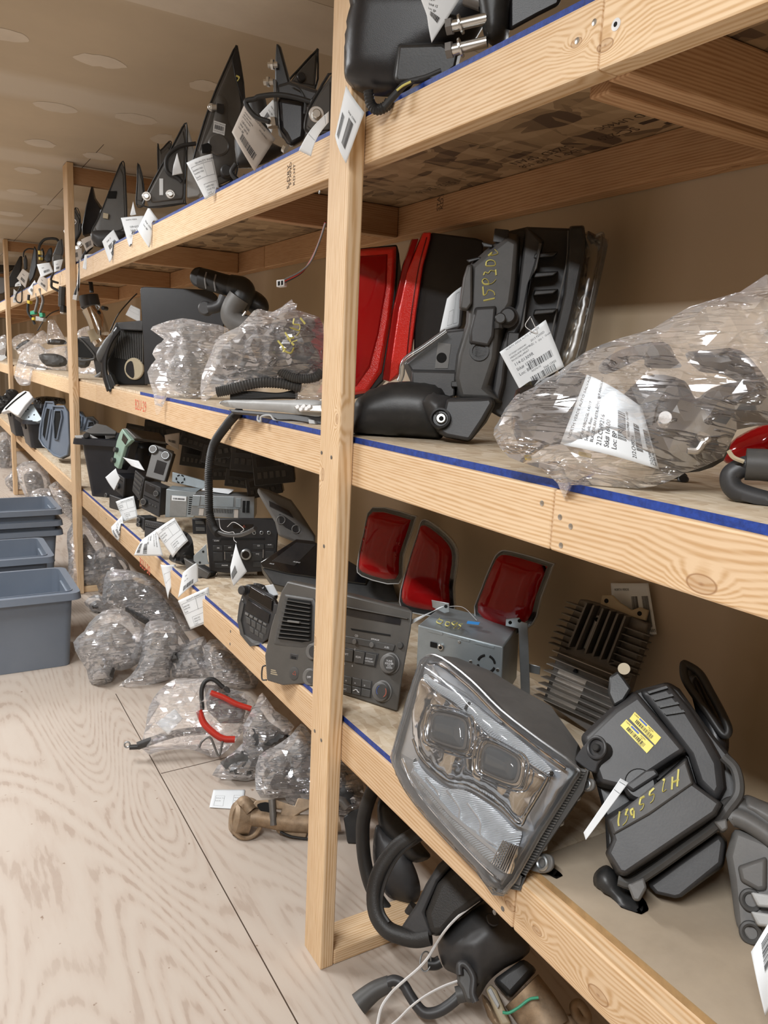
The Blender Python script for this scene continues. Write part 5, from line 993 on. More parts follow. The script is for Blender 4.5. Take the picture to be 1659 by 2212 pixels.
# black tote by the second post, standing askew and reaching past the rail
tote3('black tote full of radio faces on the low shelf by the second post', (.976, 4.47, ZL+.001), .36, .36, .325, 'tote_black', math.radians(-38), group=None)
for i, (px, m, lab) in enumerate(((cL(740,370, 900,360, 980,400, 900,405, 760,400), 'light_grey', 'pale stereo front lying on top in the black tote'), (cL(845,330, 960,250, 1060,270, 1160,330, 1150,355, 900,350), 'grey', 'grey curved trim sticking out of the black tote'), (cL(1040,330, 1130,325, 1150,390, 1050,410), 'light_grey', 'pale square module at the right end of the black tote'))):
    f = Fr(px[-1], Y=4.45+.05*i, n=(-.3, -.6, .7)); t = T(('stereo_front', 'trim_strip', 'control_module')[i], lab, 'car part', f, 'parts in the black tote'); t.ext('body', m, px, -.02, 0, .003)
    if not i: t.cyl('knob', 'black', cL(865,385)[0], .018, 0, .03)
# grey totes tipped on end
cK = conv(0, 640, .16731)
for i, (o_, h_, X_, lab) in enumerate((((595,1365, 690,1368, 705,1420, 655,1700, 625,1975, 560,1930, 510,1840, 520,1700, 560,1500), (600,1440, 655,1460, 620,1680, 590,1850, 545,1790, 565,1600), .83, 'grey tote standing on end, left of two by the second post'), ((690,1420, 830,1422, 875,1500, 890,1900, 870,2040, 780,2080, 700,2050, 625,1975, 650,1760, 670,1600), (705,1475, 790,1478, 800,1560, 740,1850, 700,1840, 690,1620), .86, 'grey tote standing on end, right of two by the second post'), ((1000,1480, 1060,1500, 1120,1590, 1060,1720, 990,1760), (1010,1520, 1060,1560, 1050,1680, 1010,1700), .95, 'grey tote rim showing just right of the second post'), ((1120,1565, 1200,1562, 1260,1620, 1250,1700, 1080,1740), (1150,1620, 1210,1615, 1230,1680, 1130,1700), .98, 'grey tote rim behind the black tote'))):
    f = Fr(cK(o_[8], o_[9])[0], X=X_, n=(-.80, -.6, .1)); t = T('storage_tote', lab, 'tote', f, 'grey totes tipped on the low shelf')
    t.loft('shell', 'tote_grey', cK(*o_), -.01, [(x+(6 if i < 2 else 3), y+4) for x, y in cK(*o_)], -.14, bev=.006); t.tube('rim', 'tote_grey', cK(*o_), .008, h=-.004, closed=True, n=8, k=1)
    t.ext('inside', 'hole', cK(*h_), -.012, -.006, .002)
    t.tube('inner_rim', 'tote_grey', cK(*h_), .007, h=-.003, closed=True, n=8, k=1)
tote3('black tote with a white stereo bezel on top, beyond the tipped grey totes', (.88, 7.02, ZL+.001), .34, .56, .235, 'tote_black', group='black totes on the far low shelf')
tote3('black tote at the left edge beyond the third post', (.86, 8.0, ZL+.001), .34, .56, .26, 'tote_black', group='black totes on the far low shelf')
t = T('trim_panel', 'long white stereo bezel leaning in the far black tote', 'car part', Fr(cK(200,1600)[0], Y=6.7, n=(-.5, -.6, .5))); t.ext('panel', 'white_plastic', cK(10,1500, 60,1430, 230,1260, 310,1215, 370,1225, 425,1300, 330,1400, 230,1540, 180,1520, 110,1470), -.04, 0, .006); t.tube('slot', 'hole', cK(70,1460, 190,1350, 340,1235), .006, h=.002)
t = T('chassis_plate', 'pale blue steel chassis plate sticking out of the far black tote', 'car part', Fr(cK(400,1600)[0], Y=6.72, n=(-.5, -.6, .5))); t.ext('plate', 'blue_steel', cK(270,1450, 430,1400, 545,1590, 480,1620, 300,1600, 250,1560), -.03, 0, .003)
for x, y in ((360,1460), (440,1530), (370,1560), (330,1480)): t.cyl('hole', 'hole', cK(x,y)[0], .006, 0, .002)
lump('dark clutter of stereos at the left edge on the low shelf', cK(-80,1250, 60,1300, 120,1220, 180,1200, 240,1260, 100,1400, 0,1500, -80,1500), Fr(cK(40,1500)[0], Y=7.8, n=(-.5, -.6, .5)), .06, 71, 'black', .04, name='car_radio', cat='car stereo', group=None, freq=14)
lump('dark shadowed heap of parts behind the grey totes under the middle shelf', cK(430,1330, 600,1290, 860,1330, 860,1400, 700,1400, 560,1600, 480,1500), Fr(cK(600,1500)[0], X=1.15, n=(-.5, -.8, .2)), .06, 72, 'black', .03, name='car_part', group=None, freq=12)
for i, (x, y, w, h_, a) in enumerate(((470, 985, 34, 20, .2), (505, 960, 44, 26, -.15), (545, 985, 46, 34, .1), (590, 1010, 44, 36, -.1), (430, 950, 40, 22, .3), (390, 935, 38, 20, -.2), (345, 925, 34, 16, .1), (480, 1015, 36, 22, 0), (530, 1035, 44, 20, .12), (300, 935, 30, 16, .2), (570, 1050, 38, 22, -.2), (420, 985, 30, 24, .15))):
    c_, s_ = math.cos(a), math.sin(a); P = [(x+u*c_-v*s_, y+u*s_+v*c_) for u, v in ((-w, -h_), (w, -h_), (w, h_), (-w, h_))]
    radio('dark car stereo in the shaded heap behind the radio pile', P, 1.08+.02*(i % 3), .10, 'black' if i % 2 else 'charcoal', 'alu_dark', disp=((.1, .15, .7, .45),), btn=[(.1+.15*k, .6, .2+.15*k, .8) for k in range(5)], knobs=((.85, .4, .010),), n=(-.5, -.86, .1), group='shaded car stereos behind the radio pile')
# the radios
f = Fr(cG(260,860)[0], X=.86, n=(-.95, -.25, .15))
t = T('car_radio', 'mint green radio with curved face standing at the end of the radio pile', 'car stereo', f, 'loose car stereos')
t.ext('face_plate', 'mint', cG(330,195, 380,260, 480,380, 370,490, 300,720, 260,850, 200,800, 190,660, 240,400, 290,260), -.012, .01, .003); t.ext('display', 'screen', cG(345,270, 420,370, 380,460, 320,380), .01, .013, .001)
for x, y in ((225,540), (185,710)): t.cyl('knob', 'charcoal', cG(x,y)[0], .013, .01, .03)
t.ext('side_plate', 'black_clean', cG(380,490, 480,400, 400,700, 290,860, 270,850), -.05, -.008, .002); t.ext('top_case', 'alu_dark', cG(340,195, 400,190, 560,350, 480,380), -.2, -.01, .003)
t = T('radio_chassis', 'grey steel radio chassis behind the mint green radio', 'car stereo', Fr(cG(400,860)[0], X=.95, n=(-.5, -.85, .1)), 'loose car stereos')
q = t.quad(cG(400,520, 720,570, 700,880, 340,860), 0); t.qbox('case', 'blue_steel', q, 0, 0, 1, 1, -.12, 0, bev=.002); t.qmany('vent_slot', 'hole', q, [(.03+.1*i, .55+.12*j, .09+.1*i, .62+.12*j) for i in range(3) for j in range(4)], 0, .001); t.qmany('raised_panel', 'steel', q, [(.3, .1, .9, .6)], 0, .004)
kk = lambda *v: cG(*v)
radio('black radio with two round knobs tilted on top of the pile', kk(850,450, 1170,560, 1020,1060, 710,970), .88, .05, 'grey', 'black_clean', knobs=((.06, .16, .021), (.72, .22, .021)), disp=((.3, .06, .65, .14), (.35, .42, .85, .82)), n=(-.55, -.8, .35))
radio('radio with chrome striped face under the mint green one', kk(205,895, 360,1000, 345,1320, 200,1180), .84, .12, 'charcoal', 'black_clean', knobs=((-.15, .35, .010), (.5, .6, .014)), slot=((.1, .2, .9, .24),), n=(-.93, -.32, .1))
radio('upright narrow radio edge on beside the striped one', kk(540,870, 690,1000, 610,1370, 490,1210), .84, .06, 'charcoal', 'black_clean', btn=[(.1, .1+.2*i, .9, .2+.2*i) for i in range(4)], n=(-.9, -.4, .1))
radio('lowest black radio at the left end of the pile', kk(120,1270, 340,1350, 330,1720, 120,1640), .80, .1, 'charcoal', 'black_clean', knobs=((-.1, .05, .012),), disp=((.15, .35, .85, .9),), n=(-.93, -.32, .1))
r_, q_ = radio('radio with grey chassis, big volume dial and red dark display', kk(700,1040, 960,1150, 930,1640, 640,1490), .84, .10, 'charcoal', 'charcoal', knobs=((.15, .72, .016), (.82, .25, .014)), disp=((.08, .08, .68, .36),), slot=((.05, .5, .95, .53),), btn=[(.4+.16*i, .68, .52+.16*i, .74) for i in range(3)], n=(-.72, -.68, .1))
t = T('radio_chassis', 'light steel chassis with barcode label beside the dial radio', 'car stereo', Fr(cG(1050,1650)[0], X=.90, n=(-.42, -.9, .05)), 'loose car stereos')
q = t.quad(cG(1050,1180, 1540,1230, 1500,1640, 1030,1640), 0); t.qbox('case', 'blue_steel', q, 0, 0, 1, 1, -.15, 0, bev=.002); t.qmany('raised_panel', 'steel', q, [(.15, .2, .72, .95)], 0, .003); lb = t.qbox('label', 'paper', q, .2, .2, .68, .38, .003, .004, bev=0); t.qmany('barcode', 'ink', q, bars(.24, .64, .28, .34, 5), .004, .0046, sub=lb); t.qmany('vent_slot', 'hole', q, [(.78, .2+.08*i, .93, .24+.08*i) for i in range(9)], 0, .001)
t = T('radio_chassis', 'steel chassis with round fan grille lying slanted above the pile', 'car stereo', Fr(cG(1200,1080)[0], X=.98, n=(-.35, -.9, .15)), 'loose car stereos')
q = t.quad(cG(1150,900, 1700,1050, 1700,1200, 1140,1060), 0); t.qbox('case', 'blue_steel', q, 0, 0, 1, 1, -.12, 0, bev=.002)
for k in range(6):
    c = q(.24, .5); a = k*math.pi/3; bm = bmesh.new(); bm_tube(bm, [c+Vector((math.cos(a+d)*.018, math.sin(a+d)*.018, .001)) for d in (-.35, -.15, .1, .3)], .003, 6); t.put('fan_slot', bm, 'hole')
radio('black radio lying under the dial radio at the deck edge', kk(570,1600, 690,1650, 680,1860, 560,1740), .80, .08, 'charcoal', 'black', knobs=((.5, .3, .011), (.5, .75, .011)), n=(-.85, -.5, .1))
radio('black radio below the dial radio, partly under white tags', kk(700,1680, 1000,1740, 900,2080, 690,2010), .80, .1, 'charcoal', 'black', slot=((.05, .3, .95, .36),), btn=[(.05+.1*i, .15, .12+.1*i, .22) for i in range(9)], n=(-.72, -.68, .2))
t = T('cassette_deck', 'silver cassette deck mechanism with open slots and a cream label on top', 'car stereo', Fr(cH(100,550)[0], X=.90, n=(-.42, -.9, .06)), 'loose car stereos')
q = t.quad(cH(95,275, 830,290, 825,560, 60,520), 0); t.qbox('case', 'steel', q, 0, 0, 1, 1, -.16, 0, bev=.002)
t.qmany('vent_slot', 'hole', q, [(.34+.025*i, .62, .35+.025*i, .80) for i in range(13)], 0, .001); t.qmany('connector', 'hole', q, [(.81, .2, .855, .72), (.87, .2, .92, .72), (.20, .12, .25, .32), (.44, .22, .5, .42)], 0, .004); t.qmany('step', 'blue_steel', q, [(.0, .02, .12, .5), (.14, .02, .3, .45), (.32, .05, .66, .5), (.7, .1, .78, .5), (.1, .55, .75, .58)], 0, .006)
t.qmany('tape_patch', 'tan_paper', q, [(.13, .62, .20, .95), (.68, .6, .745, .98)], .001, .003)
def onface(t, px, z): 
    p = at(px[0], px[1], Z=z)-t.fr.O; return Vector((p.dot(t.fr.u), p.dot(t.fr.v), p.dot(t.fr.n)))
zt_ = t.fr.O.z+q(0, 0).y+.002
bm = bmesh.new(); P = [onface(t, c, zt_) for c in cH(195,215, 240,185, 600,205, 520,260)]; bm_prism(bm, P, [p+Vector((0, .0008, 0)) for p in P]); t.put('label', bm, 'paper')
# dark blue double-din radio
f = Fr(cH(290,1180)[0], X=.86, n=(-.45, -.88, .10))
t = T('car_radio', 'near black radio with silver ringed centre knob, SCAN and PHONE buttons', 'car stereo', f, 'loose car stereos')
q = t.quad(cH(250,560, 1105,560, 1080,1180, 280,1190), 0)
t.qbox('case', 'black', q, .03, .05, .97, .95, -.14, -.01); t.ext('face_plate', 'black_clean', cH(250,560, 700,548, 1095,560, 1110,700, 1085,1150, 900,1190, 500,1210, 290,1180, 250,700), -.012, 0, .004)
t.qbox('disc_slot', 'hole', q, .20, .36, .83, .40, 0, .001, bev=0); t.qbox('hazard_window', 'gloss_black', q, .37, .1, .66, .18, 0, .002)
t.qmany('button', 'black', q, [(.08, .38, .19, .43), (.08, .50, .22, .60), (.24, .50, .38, .60), (.66, .48, .82, .58), (.84, .48, .96, .56), (.08, .63, .22, .80), (.26, .63, .40, .80), (.64, .63, .8, .8), (.84, .62, .97, .78), (.1, .84, .38, .93), (.66, .82, .96, .92)], 0, .0025, bev=.001)
b = t.qcyl('centre_knob', 'steel', q, .56, .67, .0195, 0, .014); t.qcyl('knob_face', 'gloss_black', q, .56, .67, .0135, .0142, .016, sub=b)
for u in (.675, .78, .885): k = t.qcyl('small_knob', 'steel', q, u, .26, .007, 0, .006); t.qcyl('knob_face', 'hole', q, u, .26, .004, .006, .007, sub=k)
t.qmany('chrome_bar', 'alu', q, [(.245, .62, .252, .77), (.805, .58, .812, .74)], .002, .004)
t.qtext('lettering', 'white_ink', q, [('SCAN', .1, .42, .035), ('FM', .14, .56, .035), ('AM', .30, .55, .035), ('CD', .72, .52, .035), ('AUX', .87, .50, .035), ('PHONE', .2, .89, .035), ('SETUP', .8, .85, .035), ('|<<', .34, .70, .045), ('>>|', .70, .68, .045)], .003)
bm = bmesh.new(); c = q(.53, .14); bm_tube(bm, [c+Vector((math.cos(a_)*.005, math.sin(a_)*.005, .0025)) for a_ in (math.pi/2, math.pi/2+2.09, math.pi/2+4.19)], .0007, 5, True); t.put('triangle_mark', bm, 'red_ink')
radio('black climate control panel left of the near black radio', cH(80,550, 240,560, 260,740, 90,740), .93, .06, 'black_clean', 'black', btn=[(.25, .15, .9, .35), (.25, .55, .9, .8)], n=(-.45, -.88, .1))
t = T('steel_chassis', 'ribbed silver disc player body standing under the near black radio', 'car stereo', Fr(cH(390,1600)[0], X=.90, n=(-.35, -.93, .03)), 'loose car stereos')
q = t.quad([(468, 1243), (556, 1235), (556, 1306), (466, 1318)], 0); t.qbox('case', 'alu', q, 0, -.3, 1, 1, -.12, 0, bev=.002); t.qmany('rib', 'alu_dark', q, [(.04+.085*i, .05, .055+.085*i, .72) for i in range(11)], 0, .0015)
t.qmany('vent_slot', 'hole', q, [(.22, .8, .38, .83), (.22, .92, .38, .95), (.18, .82, .2, .93), (.4, .82, .42, .93)], 0, .001)
radio('brown black radio turned away left of the silver disc player', [(396, 1205), (453, 1238), (446, 1318), (404, 1262)], .80, .05, 'bezel_grey', 'black', knobs=((.62, .42, .018),), btn=[(.1, .7, .3, .78), (.35, .75, .55, .83)], n=(-.85, -.52, .08))
lump('black tangle of brackets and clips at the deck edge left of the silver player', cF(560,820, 640,860, 660,980, 640,1060, 560,1060, 480,1020, 520,940), Fr(cF(560,1050)[0], X=.80, n=(-.7, -.7, .1)), .03, 77, 'black', .02, name='mounting_bracket', cat='bracket', group=None, freq=40)
t = T('bracket', 'pale blue steel mounting bracket beside the near black radio', 'bracket', Fr((440, 1220), X=.80, n=(-.6, -.8, .1))); t.ext('plate', 'blue_steel', cH(100,1000, 250,860, 270,1060, 290,1100, 160,1110, 100,1060), -.003, 0, .001); t.cyl('hole', 'hole', cH(215,950)[0], .004, 0, .001); t.cyl('hole', 'hole', cH(175,1080)[0], .004, 0, .001)
# grey angled console bezel in the shade
t = T('console_bezel', 'grey angled stereo bezel leaning in the shade behind the near post', 'dashboard panel', Fr(cH(1300,1000)[0], X=1.08, n=(-.3, -.93, .2)))
t.ext('panel', 'grey', cH(870,180, 1000,210, 1270,330, 1380,480, 1560,760, 1560,900, 1300,830, 1120,760, 1080,600, 960,400, 870,240), -.03, 0, .008)
t.ext('display', 'screen', cH(1000,340, 1240,460, 1300,550, 1010,410), 0, .003, .001); t.ext('control_area', 'black_clean', cH(1120,500, 1180,520, 1340,640, 1360,740, 1200,660, 1130,600), 0, .003, .002)
for x, y in ((1145,570), (1325,680)): t.ring('dial_ring', 'grey', cH(x,y)[0], .014, .002, .005, sy=1)
# curved climate panel
f = Fr((585, 1405), X=.80, n=(-.86, -.42, .22))
t = T('climate_panel', 'dark curved climate control panel between the silver player and the dash panel', 'dashboard panel', f)
t.loft('panel', 'charcoal', c8(65,300, 80,295, 200,360, 225,400, 180,560, 150,620, 90,600, 40,540, 25,470, 35,390), 0, c8(100,300, 110,295, 210,350, 235,400, 195,560, 165,610, 110,590, 70,540, 60,470, 65,390), -.05, bev=.004)
t.ext('rim', 'dark_grey', c8(30,470, 50,380, 60,390, 44,470, 60,540, 100,580, 150,600, 148,612, 90,598, 42,540), 0, .005, .002)
q = t.quad(c8(95,305, 205,370, 200,430, 85,360), .0); t.qbox('upper_panel', 'gloss_black', q, 0, 0, 1, .95, 0, .006, bev=.002)
q = t.quad(c8(82,370, 190,440, 180,490, 66,425), .0); t.qbox('display', 'screen', q, 0, 0, 1, .9, 0, .004, bev=.001); t.qmany('button', 'grey', q, [(.05+.19*i, 1.05, .19+.19*i, 1.25) for i in range(5)], 0, .004, bev=.001)
q = t.quad(c8(66,440, 178,505, 165,580, 75,520), .0); t.qmany('button', 'dark_grey', q, [(.05+.24*i, .1, .25+.24*i, .5) for i in range(4)]+[(.2+.24*i, .6, .4+.24*i, .9) for i in range(3)], 0, .003, bev=.001)
t.cyl('knob', 'charcoal', c8(62,325)[0], .013, -.01, .02); q = t.quad(c8(50,350, 65,350, 45,540, 32,500), .0); t.qmany('side_button', 'light_grey', q, [(.4, .1+.15*i, .7, .14+.15*i) for i in range(6)], .001, .003)
lump('clutter of clips and loose wires behind the curved climate panel', c8(110,290, 160,300, 220,340, 210,370, 120,310), Fr(c8(200,370)[0], X=.86, n=(-.7, -.5, .5)), .012, 78, 'black', .012, name='clip', cat='bracket', group=None, freq=60, res=.006)
# ---- tags along the low shelf edge
def fT(p, X=.755, n=(-.7, -.7, .1)): return Fr(p, X=X, n=n)
QI = dict(items=[('QUALITY INSPECTED', .3, .13, .06), ('INSPECTED', .1, .28, .05), ('INSPECTED', .1, .36, .05), ('DATE', .1, .46, .05), ('INSPECTED', .35, .76, .05), ('SOLD TO', .35, .84, .06), ('DATE', .35, .92, .05)], boxes=[(.08, .16, .95, .5), (.3, .66, .95, .95), (.6, .16, .95, .5)])
ST = dict(items=[('NORTH VERDE', .12, .16, .07), ('AUTO SALVAGE', .12, .26, .06), ('Stk#', .12, .44, .1), ('Loc: BP', .12, .56, .1)], bc=[(.4, .55, .9, .7), (.3, .82, .85, .94)])
tag('white tag hanging at the left end of the radio pile above another', kk(225,1385, 520,1290, 590,1640, 350,1715), fr=fT((250, 1125), .76), curl=.012, **QI)
tag('curled white tag below it at the left end of the radio pile', kk(330,1610, 440,1930, 260,2020, 150,1800), fr=fT((250, 1140), .755), curl=.012, seed=41, **ST)
tag('white box-lined tag on the deck edge left of the hanging conduit', cF(380,820, 520,725, 620,890, 510,1010), fr=fT((360, 1200), .75), curl=.01, **QI)
tag('white barcode tag fanned out under the box-lined tag', cF(400,800, 440,1000, 230,995, 290,880), fr=fT((340, 1200), .757), curl=.006, seed=43, **ST)
tag('white curled tag hanging down over the low rail, left of two', cF(420,1060, 530,1060, 530,1170, 475,1310), fr=fT((355, 1280), .755), curl=.016, seed=44, boxes=[(.2, .3, .7, .6)])
tag('white curled tag beside it nearest the brown black radio', cF(580,1120, 690,1040, 690,1180, 545,1300), fr=fT((400, 1285), .755), curl=.012, seed=45, items=[('Stk#', .3, .3, .08), ('Loc: BP', .3, .5, .08)], bc=[(.3, .7, .8, .9)])
tag('large white box-lined tag hanging from the low rail below the silver player', cF(545,1320, 765,1220, 795,1460, 635,1525), fr=fT((415, 1350), .745), curl=.014, **QI)
tag('white tag wired to the conduit hanging in front of the near black radio', cF(960,910, 1040,1110, 945,1215, 920,1080), fr=Fr((505, 1265), X=.75, n=(-.7, -.7, .1)), curl=.006, seed=47, bc=[(.4, .5, .7, .95)])
tag('narrow white tag sticking up at the left end of the radios', cF(100,370, 130,440, 88,530, 25,435), fr=fT((245, 1060), .80), curl=.004)
tag('white tag strip lying across the two round knob radio', kk(340,660, 600,720, 700,880, 480,800), fr=fT((300, 1015), .82), curl=.006, boxes=[(.2, .3, .8, .6)])
tag('tan tag standing among the dark parts behind the radios', kk(1020,300, 1270,260, 1250,540, 1040,420), fr=fT((370, 960), 1.05), mat='tan_paper', curl=.01, bc=[(.3, .5, .8, .7)], group=None)
tag('small white folded tag between the climate panel and the navigation unit', [(572, 1265), (590, 1262), (602, 1285), (585, 1288)], fr=fT((590, 1288), .84), curl=.004)
# ================================================================ floor: totes, bags, steering parts
tote3('large grey tote standing on the floor at the left edge, nearest of the totes', (.29, 3.78, .001), .50, .42, .355, 'tote_grey', group='grey totes on the floor', flare=.93)
tote3('grey tote behind the nearest one, its mouth narrower in view', (.27, 4.42, .001), .50, .42, .37, 'tote_grey', group='grey totes on the floor', flare=.93)
tote3('lowest of the three nested grey totes against the second post', (.42, 5.25, .001), .52, .44, .33, 'tote_grey', group='nested grey totes', flare=.9)
tote3('middle of the three nested grey totes against the second post', (.42, 5.25, .06), .52, .44, .33, 'tote_grey', group='nested grey totes', flare=.9)
tote3('top one of the three nested grey totes against the second post', (.42, 5.25, .13), .52, .44, .33, 'tote_grey', group='nested grey totes', flare=.9)
cM = conv(140, 1150, .3496); cN = conv(760, 1740, .26522); cP = conv(1000, 1980, .19892)
def ff(p, lean=.45): return Fr(p, Z=0.0, lean=lean)
def floorbag(label, px, base, seed, thick, parts, mat='milky_bag', lean=.45, **k):
    fr = ff(base, lean)
    for i, (pp, m, lab, nm, cat) in enumerate(parts): lump(lab, pp, fr, k.get('pt', .05), seed*7+i, m, .004, name=nm, cat=cat, res=.012, R=.14, cv=0)
    if not k.get('nofill'):
        cx = sum(p[0] for p in px)/len(px); cy = sum(p[1] for p in px)/len(px)
        lump('tangle of dusty parts filling the '+label.replace('clear ', '')[:44].rsplit(' ', 1)[0], [(cx+(x-cx)*.72, cy+(y-cy)*.72+6) for x, y in px], fr, thick*.30, seed*7+5, 'mottle', .012, name='bagged_part', res=.014, freq=9, R=.4)
    return bag(label, px, fr, thick, seed=seed, mat=mat, res=k.get('res', .010), amp=k.get('amp', .017), knot=k.get('knot'), neck=k.get('neck'), freq=k.get('freq', 14), group='bags of parts on the floor'), fr
LP = 'grey dusty part inside the '
floorbag('clear knotted bag on the floor just right of the second post', cM(175,130, 250,90, 290,95, 330,130, 390,190, 420,300, 400,350, 230,370, 205,350, 170,220), (215, 1285), 31, .10, [(cM(190,160, 320,150, 380,260, 300,340, 220,330), 'dark_grey', LP+'knotted bag by the second post', 'car_part', 'car part')], knot=cM(270,95)[0], mat='bag')
floorbag('large clear bag under the shelf behind the three front bags', cM(235,350, 262,240, 330,228, 430,240, 560,290, 700,420, 760,520, 800,660, 560,640, 500,560, 330,480, 240,450), (300, 1360), 32, .12, [(cM(320,440, 600,430, 680,560, 500,570, 380,500), 'charcoal', 'dark panel inside the large bag under the shelf', 'car_part', 'car part'), (cM(260,300, 420,290, 540,380, 420,430, 270,420), 'dark_grey', LP+'top of the large bag under the shelf', 'car_part', 'car part')], knot=cM(280,235)[0])
floorbag('clear bag with a thin black hoop at the left of the front bags', cM(120,430, 180,385, 240,400, 330,470, 330,500, 200,500, 150,470), (210, 1325), 33, .05, [(cM(150,440, 200,450, 260,490, 170,480), 'black', 'thin black part in the small flat bag', 'car_part', 'car part')])
floorbag('leftmost front clear bag, knotted at its upper left', cM(52,680, 120,610, 150,560, 230,490, 320,470, 400,500, 490,590, 500,640, 470,800, 350,855, 312,850, 290,920, 200,948, 150,920, 135,850, 90,780), (205, 1480), 34, .12, [(cM(330,700, 480,670, 450,800, 340,840, 280,780), 'black', 'black plastic module inside the leftmost front bag', 'car_module', 'car part'), (cM(150,640, 300,620, 330,760, 300,900, 170,920, 150,800, 110,700), 'dark_grey', LP+'leftmost front bag', 'car_part', 'car part')], knot=cM(140,605)[0])
floorbag('second front clear bag, spreading into a flat point at the floor', cM(490,600, 520,550, 600,545, 690,560, 740,620, 780,700, 700,760, 650,860, 640,910, 480,950, 330,955, 400,890, 450,820, 470,740), (290, 1482), 35, .10, [(cM(520,740, 620,700, 680,760, 620,880, 480,900, 470,820), 'bezel_grey', LP+'second front bag', 'car_part', 'car part'), (cM(620,620, 700,620, 700,800, 650,820), 'dark_grey', 'flat part standing in the second front bag', 'car_part', 'car part')], knot=cM(690,640)[0])
floorbag('third front clear bag with a smooth dark rounded part', cM(660,770, 690,710, 760,680, 860,640, 880,700, 940,800, 990,910, 700,910, 660,860), (400, 1470), 36, .09, [(cM(680,780, 740,720, 840,720, 870,820, 850,900, 700,890), 'charcoal', 'smooth dark rounded part in the third front bag', 'car_part', 'car part')], knot=cM(865,900)[0], freq=20)
floorbag('shadowed clear bag under the low rail behind the front bags', cM(860,700, 960,660, 1100,760, 1180,880, 1180,960, 1000,960, 900,900), (500, 1490), 37, .08, [(cM(900,760, 1000,740, 1120,860, 1000,920), 'black', 'dark part in the shadowed bag under the rail', 'car_part', 'car part')])
_, fr = floorbag('big clear bag with red cables and a black arm lying on the floor', cM(470,1375, 500,1200, 520,1080, 580,980, 680,905, 800,905, 930,900, 1010,960, 1110,990, 1180,1060, 1160,1140, 1060,1280, 950,1390, 860,1370, 760,1340, 600,1350), (430, 1640), 38, .08, [(cM(860,940, 1000,950, 1130,1040, 1100,1180, 960,1180, 880,1100), 'charcoal', 'dark bundle inside the bag with red cables', 'wiring_harness', 'wiring')], knot=cM(850,900)[0], pt=.03, freq=12, nofill=1)
t = T('battery_cable', 'lower red battery cable curving inside the clear floor bag', 'cable', fr, 'red battery cables'); t.tube('cable', 'red_cable', cM(830,1100, 860,1180, 920,1240, 980,1275, 1050,1280), .012, h=.065)
t = T('battery_cable', 'upper red battery cable inside the clear floor bag', 'cable', fr, 'red battery cables'); t.tube('cable', 'red_cable', cM(900,990, 980,1020, 1060,1060, 1150,1090), .010, h=.065)
t = T('hinge_arm', 'black metal arm with an eyelet tip poking out of the clear floor bag', 'car part', fr); t.tube('arm', 'charcoal', cM(450,1320, 560,1280, 700,1240, 900,1220), .016, h=.03, flat=.7); t.tube('tip', 'black', cM(400,1328, 460,1325), .009, h=.02); t.ring('eyelet', 'steel', cM(385,1312)[0], .009, .003, .02)
t = T('wire_loop', 'black wire loop inside the clear bag with red cables', 'wire', fr); t.tube('wire', 'rubber', cM(850,1100, 845,980, 870,920, 920,910, 980,960), .008, h=.06)
t = T('bent_wire', 'thin grey bent wire showing at the bottom of the clear floor bag', 'wire', fr); t.tube('wire', 'alu_dark', cM(830,1330, 850,1290, 900,1270, 950,1380, 975,1290), .004, h=.075)
tag('white sheet inside the clear bag with red cables', cM(560,1180, 680,1090, 730,1150, 640,1250), fr=ff((430, 1640)), h=.05, curl=.004)
for base, px, sd, lab, parts in (((560, 1690), (910,1500, 1000,1390, 1100,1300, 1100,1200, 1180,1060, 1220,990, 1300,1100, 1420,1200, 1300,1330, 1190,1520, 1050,1530), 39, 'clear bag with a curved black strip, left of the near post', [((960,1420, 1100,1330, 1180,1400, 1160,1510, 1000,1500), 'dark_grey', 'curved strip inside the bag left of the near post'), ((1140,1200, 1250,1180, 1400,1260, 1280,1330, 1160,1330), 'charcoal', 'dusty hose in the bag left of the near post')]),
    ((620, 1745), (1175,1530, 1200,1380, 1300,1320, 1400,1250, 1460,1180, 1520,1250, 1700,1500, 1680,1700, 1400,1690, 1360,1640, 1210,1640), 40, 'pair of clear bags of black parts behind the near post', [((1220,1420, 1380,1380, 1400,1600, 1240,1620), 'charcoal', 'black part in the bag behind the near post'), ((1400,1380, 1500,1300, 1640,1480, 1620,1660, 1420,1620, 1360,1560), 'black', 'second black part in the bag behind the near post')])):
    floorbag(lab, cM(*px), base, sd, .08, [(cM(*a), m, l, 'car_part', 'car part') for a, m, l in parts], freq=12)
floorbag('clear bag in the shade right of the near post behind the column', [(735, 1600), (780, 1650), (800, 1700), (790, 1760), (700, 1760), (680, 1650)], (740, 1760), 41, .06, [([(735, 1640), (775, 1690), (770, 1740), (720, 1740)], 'black', 'black part in the bag right of the near post', 'car_part', 'car part')])
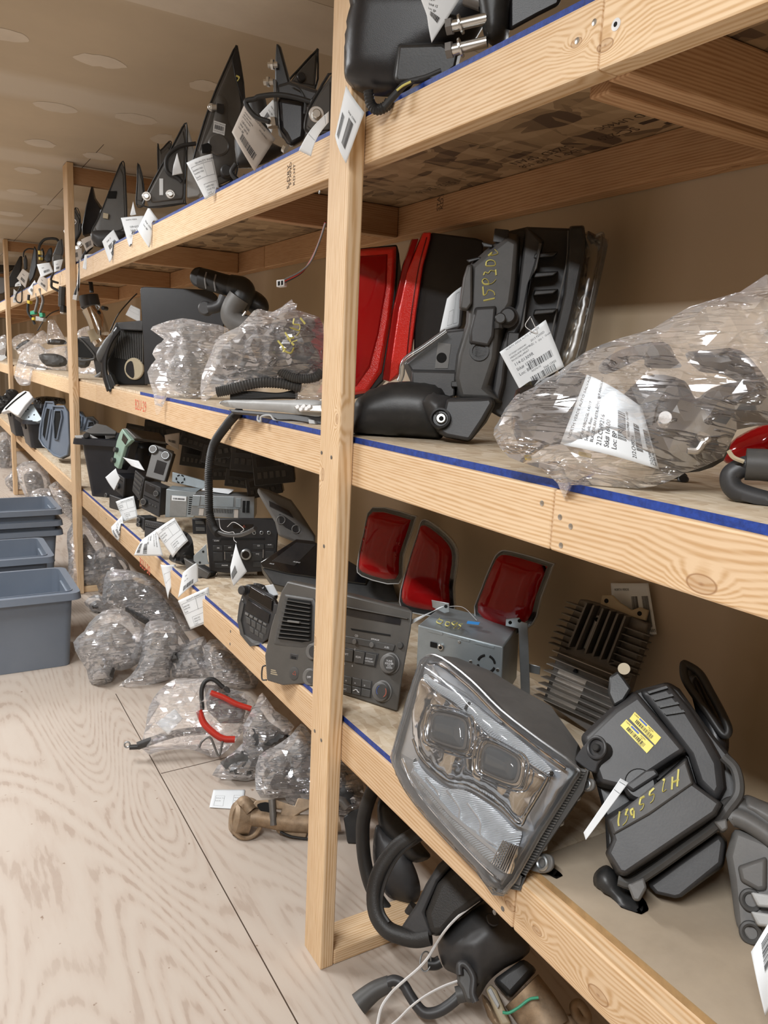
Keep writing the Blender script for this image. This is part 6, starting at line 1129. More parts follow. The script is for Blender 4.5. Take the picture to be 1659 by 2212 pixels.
for i, (px, base, lab) in enumerate((([(35, 1010), (70, 995), (100, 1010), (110, 1060), (100, 1100), (70, 1080), (55, 1075)], (75, 1090), 'knotted clear bag on the floor between the second and third posts'), ([(60, 1090), (70, 1060), (110, 1055), (150, 1075), (160, 1110), (80, 1100)], (100, 1110), 'clear bag behind the nested totes'), ([(10, 1035), (38, 1010), (44, 1030), (40, 1062), (20, 1056)], (30, 1060), 'small clear bag just left of the third post'), ([(-15, 950), (20, 930), (30, 960), (30, 1000), (20, 1020), (-15, 1010)], (10, 1010), 'clear bag on the floor at the left frame edge'), ([(145, 1150), (175, 1110), (200, 1140), (240, 1200), (230, 1260), (180, 1270), (150, 1260), (148, 1200)], (190, 1275), 'tall clear bag around the foot of the second post'), ([(105, 1050), (140, 1040), (160, 1060), (165, 1130), (140, 1110)], (150, 1130), 'dusty bag in the shade left of the second post'))):
    fr = ff(base, .3); lump('dusty part inside bag: '+lab.replace('clear ', ''), [(p[0]*.6+base[0]*.4, p[1]*.7+base[1]*.3-6) for p in px], fr, .06, 90+i, 'dark_grey', .02, res=.03)
    bag(lab, px, fr, .10, seed=50+i, mat='milky_bag', res=.022, amp=.02, group='bags of parts on the floor')
tag('white printed card lying flat on the plywood floor beside the steering column', [(461, 1706), (529, 1706), (524, 1749), (452, 1744)], fr=Fr((452, 1744), Z=.003, n=(0, 0, 1)), boxes=[(.12, .35, .4, .9), (.68, .3, .95, .95)], items=[('SOLD TO', .14, .5, .06), ('DATE', .14, .65, .06), ('QUALITY', .7, .45, .06), ('NORTH', .7, .6, .06)], curl=.0, group=None, name='printed_card', cat='card')
# ---- rusty steering column left of the post
f = Fr((640, 1800), Z=0.0, lean=.5)
t = T('steering_shaft', 'dusty brown steel steering shaft lying on the floor through the near post', 'steering column', f)
t.tube('shaft', 'brass_dirty', cM(1150,1760, 1220,1765, 1350,1790, 1500,1800, 1640,1800, 1700,1790), .026, h=.03, n=16)
t.cyl('flange', 'brass_dirty', cM(1130,1770)[0], .05, .0, .05, tilt=(-.9, .1, .3)); t.ring('flange_ring', 'brass_dirty', cM(1125,1770)[0], .045, .007, .03, sy=1.2)
t.tube('upper_arm', 'brass_dirty', cM(1090,1690, 1110,1670, 1150,1720), .02, h=.04)
t.loft('bracket', 'brass_dirty', cM(1130,1720, 1180,1655, 1300,1650, 1420,1690, 1440,1640, 1520,1650, 1520,1700, 1460,1730, 1400,1770, 1330,1750, 1340,1710, 1180,1700), .045, cM(1130,1725, 1180,1660, 1300,1655, 1420,1695, 1440,1645, 1520,1655, 1520,1705, 1460,1735, 1400,1775, 1330,1755, 1340,1715, 1180,1705), .03, bev=.003)
t.ext('hole', 'hole', cM(1190,1680, 1260,1670, 1270,1740, 1210,1720), .0455, .0465, 0, curve=3); t.tube('strap', 'alu_dark', cM(1280,1650, 1285,1720, 1290,1810), .011, h=.05)
t.loft('lower_bracket', 'brass_dirty', cM(1290,1820, 1400,1830, 1500,1850, 1490,1890, 1380,1880, 1320,1860), .03, cM(1290,1825, 1400,1835, 1500,1855, 1490,1895, 1380,1885, 1320,1865), .0, bev=.003); t.tube('wires', 'rubber', cM(1330,1850, 1400,1880, 1500,1895), .004, h=.035)
t.loft('black_joint', 'black', [(742, 1765), (760, 1750), (782, 1745), (785, 1800), (775, 1830), (750, 1825)], .05, [(742, 1770), (760, 1755), (785, 1745), (788, 1805), (775, 1833), (750, 1828)], -.0, bev=.004); t.tube('tail_pipe', 'alu_dark', [(700, 1728), (735, 1730), (750, 1745)], .014, h=.05)
# ---- two steering wheels
f1 = Fr((850, 1960), X=.98, n=(-.72, -.60, .36))
t = T('steering_wheel', 'dark steering wheel standing behind the front one under the low shelf', 'steering wheel', f1, 'steering wheels')
t.tube('rim', 'leather', cN(330,-300, 210,-190, 140,-50, 95,120, 90,300, 110,480, 160,660, 250,820, 360,905, 450,915, 520,830), .0185, h=0, n=14)
t.inf('spoke_cover', 'charcoal', cN(200,160, 300,220, 420,340, 520,520, 560,700, 500,800, 340,770, 260,700, 200,560, 170,380), .03, .02, h=-.03, R=.5); t.inf('airbag_cover', 'black', cN(230,-60, 420,60, 560,300, 640,420, 480,460, 330,300, 220,160), .03, .03, h=-.03, R=.5)
f2 = Fr((960, 2030), X=.93, n=(-.66, -.56, .5))
t = T('steering_wheel', 'stitched leather steering wheel leaning in front under the low rail', 'steering wheel', f2, 'steering wheels')
t.tube('rim', 'leather', cN(900,0, 700,80, 530,230, 380,330, 265,470, 200,620, 185,760, 210,900, 290,1010, 400,1060, 520,1085, 640,1065), .019, h=0, n=16)
t.tube('stitching', 'black', cN(530,275, 430,360, 350,460, 280,600, 245,740, 250,860, 300,950), .004, h=.012, n=6)
t.loft('spoke', 'charcoal', cN(520,810, 600,640, 700,480, 790,400, 830,470, 700,620, 590,870, 660,1050, 560,1085, 400,990), .012, cN(530,820, 610,650, 710,490, 790,410, 840,480, 710,630, 600,880, 670,1060, 560,1090, 410,1000), -.02, bev=.006)
t.loft('airbag_cover', 'leather', cN(600,880, 700,640, 850,480, 1080,740, 860,900, 740,1040, 640,1050), .025, cN(590,890, 690,630, 850,450, 1130,740, 870,930, 750,1060, 640,1070), -.06, bev=.012)
# ---- column shroud with shifter
f3 = Fr((1010, 2190), Z=.0, lean=.75)
t = T('column_shroud', 'dark grey steering column shroud with curved gear lever lying below the rail', 'steering column', f3)
t.inf('shroud', 'charcoal', cN(700,1120, 760,1010, 900,880, 1060,760, 1200,800, 1440,1120, 1400,1240, 1240,1330, 1120,1430, 1050,1540, 1000,1600, 960,1560, 940,1440, 860,1380, 760,1330, 720,1240), .10, .05, R=.42, res=.010, h=.03)
t.loft('lever_boot', 'dark_grey', cN(870,1310, 910,1285, 960,1320, 1000,1420, 1000,1560, 980,1600, 930,1590, 900,1500, 862,1440), .115, cN(860,1320, 900,1280, 970,1310, 1010,1420, 1010,1570, 980,1610, 920,1600, 890,1510, 850,1440), .05, bev=.006)
t.tube('boot_rim', 'charcoal', cN(880,1380, 880,1300, 930,1300, 990,1400, 985,1530, 1010,1600), .008, h=.12)
t.tube('gear_lever', 'charcoal', cN(890,1540, 800,1620, 700,1680, 600,1690, 530,1630, 470,1540, 420,1460, 350,1425, 290,1440), .0115, h=.07, n=14)
k = t.tube('lever_grip', 'dark_grey', cN(310,1450, 200,1500, 120,1560, 55,1620), lambda u: .017+.007*u, h=.06, n=18)
t.tube('lever_collar', 'dark_grey', cN(850,1545, 915,1530), .017, h=.075, n=12)
t.ext('key_bezel', 'black_clean', cN(1090,890, 1130,870, 1190,890, 1200,960, 1160,985, 1110,960), .12, .135, .003, curve=3)
t.tube('ignition_lug', 'black', cN(620,1290, 680,1290, 720,1270), .013, h=.04); t.ring('key_ring', 'steel', cN(600,1270)[0], .012, .0018, .05, sy=1.6)
t.loft('lower_barrel', 'black', cN(1150,1420, 1400,1240, 1500,1330, 1290,1560), .06, cN(1140,1430, 1400,1250, 1520,1340, 1280,1590), -.0, bev=.01)
t.tube('alloy_barrel', 'brass_dirty', cP(640,800, 760,960, 880,1140, 930,1240), .05, h=.03, n=20)
t.loft('connector_rail', 'tan_plastic', cP(250,790, 300,740, 360,800, 450,1010, 520,1166, 420,1180, 340,1000), .06, cP(240,800, 300,730, 370,800, 470,1010, 540,1180, 410,1190, 330,1010), .02, bev=.004)
t.ext('white_clip', 'light_grey', cP(265,800, 305,770, 400,960, 380,1000), .061, .072, .002); t.tube('green_wire', 'green_plastic', cP(430,1040, 500,1045, 600,990, 720,900, 820,880), .003, h=.09)
t.inf('alloy_housing', 'brass_dirty', cP(200,860, 260,880, 380,1060, 480,1200, 330,1230, 260,1060), .03, .02, h=.0, R=.5)
t.loft('side_casting', 'brass_dirty', cP(820,1150, 950,1040, 1040,1020, 1080,1060, 1200,1050, 1260,1150, 1250,1230, 830,1230), .03, cP(820,1155, 950,1045, 1040,1025, 1080,1065, 1200,1055, 1260,1155, 1250,1235, 830,1235), .0, bev=.005)
t.tube('casting_eye', 'brass_dirty', cP(1210,980, 1260,950, 1330,1040, 1345,1110, 1290,1130, 1230,1060), .011, h=.04, closed=True)
t = T('cable_tie', 'long white cable tie looped around the column shroud', 'cable tie', f3)
t.tube('strap', 'white_plastic', [*[(x, y, .14) for x, y in cN(1040,770, 960,830, 850,920, 760,1020)], *[(x, y, .10) for x, y in cN(680,1140, 620,1240, 540,1330, 400,1450)], *[(x, y, .08) for x, y in cN(310,1540, 240,1650, 205,1800)]], .0032, n=6, flat=.5)
t = T('cable_tie', 'shorter white cable tie lying under the gear lever loop', 'cable tie', f3); t.tube('strap', 'white_plastic', cN(860,1430, 740,1475, 600,1550, 480,1640, 380,1740, 310,1800), .0032, h=.086, n=6, flat=.5)
# ================================================================ top shelf: door mirrors seen from below
cQ = conv(380, 60, .26522); cR = conv(700, 0, .57806); cS = conv(0, 0, .446); cU = conv(0, 460, .14467)
GM = 'door mirrors on the top shelf'
def ft(p, X=.80, n=(-.55, -.83, .0), push=0): return Fr(p, X=X, n=n, push=push)
# large black mirror at the top, cut by the frame
f = ft((880, 200), .79, (-.75, -.65, -.1))
t = T('door_mirror', 'large black truck mirror at the top right of the near post, cut by the frame', 'mirror', f, GM)
t.inf('mirror_shell', 'black_clean', [(770, -40), (757, 15), (747, 75), (743, 140), (748, 175), (775, 198), (815, 208), (870, 205), (905, 170), (985, 120), (1040, 60), (1060, -40)], .045, .06, R=.28, res=.012, h=-.03)
t.loft('arm_block', 'black', cR(280,170, 440,165, 500,200, 490,250, 430,300, 275,305, 265,290), .055, cR(275,160, 450,155, 515,195, 500,260, 440,315, 270,315, 255,290), .0, bev=.006)
t.tube('cable_sleeve', 'rubber', cR(165,340, 175,390, 200,410, 235,395, 245,375), .010, h=.01, rib=.15, pitch=.006); t.tube('cable', 'rubber', cR(225,400, 270,350, 310,310, 380,290, 440,265), .0065, h=.05); t.tube('yellow_wire', 'yellow_ink', cR(272,338, 295,320, 325,305), .002, h=.058)
f = ft((1060, 100), .82, (-.75, -.65, -.1))
t = T('mirror_mount', 'black mirror mount with two long bolts pointing left at the top frame edge', 'mirror', f, GM)
t.inf('base', 'black', cR(580,-60, 690,-60, 690,60, 680,130, 640,170, 605,150, 590,90), .03, .06, R=.4)
t.loft('rear_arm', 'black_clean', cR(690,-60, 900,-60, 880,20, 800,60, 690,120), .0, cR(700,-60, 900,-60, 880,20, 800,60, 690,120), -.1, bev=.006)
for y in (80, 168):
    b = t.tube('bolt', 'bolt_metal', cR(475,y+20, 610,y-12), .0085, h=.02, n=12); t.tube('bolt_collar', 'bolt_metal', cR(507,y+12, 514,y+9), .015, h=.02, sub=b); t.tube('bolt_tip', 'alu_dark', cR(458,y+22, 480,y+17), .013, h=.02, sub=b, n=6)
t.tube('spare_bolt', 'alu_dark', cR(530,-10, 590,12), .012, h=.0)
tag('white stock tag cut by the top frame edge, hanging from the truck mirror', cR(355,-20, 515,-15, 402,160, 385,60), fr=ft((930, 90), .775, (-.75, -.65, 0)), items=[('129-', .25, .22, .1), ('Stk# 15', .25, .38, .1), ('Loc: BP', .25, .52, .1)], bc=[(.35, .55, .8, .68)], curl=.004, seed=51)
# tags on the post
f = Fr((760, 300), X=.725, n=(-.86, -.5, 0))
tag('white barcode tag hanging over the corner of the near post', cQ(1385,470, 1535,690, 1385,1105, 1295,880), fr=f, curl=.006, curl2=.0, seed=52, bc=[(.15, .45, .35, .9), (.55, .35, .8, .85)], items=[('Stk# 15960', .45, .3, .06)])
tag('white curled tag on the left side of the near post by the oval mirror plate', cQ(1245,680, 1245,770, 1100,1048, 1000,1000), fr=Fr((680, 330), X=.73, n=(-.8, -.6, 0)), curl=.012, ax='v', boxes=[(.1, .1, .9, .6)])
# oval mirror plate behind the post
def plate(label, px, base, X=.80, n=(-.35, -.93, 0), mat='bezel_grey', th=.012, inner=.86, bolts=(), extra=None, name='door_mirror', bolt_r=.007):
    f = ft(base, X, n); t = T(name, label, 'mirror', f, GM)
    cx = sum(p[0] for p in px)/len(px); cy = sum(p[1] for p in px)/len(px); s = [(cx+(x-cx)*inner, cy+(y-cy)*inner) for x, y in px]
    t.ext('mounting_plate', mat, px, -th, 0, .003); t.tube('gasket', 'black', px, .003, h=0, k=3, closed=True, n=6); t.loft('inner_plate', mat, s, .005, [(cx+(x-cx)*(inner+.04), cy+(y-cy)*(inner+.04)) for x, y in px], 0, bev=.002)
    for b in bolts:
        k = t.cyl('bolt', 'bolt_metal', b, bolt_r, .004, .02, n=12); t.cyl('washer', 'alu', b, bolt_r*1.7, .004, .008, sub=k)
    return t
t = plate('oval black mirror plate half behind the near post', cQ(1280,370, 1280,860, 1180,865, 1090,850, 1050,820, 1075,680, 1150,540), (700, 290), bolts=cQ(1145,705), inner=.8, bolt_r=.010)
# mirror with sail panel
t = T('door_mirror', 'black mirror with a thin tall sail and glossy lower housing beside the near post', 'mirror', ft((650, 315), .82, (-.6, -.8, 0)), GM)
t.loft('sail', 'black', cQ(815,125, 845,150, 925,450, 900,560, 820,560, 805,480, 805,300), .0, cQ(830,125, 860,160, 940,450, 920,570, 830,570, 815,480, 815,300), -.02, bev=.004)
t.loft('arm', 'charcoal', cQ(820,470, 920,440, 1100,500, 1170,520, 1100,620, 1040,600, 830,570), .01, cQ(830,460, 930,430, 1110,490, 1180,515, 1110,630, 1040,610, 840,580), -.05, bev=.006)
t.loft('housing', 'black_clean', cQ(820,560, 1060,600, 1060,820, 1050,910, 930,975, 880,880, 840,830), .012, cQ(825,550, 1100,600, 1100,820, 1080,900, 940,990, 870,900, 830,850), -.07, bev=.012)
t.ext('plate_edge', 'grey', cQ(790,420, 815,420, 830,780, 870,900, 840,880, 800,700), .005, .012, .001)
for p in cQ(750,440, 785,300): b = t.tube('bolt', 'bolt_metal', [(p[0]-9, p[1]+1), (p[0]+12, p[1])], .007, h=.01, n=8); t.tube('nut', 'bolt_metal', [(p[0]-2, p[1]), (p[0]+3, p[1])], .012, h=.01, n=6, sub=b)
t.tube('cable', 'rubber', cQ(1100,605, 960,565, 820,545, 680,560, 640,580, 570,600, 600,670, 660,730, 760,765), .006, h=.03); t.tube('bottom_bolt', 'bolt_metal', cQ(780,740, 790,810), .013, h=.02, n=8); t.tube('bottom_bolt', 'bolt_metal', cQ(880,970, 900,985), .012, h=.02, n=8); t.tube('wire', 'rubber', cQ(930,450, 1010,500, 1050,590, 1045,700), .002, h=.03, n=6)
plate('triangular black mirror plate standing behind the sail mirror', cQ(1140,190, 1155,205, 1135,500, 925,450, 1000,340), (650, 190), X=.98, inner=.8).cyl('clip', 'black_clean', cQ(1020,405)[0], .012, 0, .02)
# big triangle plate
t = plate('largest triangular grey mirror plate, standing left of the sail mirror', cQ(485,160, 505,190, 560,600, 510,1080, 470,1230, 330,1290, 170,1100, 150,1040, 280,620, 430,270), (460, 390), X=.82, n=(-.25, -.97, 0), inner=.84, bolts=cQ(290,648))
t.tube('spacer', 'bolt_metal', cQ(290,648, 330,650), .009, h=.022); t.tube('hex_stud', 'black_clean', cQ(335,652, 390,660), .014, h=.02, n=6)
t.loft('dark_edge', 'black_clean', cQ(485,160, 510,190, 560,600, 545,620, 480,400, 455,250), .008, cQ(485,160, 512,190, 565,600, 545,620, 478,400, 450,250), -.01, bev=.002)
t.inf('ridge', 'bezel_grey', cQ(330,560, 400,570, 430,640, 430,760, 500,900, 480,1120, 350,1200, 240,1100, 200,1000, 300,760), .012, .001, h=.004, R=.5)
t.cyl('motor_boss', 'bezel_grey', cQ(345,955)[0], .032, .008, .024, n=28); t.ext('socket', 'hole', cQ(205,950, 265,935, 290,960, 285,1010, 215,1015), .015, .03, .002); t.cyl('swivel', 'charcoal', cQ(410,1170)[0], .018, .01, .04)
lb = t.qbox('label', 'paper', t.quad(cQ(310,755, 405,785, 395,878, 300,850), .018), 0, 0, 1, 1, -.001, .0006, bev=0); t.qmany('barcode', 'ink', t.quad(cQ(310,755, 405,785, 395,878, 300,850), .018), bars(.1, .9, .3, .68, 8), .0006, .001, sub=lb); t.qtext('print', 'ink', t.quad(cQ(310,755, 405,785, 395,878, 300,850), .018), [('XL3A-17682-BYGAA', .06, .2, .13), ('ROUTE A 33 DH', .06, .86, .13)], .001, sub=lb)
t.write('yellow_mark', 'yellow_ink', [cQ(490,390, 515,405, 500,435)], .012, .003)
tag('white quality tag leaning on the largest triangular plate', cQ(85,1100, 295,1025, 362,1352, 240,1400), fr=ft((460, 420), .765, (-.6, -.8, 0)), curl=.008, **QI)
t = T('door_mirror', 'low black mirror housing lying under the tan tag', 'mirror', ft((570, 350), .86, (-.6, -.8, 0)), GM)
t.inf('housing', 'charcoal', cQ(480,900, 560,860, 700,900, 830,960, 890,1000, 760,1080, 640,1130, 540,1140, 500,1120), .04, .05, R=.4); t.tube('cable', 'rubber', cQ(490,1110, 455,1170, 480,1220, 530,1250, 570,1200), .007, h=.02); t.tube('upper_post', 'charcoal', cQ(650,600, 680,760, 690,900), .03, h=-.04)
tag('tan stock tag 128-01650L hanging in front of the sail mirror', cQ(560,620, 810,905, 640,1170, 455,850), fr=ft((550, 360), .765, (-.6, -.8, 0)), mat='tan_paper', items=[('NORTH VERDE AUTO SALVAGE', .1, .1, .06), ('2015 JOURNEY', .62, .2, .05), ('3C4PDCBG4FT', .1, .2, .05), ('SIDE VIEW MIRROR', .1, .28, .055), ('LH PIN ON PWR', .1, .35, .055), ('128-01650L', .12, .48, .09), ('Stk# 16018', .12, .58, .09), ('Loc: BP', .12, .68, .09)], bc=[(.3, .68, .85, .86)], curl=.012, seed=53, group='tan stock tags')
tag('white stock tag Loc BP between the sail mirror and the tan tag', cQ(790,585, 830,640, 780,860, 680,700), fr=ft((590, 280), .80, (-.6, -.8, 0)), items=[('Stk# 15920', .3, .3, .1), ('Loc: BP', .3, .5, .1)], bc=[(.3, .6, .9, .9)], curl=.004, seed=54)
# grey-white mirror with cable
t = plate('triangular grey mirror plate with pale housing and looped cable', cS(895,600, 905,650, 895,960, 890,985, 720,1005, 705,950, 840,700), (400, 440), X=.84, n=(-.3, -.95, 0), inner=.84, bolts=cS(710,950, 825,940), bolt_r=.009)
t.loft('pale_housing', 'light_grey', cS(905,600, 950,760, 975,940, 960,955, 905,960), -.0, cS(905,600, 955,760, 985,940, 970,960, 910,965), -.05, bev=.006); t.tube('cable', 'rubber', cS(950,695, 870,710, 810,760, 810,830, 860,860, 880,880), .007, h=.02)
lb = t.qbox('label', 'paper', t.quad(cS(772,865, 790,865, 790,945, 772,945), .006), 0, 0, 1, 1, -.001, .0006, bev=0)
tag('white tag on the pale mirror housing', cS(858,740, 885,840, 835,850, 840,800), fr=ft((380, 370), .80, (-.4, -.9, 0)), curl=.003)
plate('thin black mirror blade standing left of the pale mirror', cS(668,790, 690,860, 700,960, 690,1000, 660,990, 665,880), (300, 440), X=.86, inner=.7)
plate('small black mirror tips far back behind the pale mirror', cS(765,695, 775,730, 820,685, 830,700, 815,760, 835,960, 775,960, 765,790), (355, 425), X=.97, inner=.7)
t = plate('triangular black mirror plate with a square vent and cream clip', cS(590,785, 605,820, 615,1080, 600,1130, 470,1175, 445,1120, 480,1050, 560,850), (240, 525), X=.84, inner=.84)
t.ext('vent', 'hole', cS(525,925, 565,925, 560,960, 520,960), .004, .012, .001); t.ext('cream_clip', 'tan_plastic', cS(500,1030, 525,1035, 522,1060, 498,1055), .004, .02, .001); t.inf('foot', 'charcoal', cS(445,1120, 600,1120, 600,1150, 560,1190, 470,1195), .03, .03, h=0, R=.5)
t = T('door_mirror', 'curved glossy black mirror shell left of the vented plate', 'mirror', ft((195, 540), .86, (-.7, -.7, 0)), GM)
t.loft('shell', 'black_clean', cS(445,890, 455,960, 485,1010, 470,1120, 400,1140, 395,1100, 415,1000), .0, cS(450,890, 465,960, 500,1010, 480,1130, 410,1150, 400,1100, 420,1000), -.06, bev=.006)
t = plate('grey mirror plate with brass nuts just right of the second post', cU(1130,-80, 1200,60, 1180,300, 1090,620, 1080,730, 1000,720, 975,560, 1000,200), (155, 560), X=.84, inner=.86, bolts=cU(1100,130, 995,275, 1190,460, 1150,530), bolt_r=.010)
t.tube('cable', 'rubber', cU(1210,160, 1190,300, 1110,430, 1055,500, 1060,570), .009, h=.02)
t = T('door_mirror', 'low grey mirror foot behind the tan tags by the second post', 'mirror', ft((210, 545), .86, (-.6, -.8, 0)), GM); t.inf('foot', 'charcoal', cU(1390,380, 1600,300, 1650,420, 1550,480, 1420,500), .04, .04, R=.5); t.tube('cable', 'rubber', cU(1370,500, 1290,580, 1240,680, 1220,850, 1220,980, 1150,1150, 1120,1250), .010, h=.03)
t.ext('plug', 'white_plastic', cU(1090,1220, 1155,1235, 1140,1305, 1080,1290), .02, .05, .002); t.tube('short_cable', 'rubber', cU(1260,860, 1290,900, 1240,990), .006, h=.03); t.ext('small_plug', 'white_plastic', cU(1195,1070, 1235,1080, 1225,1140, 1185,1130), .02, .04, .002); t.ext('grey_sleeve', 'grey', cU(1210,1000, 1245,1010, 1235,1070, 1200,1060), .02, .045, .002)
tag('white stock tag 129-61365 hanging over the rail, larger of two', cS(585,1055, 695,1045, 735,1185, 625,1195), fr=ft((280, 530), .762, (-.6, -.8, 0)), items=[('NORTH VERDE', .2, .12, .06), ('129-61365AL', .28, .38, .1), ('Stk# 15975', .28, .5, .1), ('Loc: BP', .28, .62, .1), ('129-61365AL', .2, .95, .07)], bc=[(.45, .6, .9, .72), (.45, .83, .95, .95)], curl=.004, seed=55)
tag('white tag turned at an angle over the 129-61365 tag', cS(720,1000, 780,1080, 722,1200, 665,1110), fr=ft((320, 530), .758, (-.6, -.8, 0)), items=[('Stk# 15975', .2, .5, .09), ('Loc: BP', .2, .65, .09)], curl=.006, seed=56)
tag('white barcode tag standing at the deck edge below the vented plate', cS(495,1170, 550,1112, 597,1200, 530,1272), fr=ft((240, 565), .762, (-.6, -.8, 0)), bc=[(.3, .4, .8, .6), (.3, .72, .8, .92)], items=[('Stk# 15', .3, .25, .1)], curl=.006, seed=57)
tag('small white tag behind, standing among the strings of the angled tag', cS(645,975, 660,1040, 635,1045, 630,1040), fr=ft((285, 465), .80), curl=.002)
tag('white curled tag hanging on the rail right of the second post', cS(410,1235, 455,1230, 465,1325, 400,1300), fr=ft((182, 590), .762, (-.6, -.8, 0)), curl=.01, boxes=[(.2, .3, .8, .7)])
tag('tan tag at the deck edge beside the grey mirror foot', cU(1210,400, 1380,330, 1400,500, 1290,580), fr=ft((185, 545), .80, (-.6, -.8, 0)), mat='tan_paper', bc=[(.2, .4, .8, .8)], curl=.006, seed=58, group='tan stock tags')
tag('tan tag below the brass nut mirror plate by the second post', cU(1070,570, 1220,520, 1240,770, 1125,780), fr=ft((165, 572), .775, (-.6, -.8, 0)), mat='tan_paper', bc=[(.3, .2, .6, .5)], curl=.006, seed=59, group='tan stock tags')
# loose wires above the chrome pipe and beside the near post
t = T('wire_connector', 'thin wires with a white square plug hanging from the top shelf beside the near post', 'wiring', Fr((605, 612), X=.80, n=(-.7, -.7, 0)))
for i, m in enumerate(('rubber', 'red_cable', 'alu_dark')): t.tube('wire', m, [(703, 478+i*2), (690, 520+i), (672, 560+i*2), (650, 590-i*2), (615, 610-i*3)], .0022, h=.003*i, n=6)
p = t.ext('plug', 'white_plastic', [(597, 605), (614, 603), (614, 618), (597, 620)], -.012, .008, .0015); t.ext('plug_face', 'hole', [(600, 608), (611, 606), (611, 615), (600, 617)], .008, .009, 0, sub=p); t.ext('plug_cross', 'white_plastic', [(605, 606), (607, 606), (607, 617), (605, 617)], .009, .0105, 0, sub=p)
t = T('black_strap', 'thick black strap hanging from the top shelf onto the rubber sleeve', 'strap', Fr((193, 640), X=.86, n=(-.6, -.8, 0))); t.tube('strap', 'rubber', cU(1340,980, 1360,1080, 1370,1190), .018, flat=.6)
# beyond the second post
far = [('black mirror blade leaning by the third post', (120,1110, 110,1000, 200,820, 290,650, 320,640, 320,760, 290,960, 250,1100), 'black_clean', .84), ('small black mirror left of the tall blade', (350,700, 375,620, 400,700, 400,840, 360,850), 'black', .86), ('tall narrow black mirror blade between second and third posts', (510,490, 545,560, 545,800, 500,960, 440,1050, 430,960, 470,700), 'black_clean', .84), ('short black mirror tip right of the tall blade', (600,560, 635,520, 655,600, 650,720, 600,720), 'black_clean', .88), ('angular black mirror pair left of the second post', (650,690, 720,540, 765,510, 775,600, 760,720, 700,740), 'black', .9), ('grey mirror plate just left of the second post', (860,430, 920,380, 940,560, 930,640, 780,640, 820,540), 'dark_grey', .86), ('tan faced mirror foot left of the second post', (780,650, 830,610, 920,620, 920,760, 850,800, 780,790), 'bezel_grey', .82)]
for lab, px, m, X in far:
    P = cU(*px); t = T('door_mirror', lab, 'mirror', ft(max(P, key=lambda p: p[1]), X, (-.45, -.9, 0)), GM); t.loft('shell', m, P, 0, [(x+2, y+1) for x, y in P], -.06, bev=.006)
for lab, px, bx, m, gr in (('white stock tag left of the second post, largest there', (550,770, 740,740, 800,880, 615,970), .768, 'paper', 0), ('white tag against the left side of the second post', (800,720, 945,690, 900,860, 810,890), .765, 'paper', 0), ('tan tag between the two black blades by the third post', (340,830, 440,900, 380,1120, 250,970), .77, 'tan_paper', 1), ('white tag hanging below the tall narrow blade', (520,1000, 555,1060, 480,1240, 410,1150), .762, 'paper', 0), ('tan tag hanging on the rail under the largest tag there', (600,930, 730,990, 700,1180, 550,1040), .765, 'tan_paper', 1), ('white tag at the foot of the leaning blade', (230,1060, 300,1010, 320,1090, 220,1100), .765, 'paper', 0), ('narrow white tag hanging on the rail right of the third post', (205,1130, 260,1180, 240,1340, 195,1340), .762, 'paper', 0)):
    P = cU(*px); tag(lab, P, fr=ft(P[2], bx, (-.6, -.8, 0)), mat=m, curl=.006, bc=[(.35, .6, .8, .8)], items=[('Stk#', .3, .4, .12)], seed=len(lab), group='tan stock tags' if gr else 'white paper stock tags')
def loose(label, pxs, r, m='rubber', X=.76, plugs=(), name='cable', **k):
    P = cU(*pxs); t = T(name, label, 'wiring', Fr(P[-1], X=X, n=(-.6, -.8, 0)), 'loose mirror cables'); t.tube('wire', m, P, r, n=7)
    for mm, q in plugs: t.ext('plug', mm, cU(*q), -.02, .02, .003)
    return t
loose('black cable with yellow bands arching left of the second post', (885,440, 840,390, 750,380, 660,400, 600,470, 580,560, 590,700), .010, X=.84, plugs=(('yellow_plastic', (562,560, 595,560, 600,620, 565,620)), ('yellow_plastic', (570,655, 605,655, 600,700, 575,700))))
loose('thin black cable arching right of the third post', (500,540, 420,535, 360,580, 350,660), .006, X=.84)
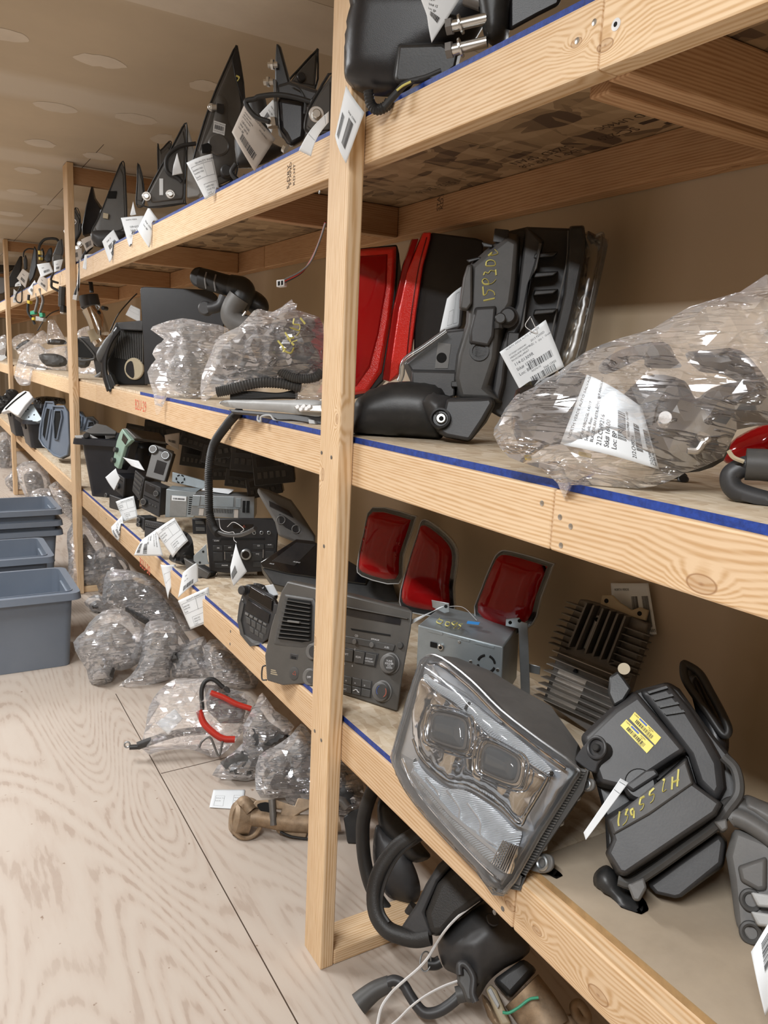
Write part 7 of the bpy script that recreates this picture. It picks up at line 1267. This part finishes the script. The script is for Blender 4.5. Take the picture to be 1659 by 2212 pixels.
loose('black cable looping on the rail left of the second post', (800,890, 770,960, 770,1010, 870,1045), .007); loose('black cable dropping from the rail left of the second post', (770,1010, 770,1100, 830,1140, 900,1180), .008)
loose('black cable loop hanging over the rail beside the third post', (330,1080, 325,1300, 290,1340, 245,1310, 240,1230, 310,1100), .006)
loose('black cable with yellow and green plugs hanging below the rail', (430,1220, 420,1350, 420,1480, 480,1580, 520,1660), .010, plugs=(('yellow_plastic', (400,1300, 445,1310, 440,1360, 400,1350)), ('green_plastic', (445,1470, 510,1450, 520,1510, 450,1520)), ('yellow_plastic', (470,1560, 510,1560, 505,1600, 470,1600))))
loose('grey taped cable with a green plug, left of two', (545,1200, 560,1300, 540,1400, 520,1480), .010, 'alu_dark', plugs=(('light_grey', (530,1540, 600,1550, 590,1610, 530,1610)),))
loose('grey taped cable with a green plug, right of two', (590,1130, 640,1290, 620,1400, 590,1500), .010, 'alu_dark', plugs=(('green_plastic', (580,1490, 630,1490, 640,1550, 590,1560)), ('light_grey', (585,1560, 655,1570, 640,1620, 580,1615))))
loose('thick grey cable hanging at the left side of the second post', (930,1100, 920,1250, 920,1400), .020, 'dark_grey', plugs=(('black', (890,1380, 950,1380, 950,1480, 890,1480)), ('alu', (895,1475, 950,1480, 945,1510, 895,1505))))
loose('thin dark rod slanting down behind the hanging cables', (880,1450, 760,1500, 660,1600, 560,1760), .005, X=.95, m='charcoal', name='rod')
t = T('door_mirror', 'large dark glossy car part on the far top shelf at the left frame edge', 'mirror', ft((0, 640), .9, (-.6, -.8, 0)), GM); t.loft('shell', 'gloss_black', cU(-200,620, 40,600, 300,660, 330,760, 100,900, -200,900), 0, cU(-200,600, 40,590, 310,660, 330,770, 100,910, -200,900), -.1, bev=.01)
t = T('car_part', 'grey metallic part under the dark glossy one at the left frame edge', 'car part', ft((0, 660), .86, (-.6, -.8, 0))); t.loft('shell', 'grey', cU(-200,920, 60,960, 130,1100, 60,1200, -200,1250), 0, cU(-200,920, 60,960, 130,1100, 60,1200, -200,1250), -.1, bev=.01)
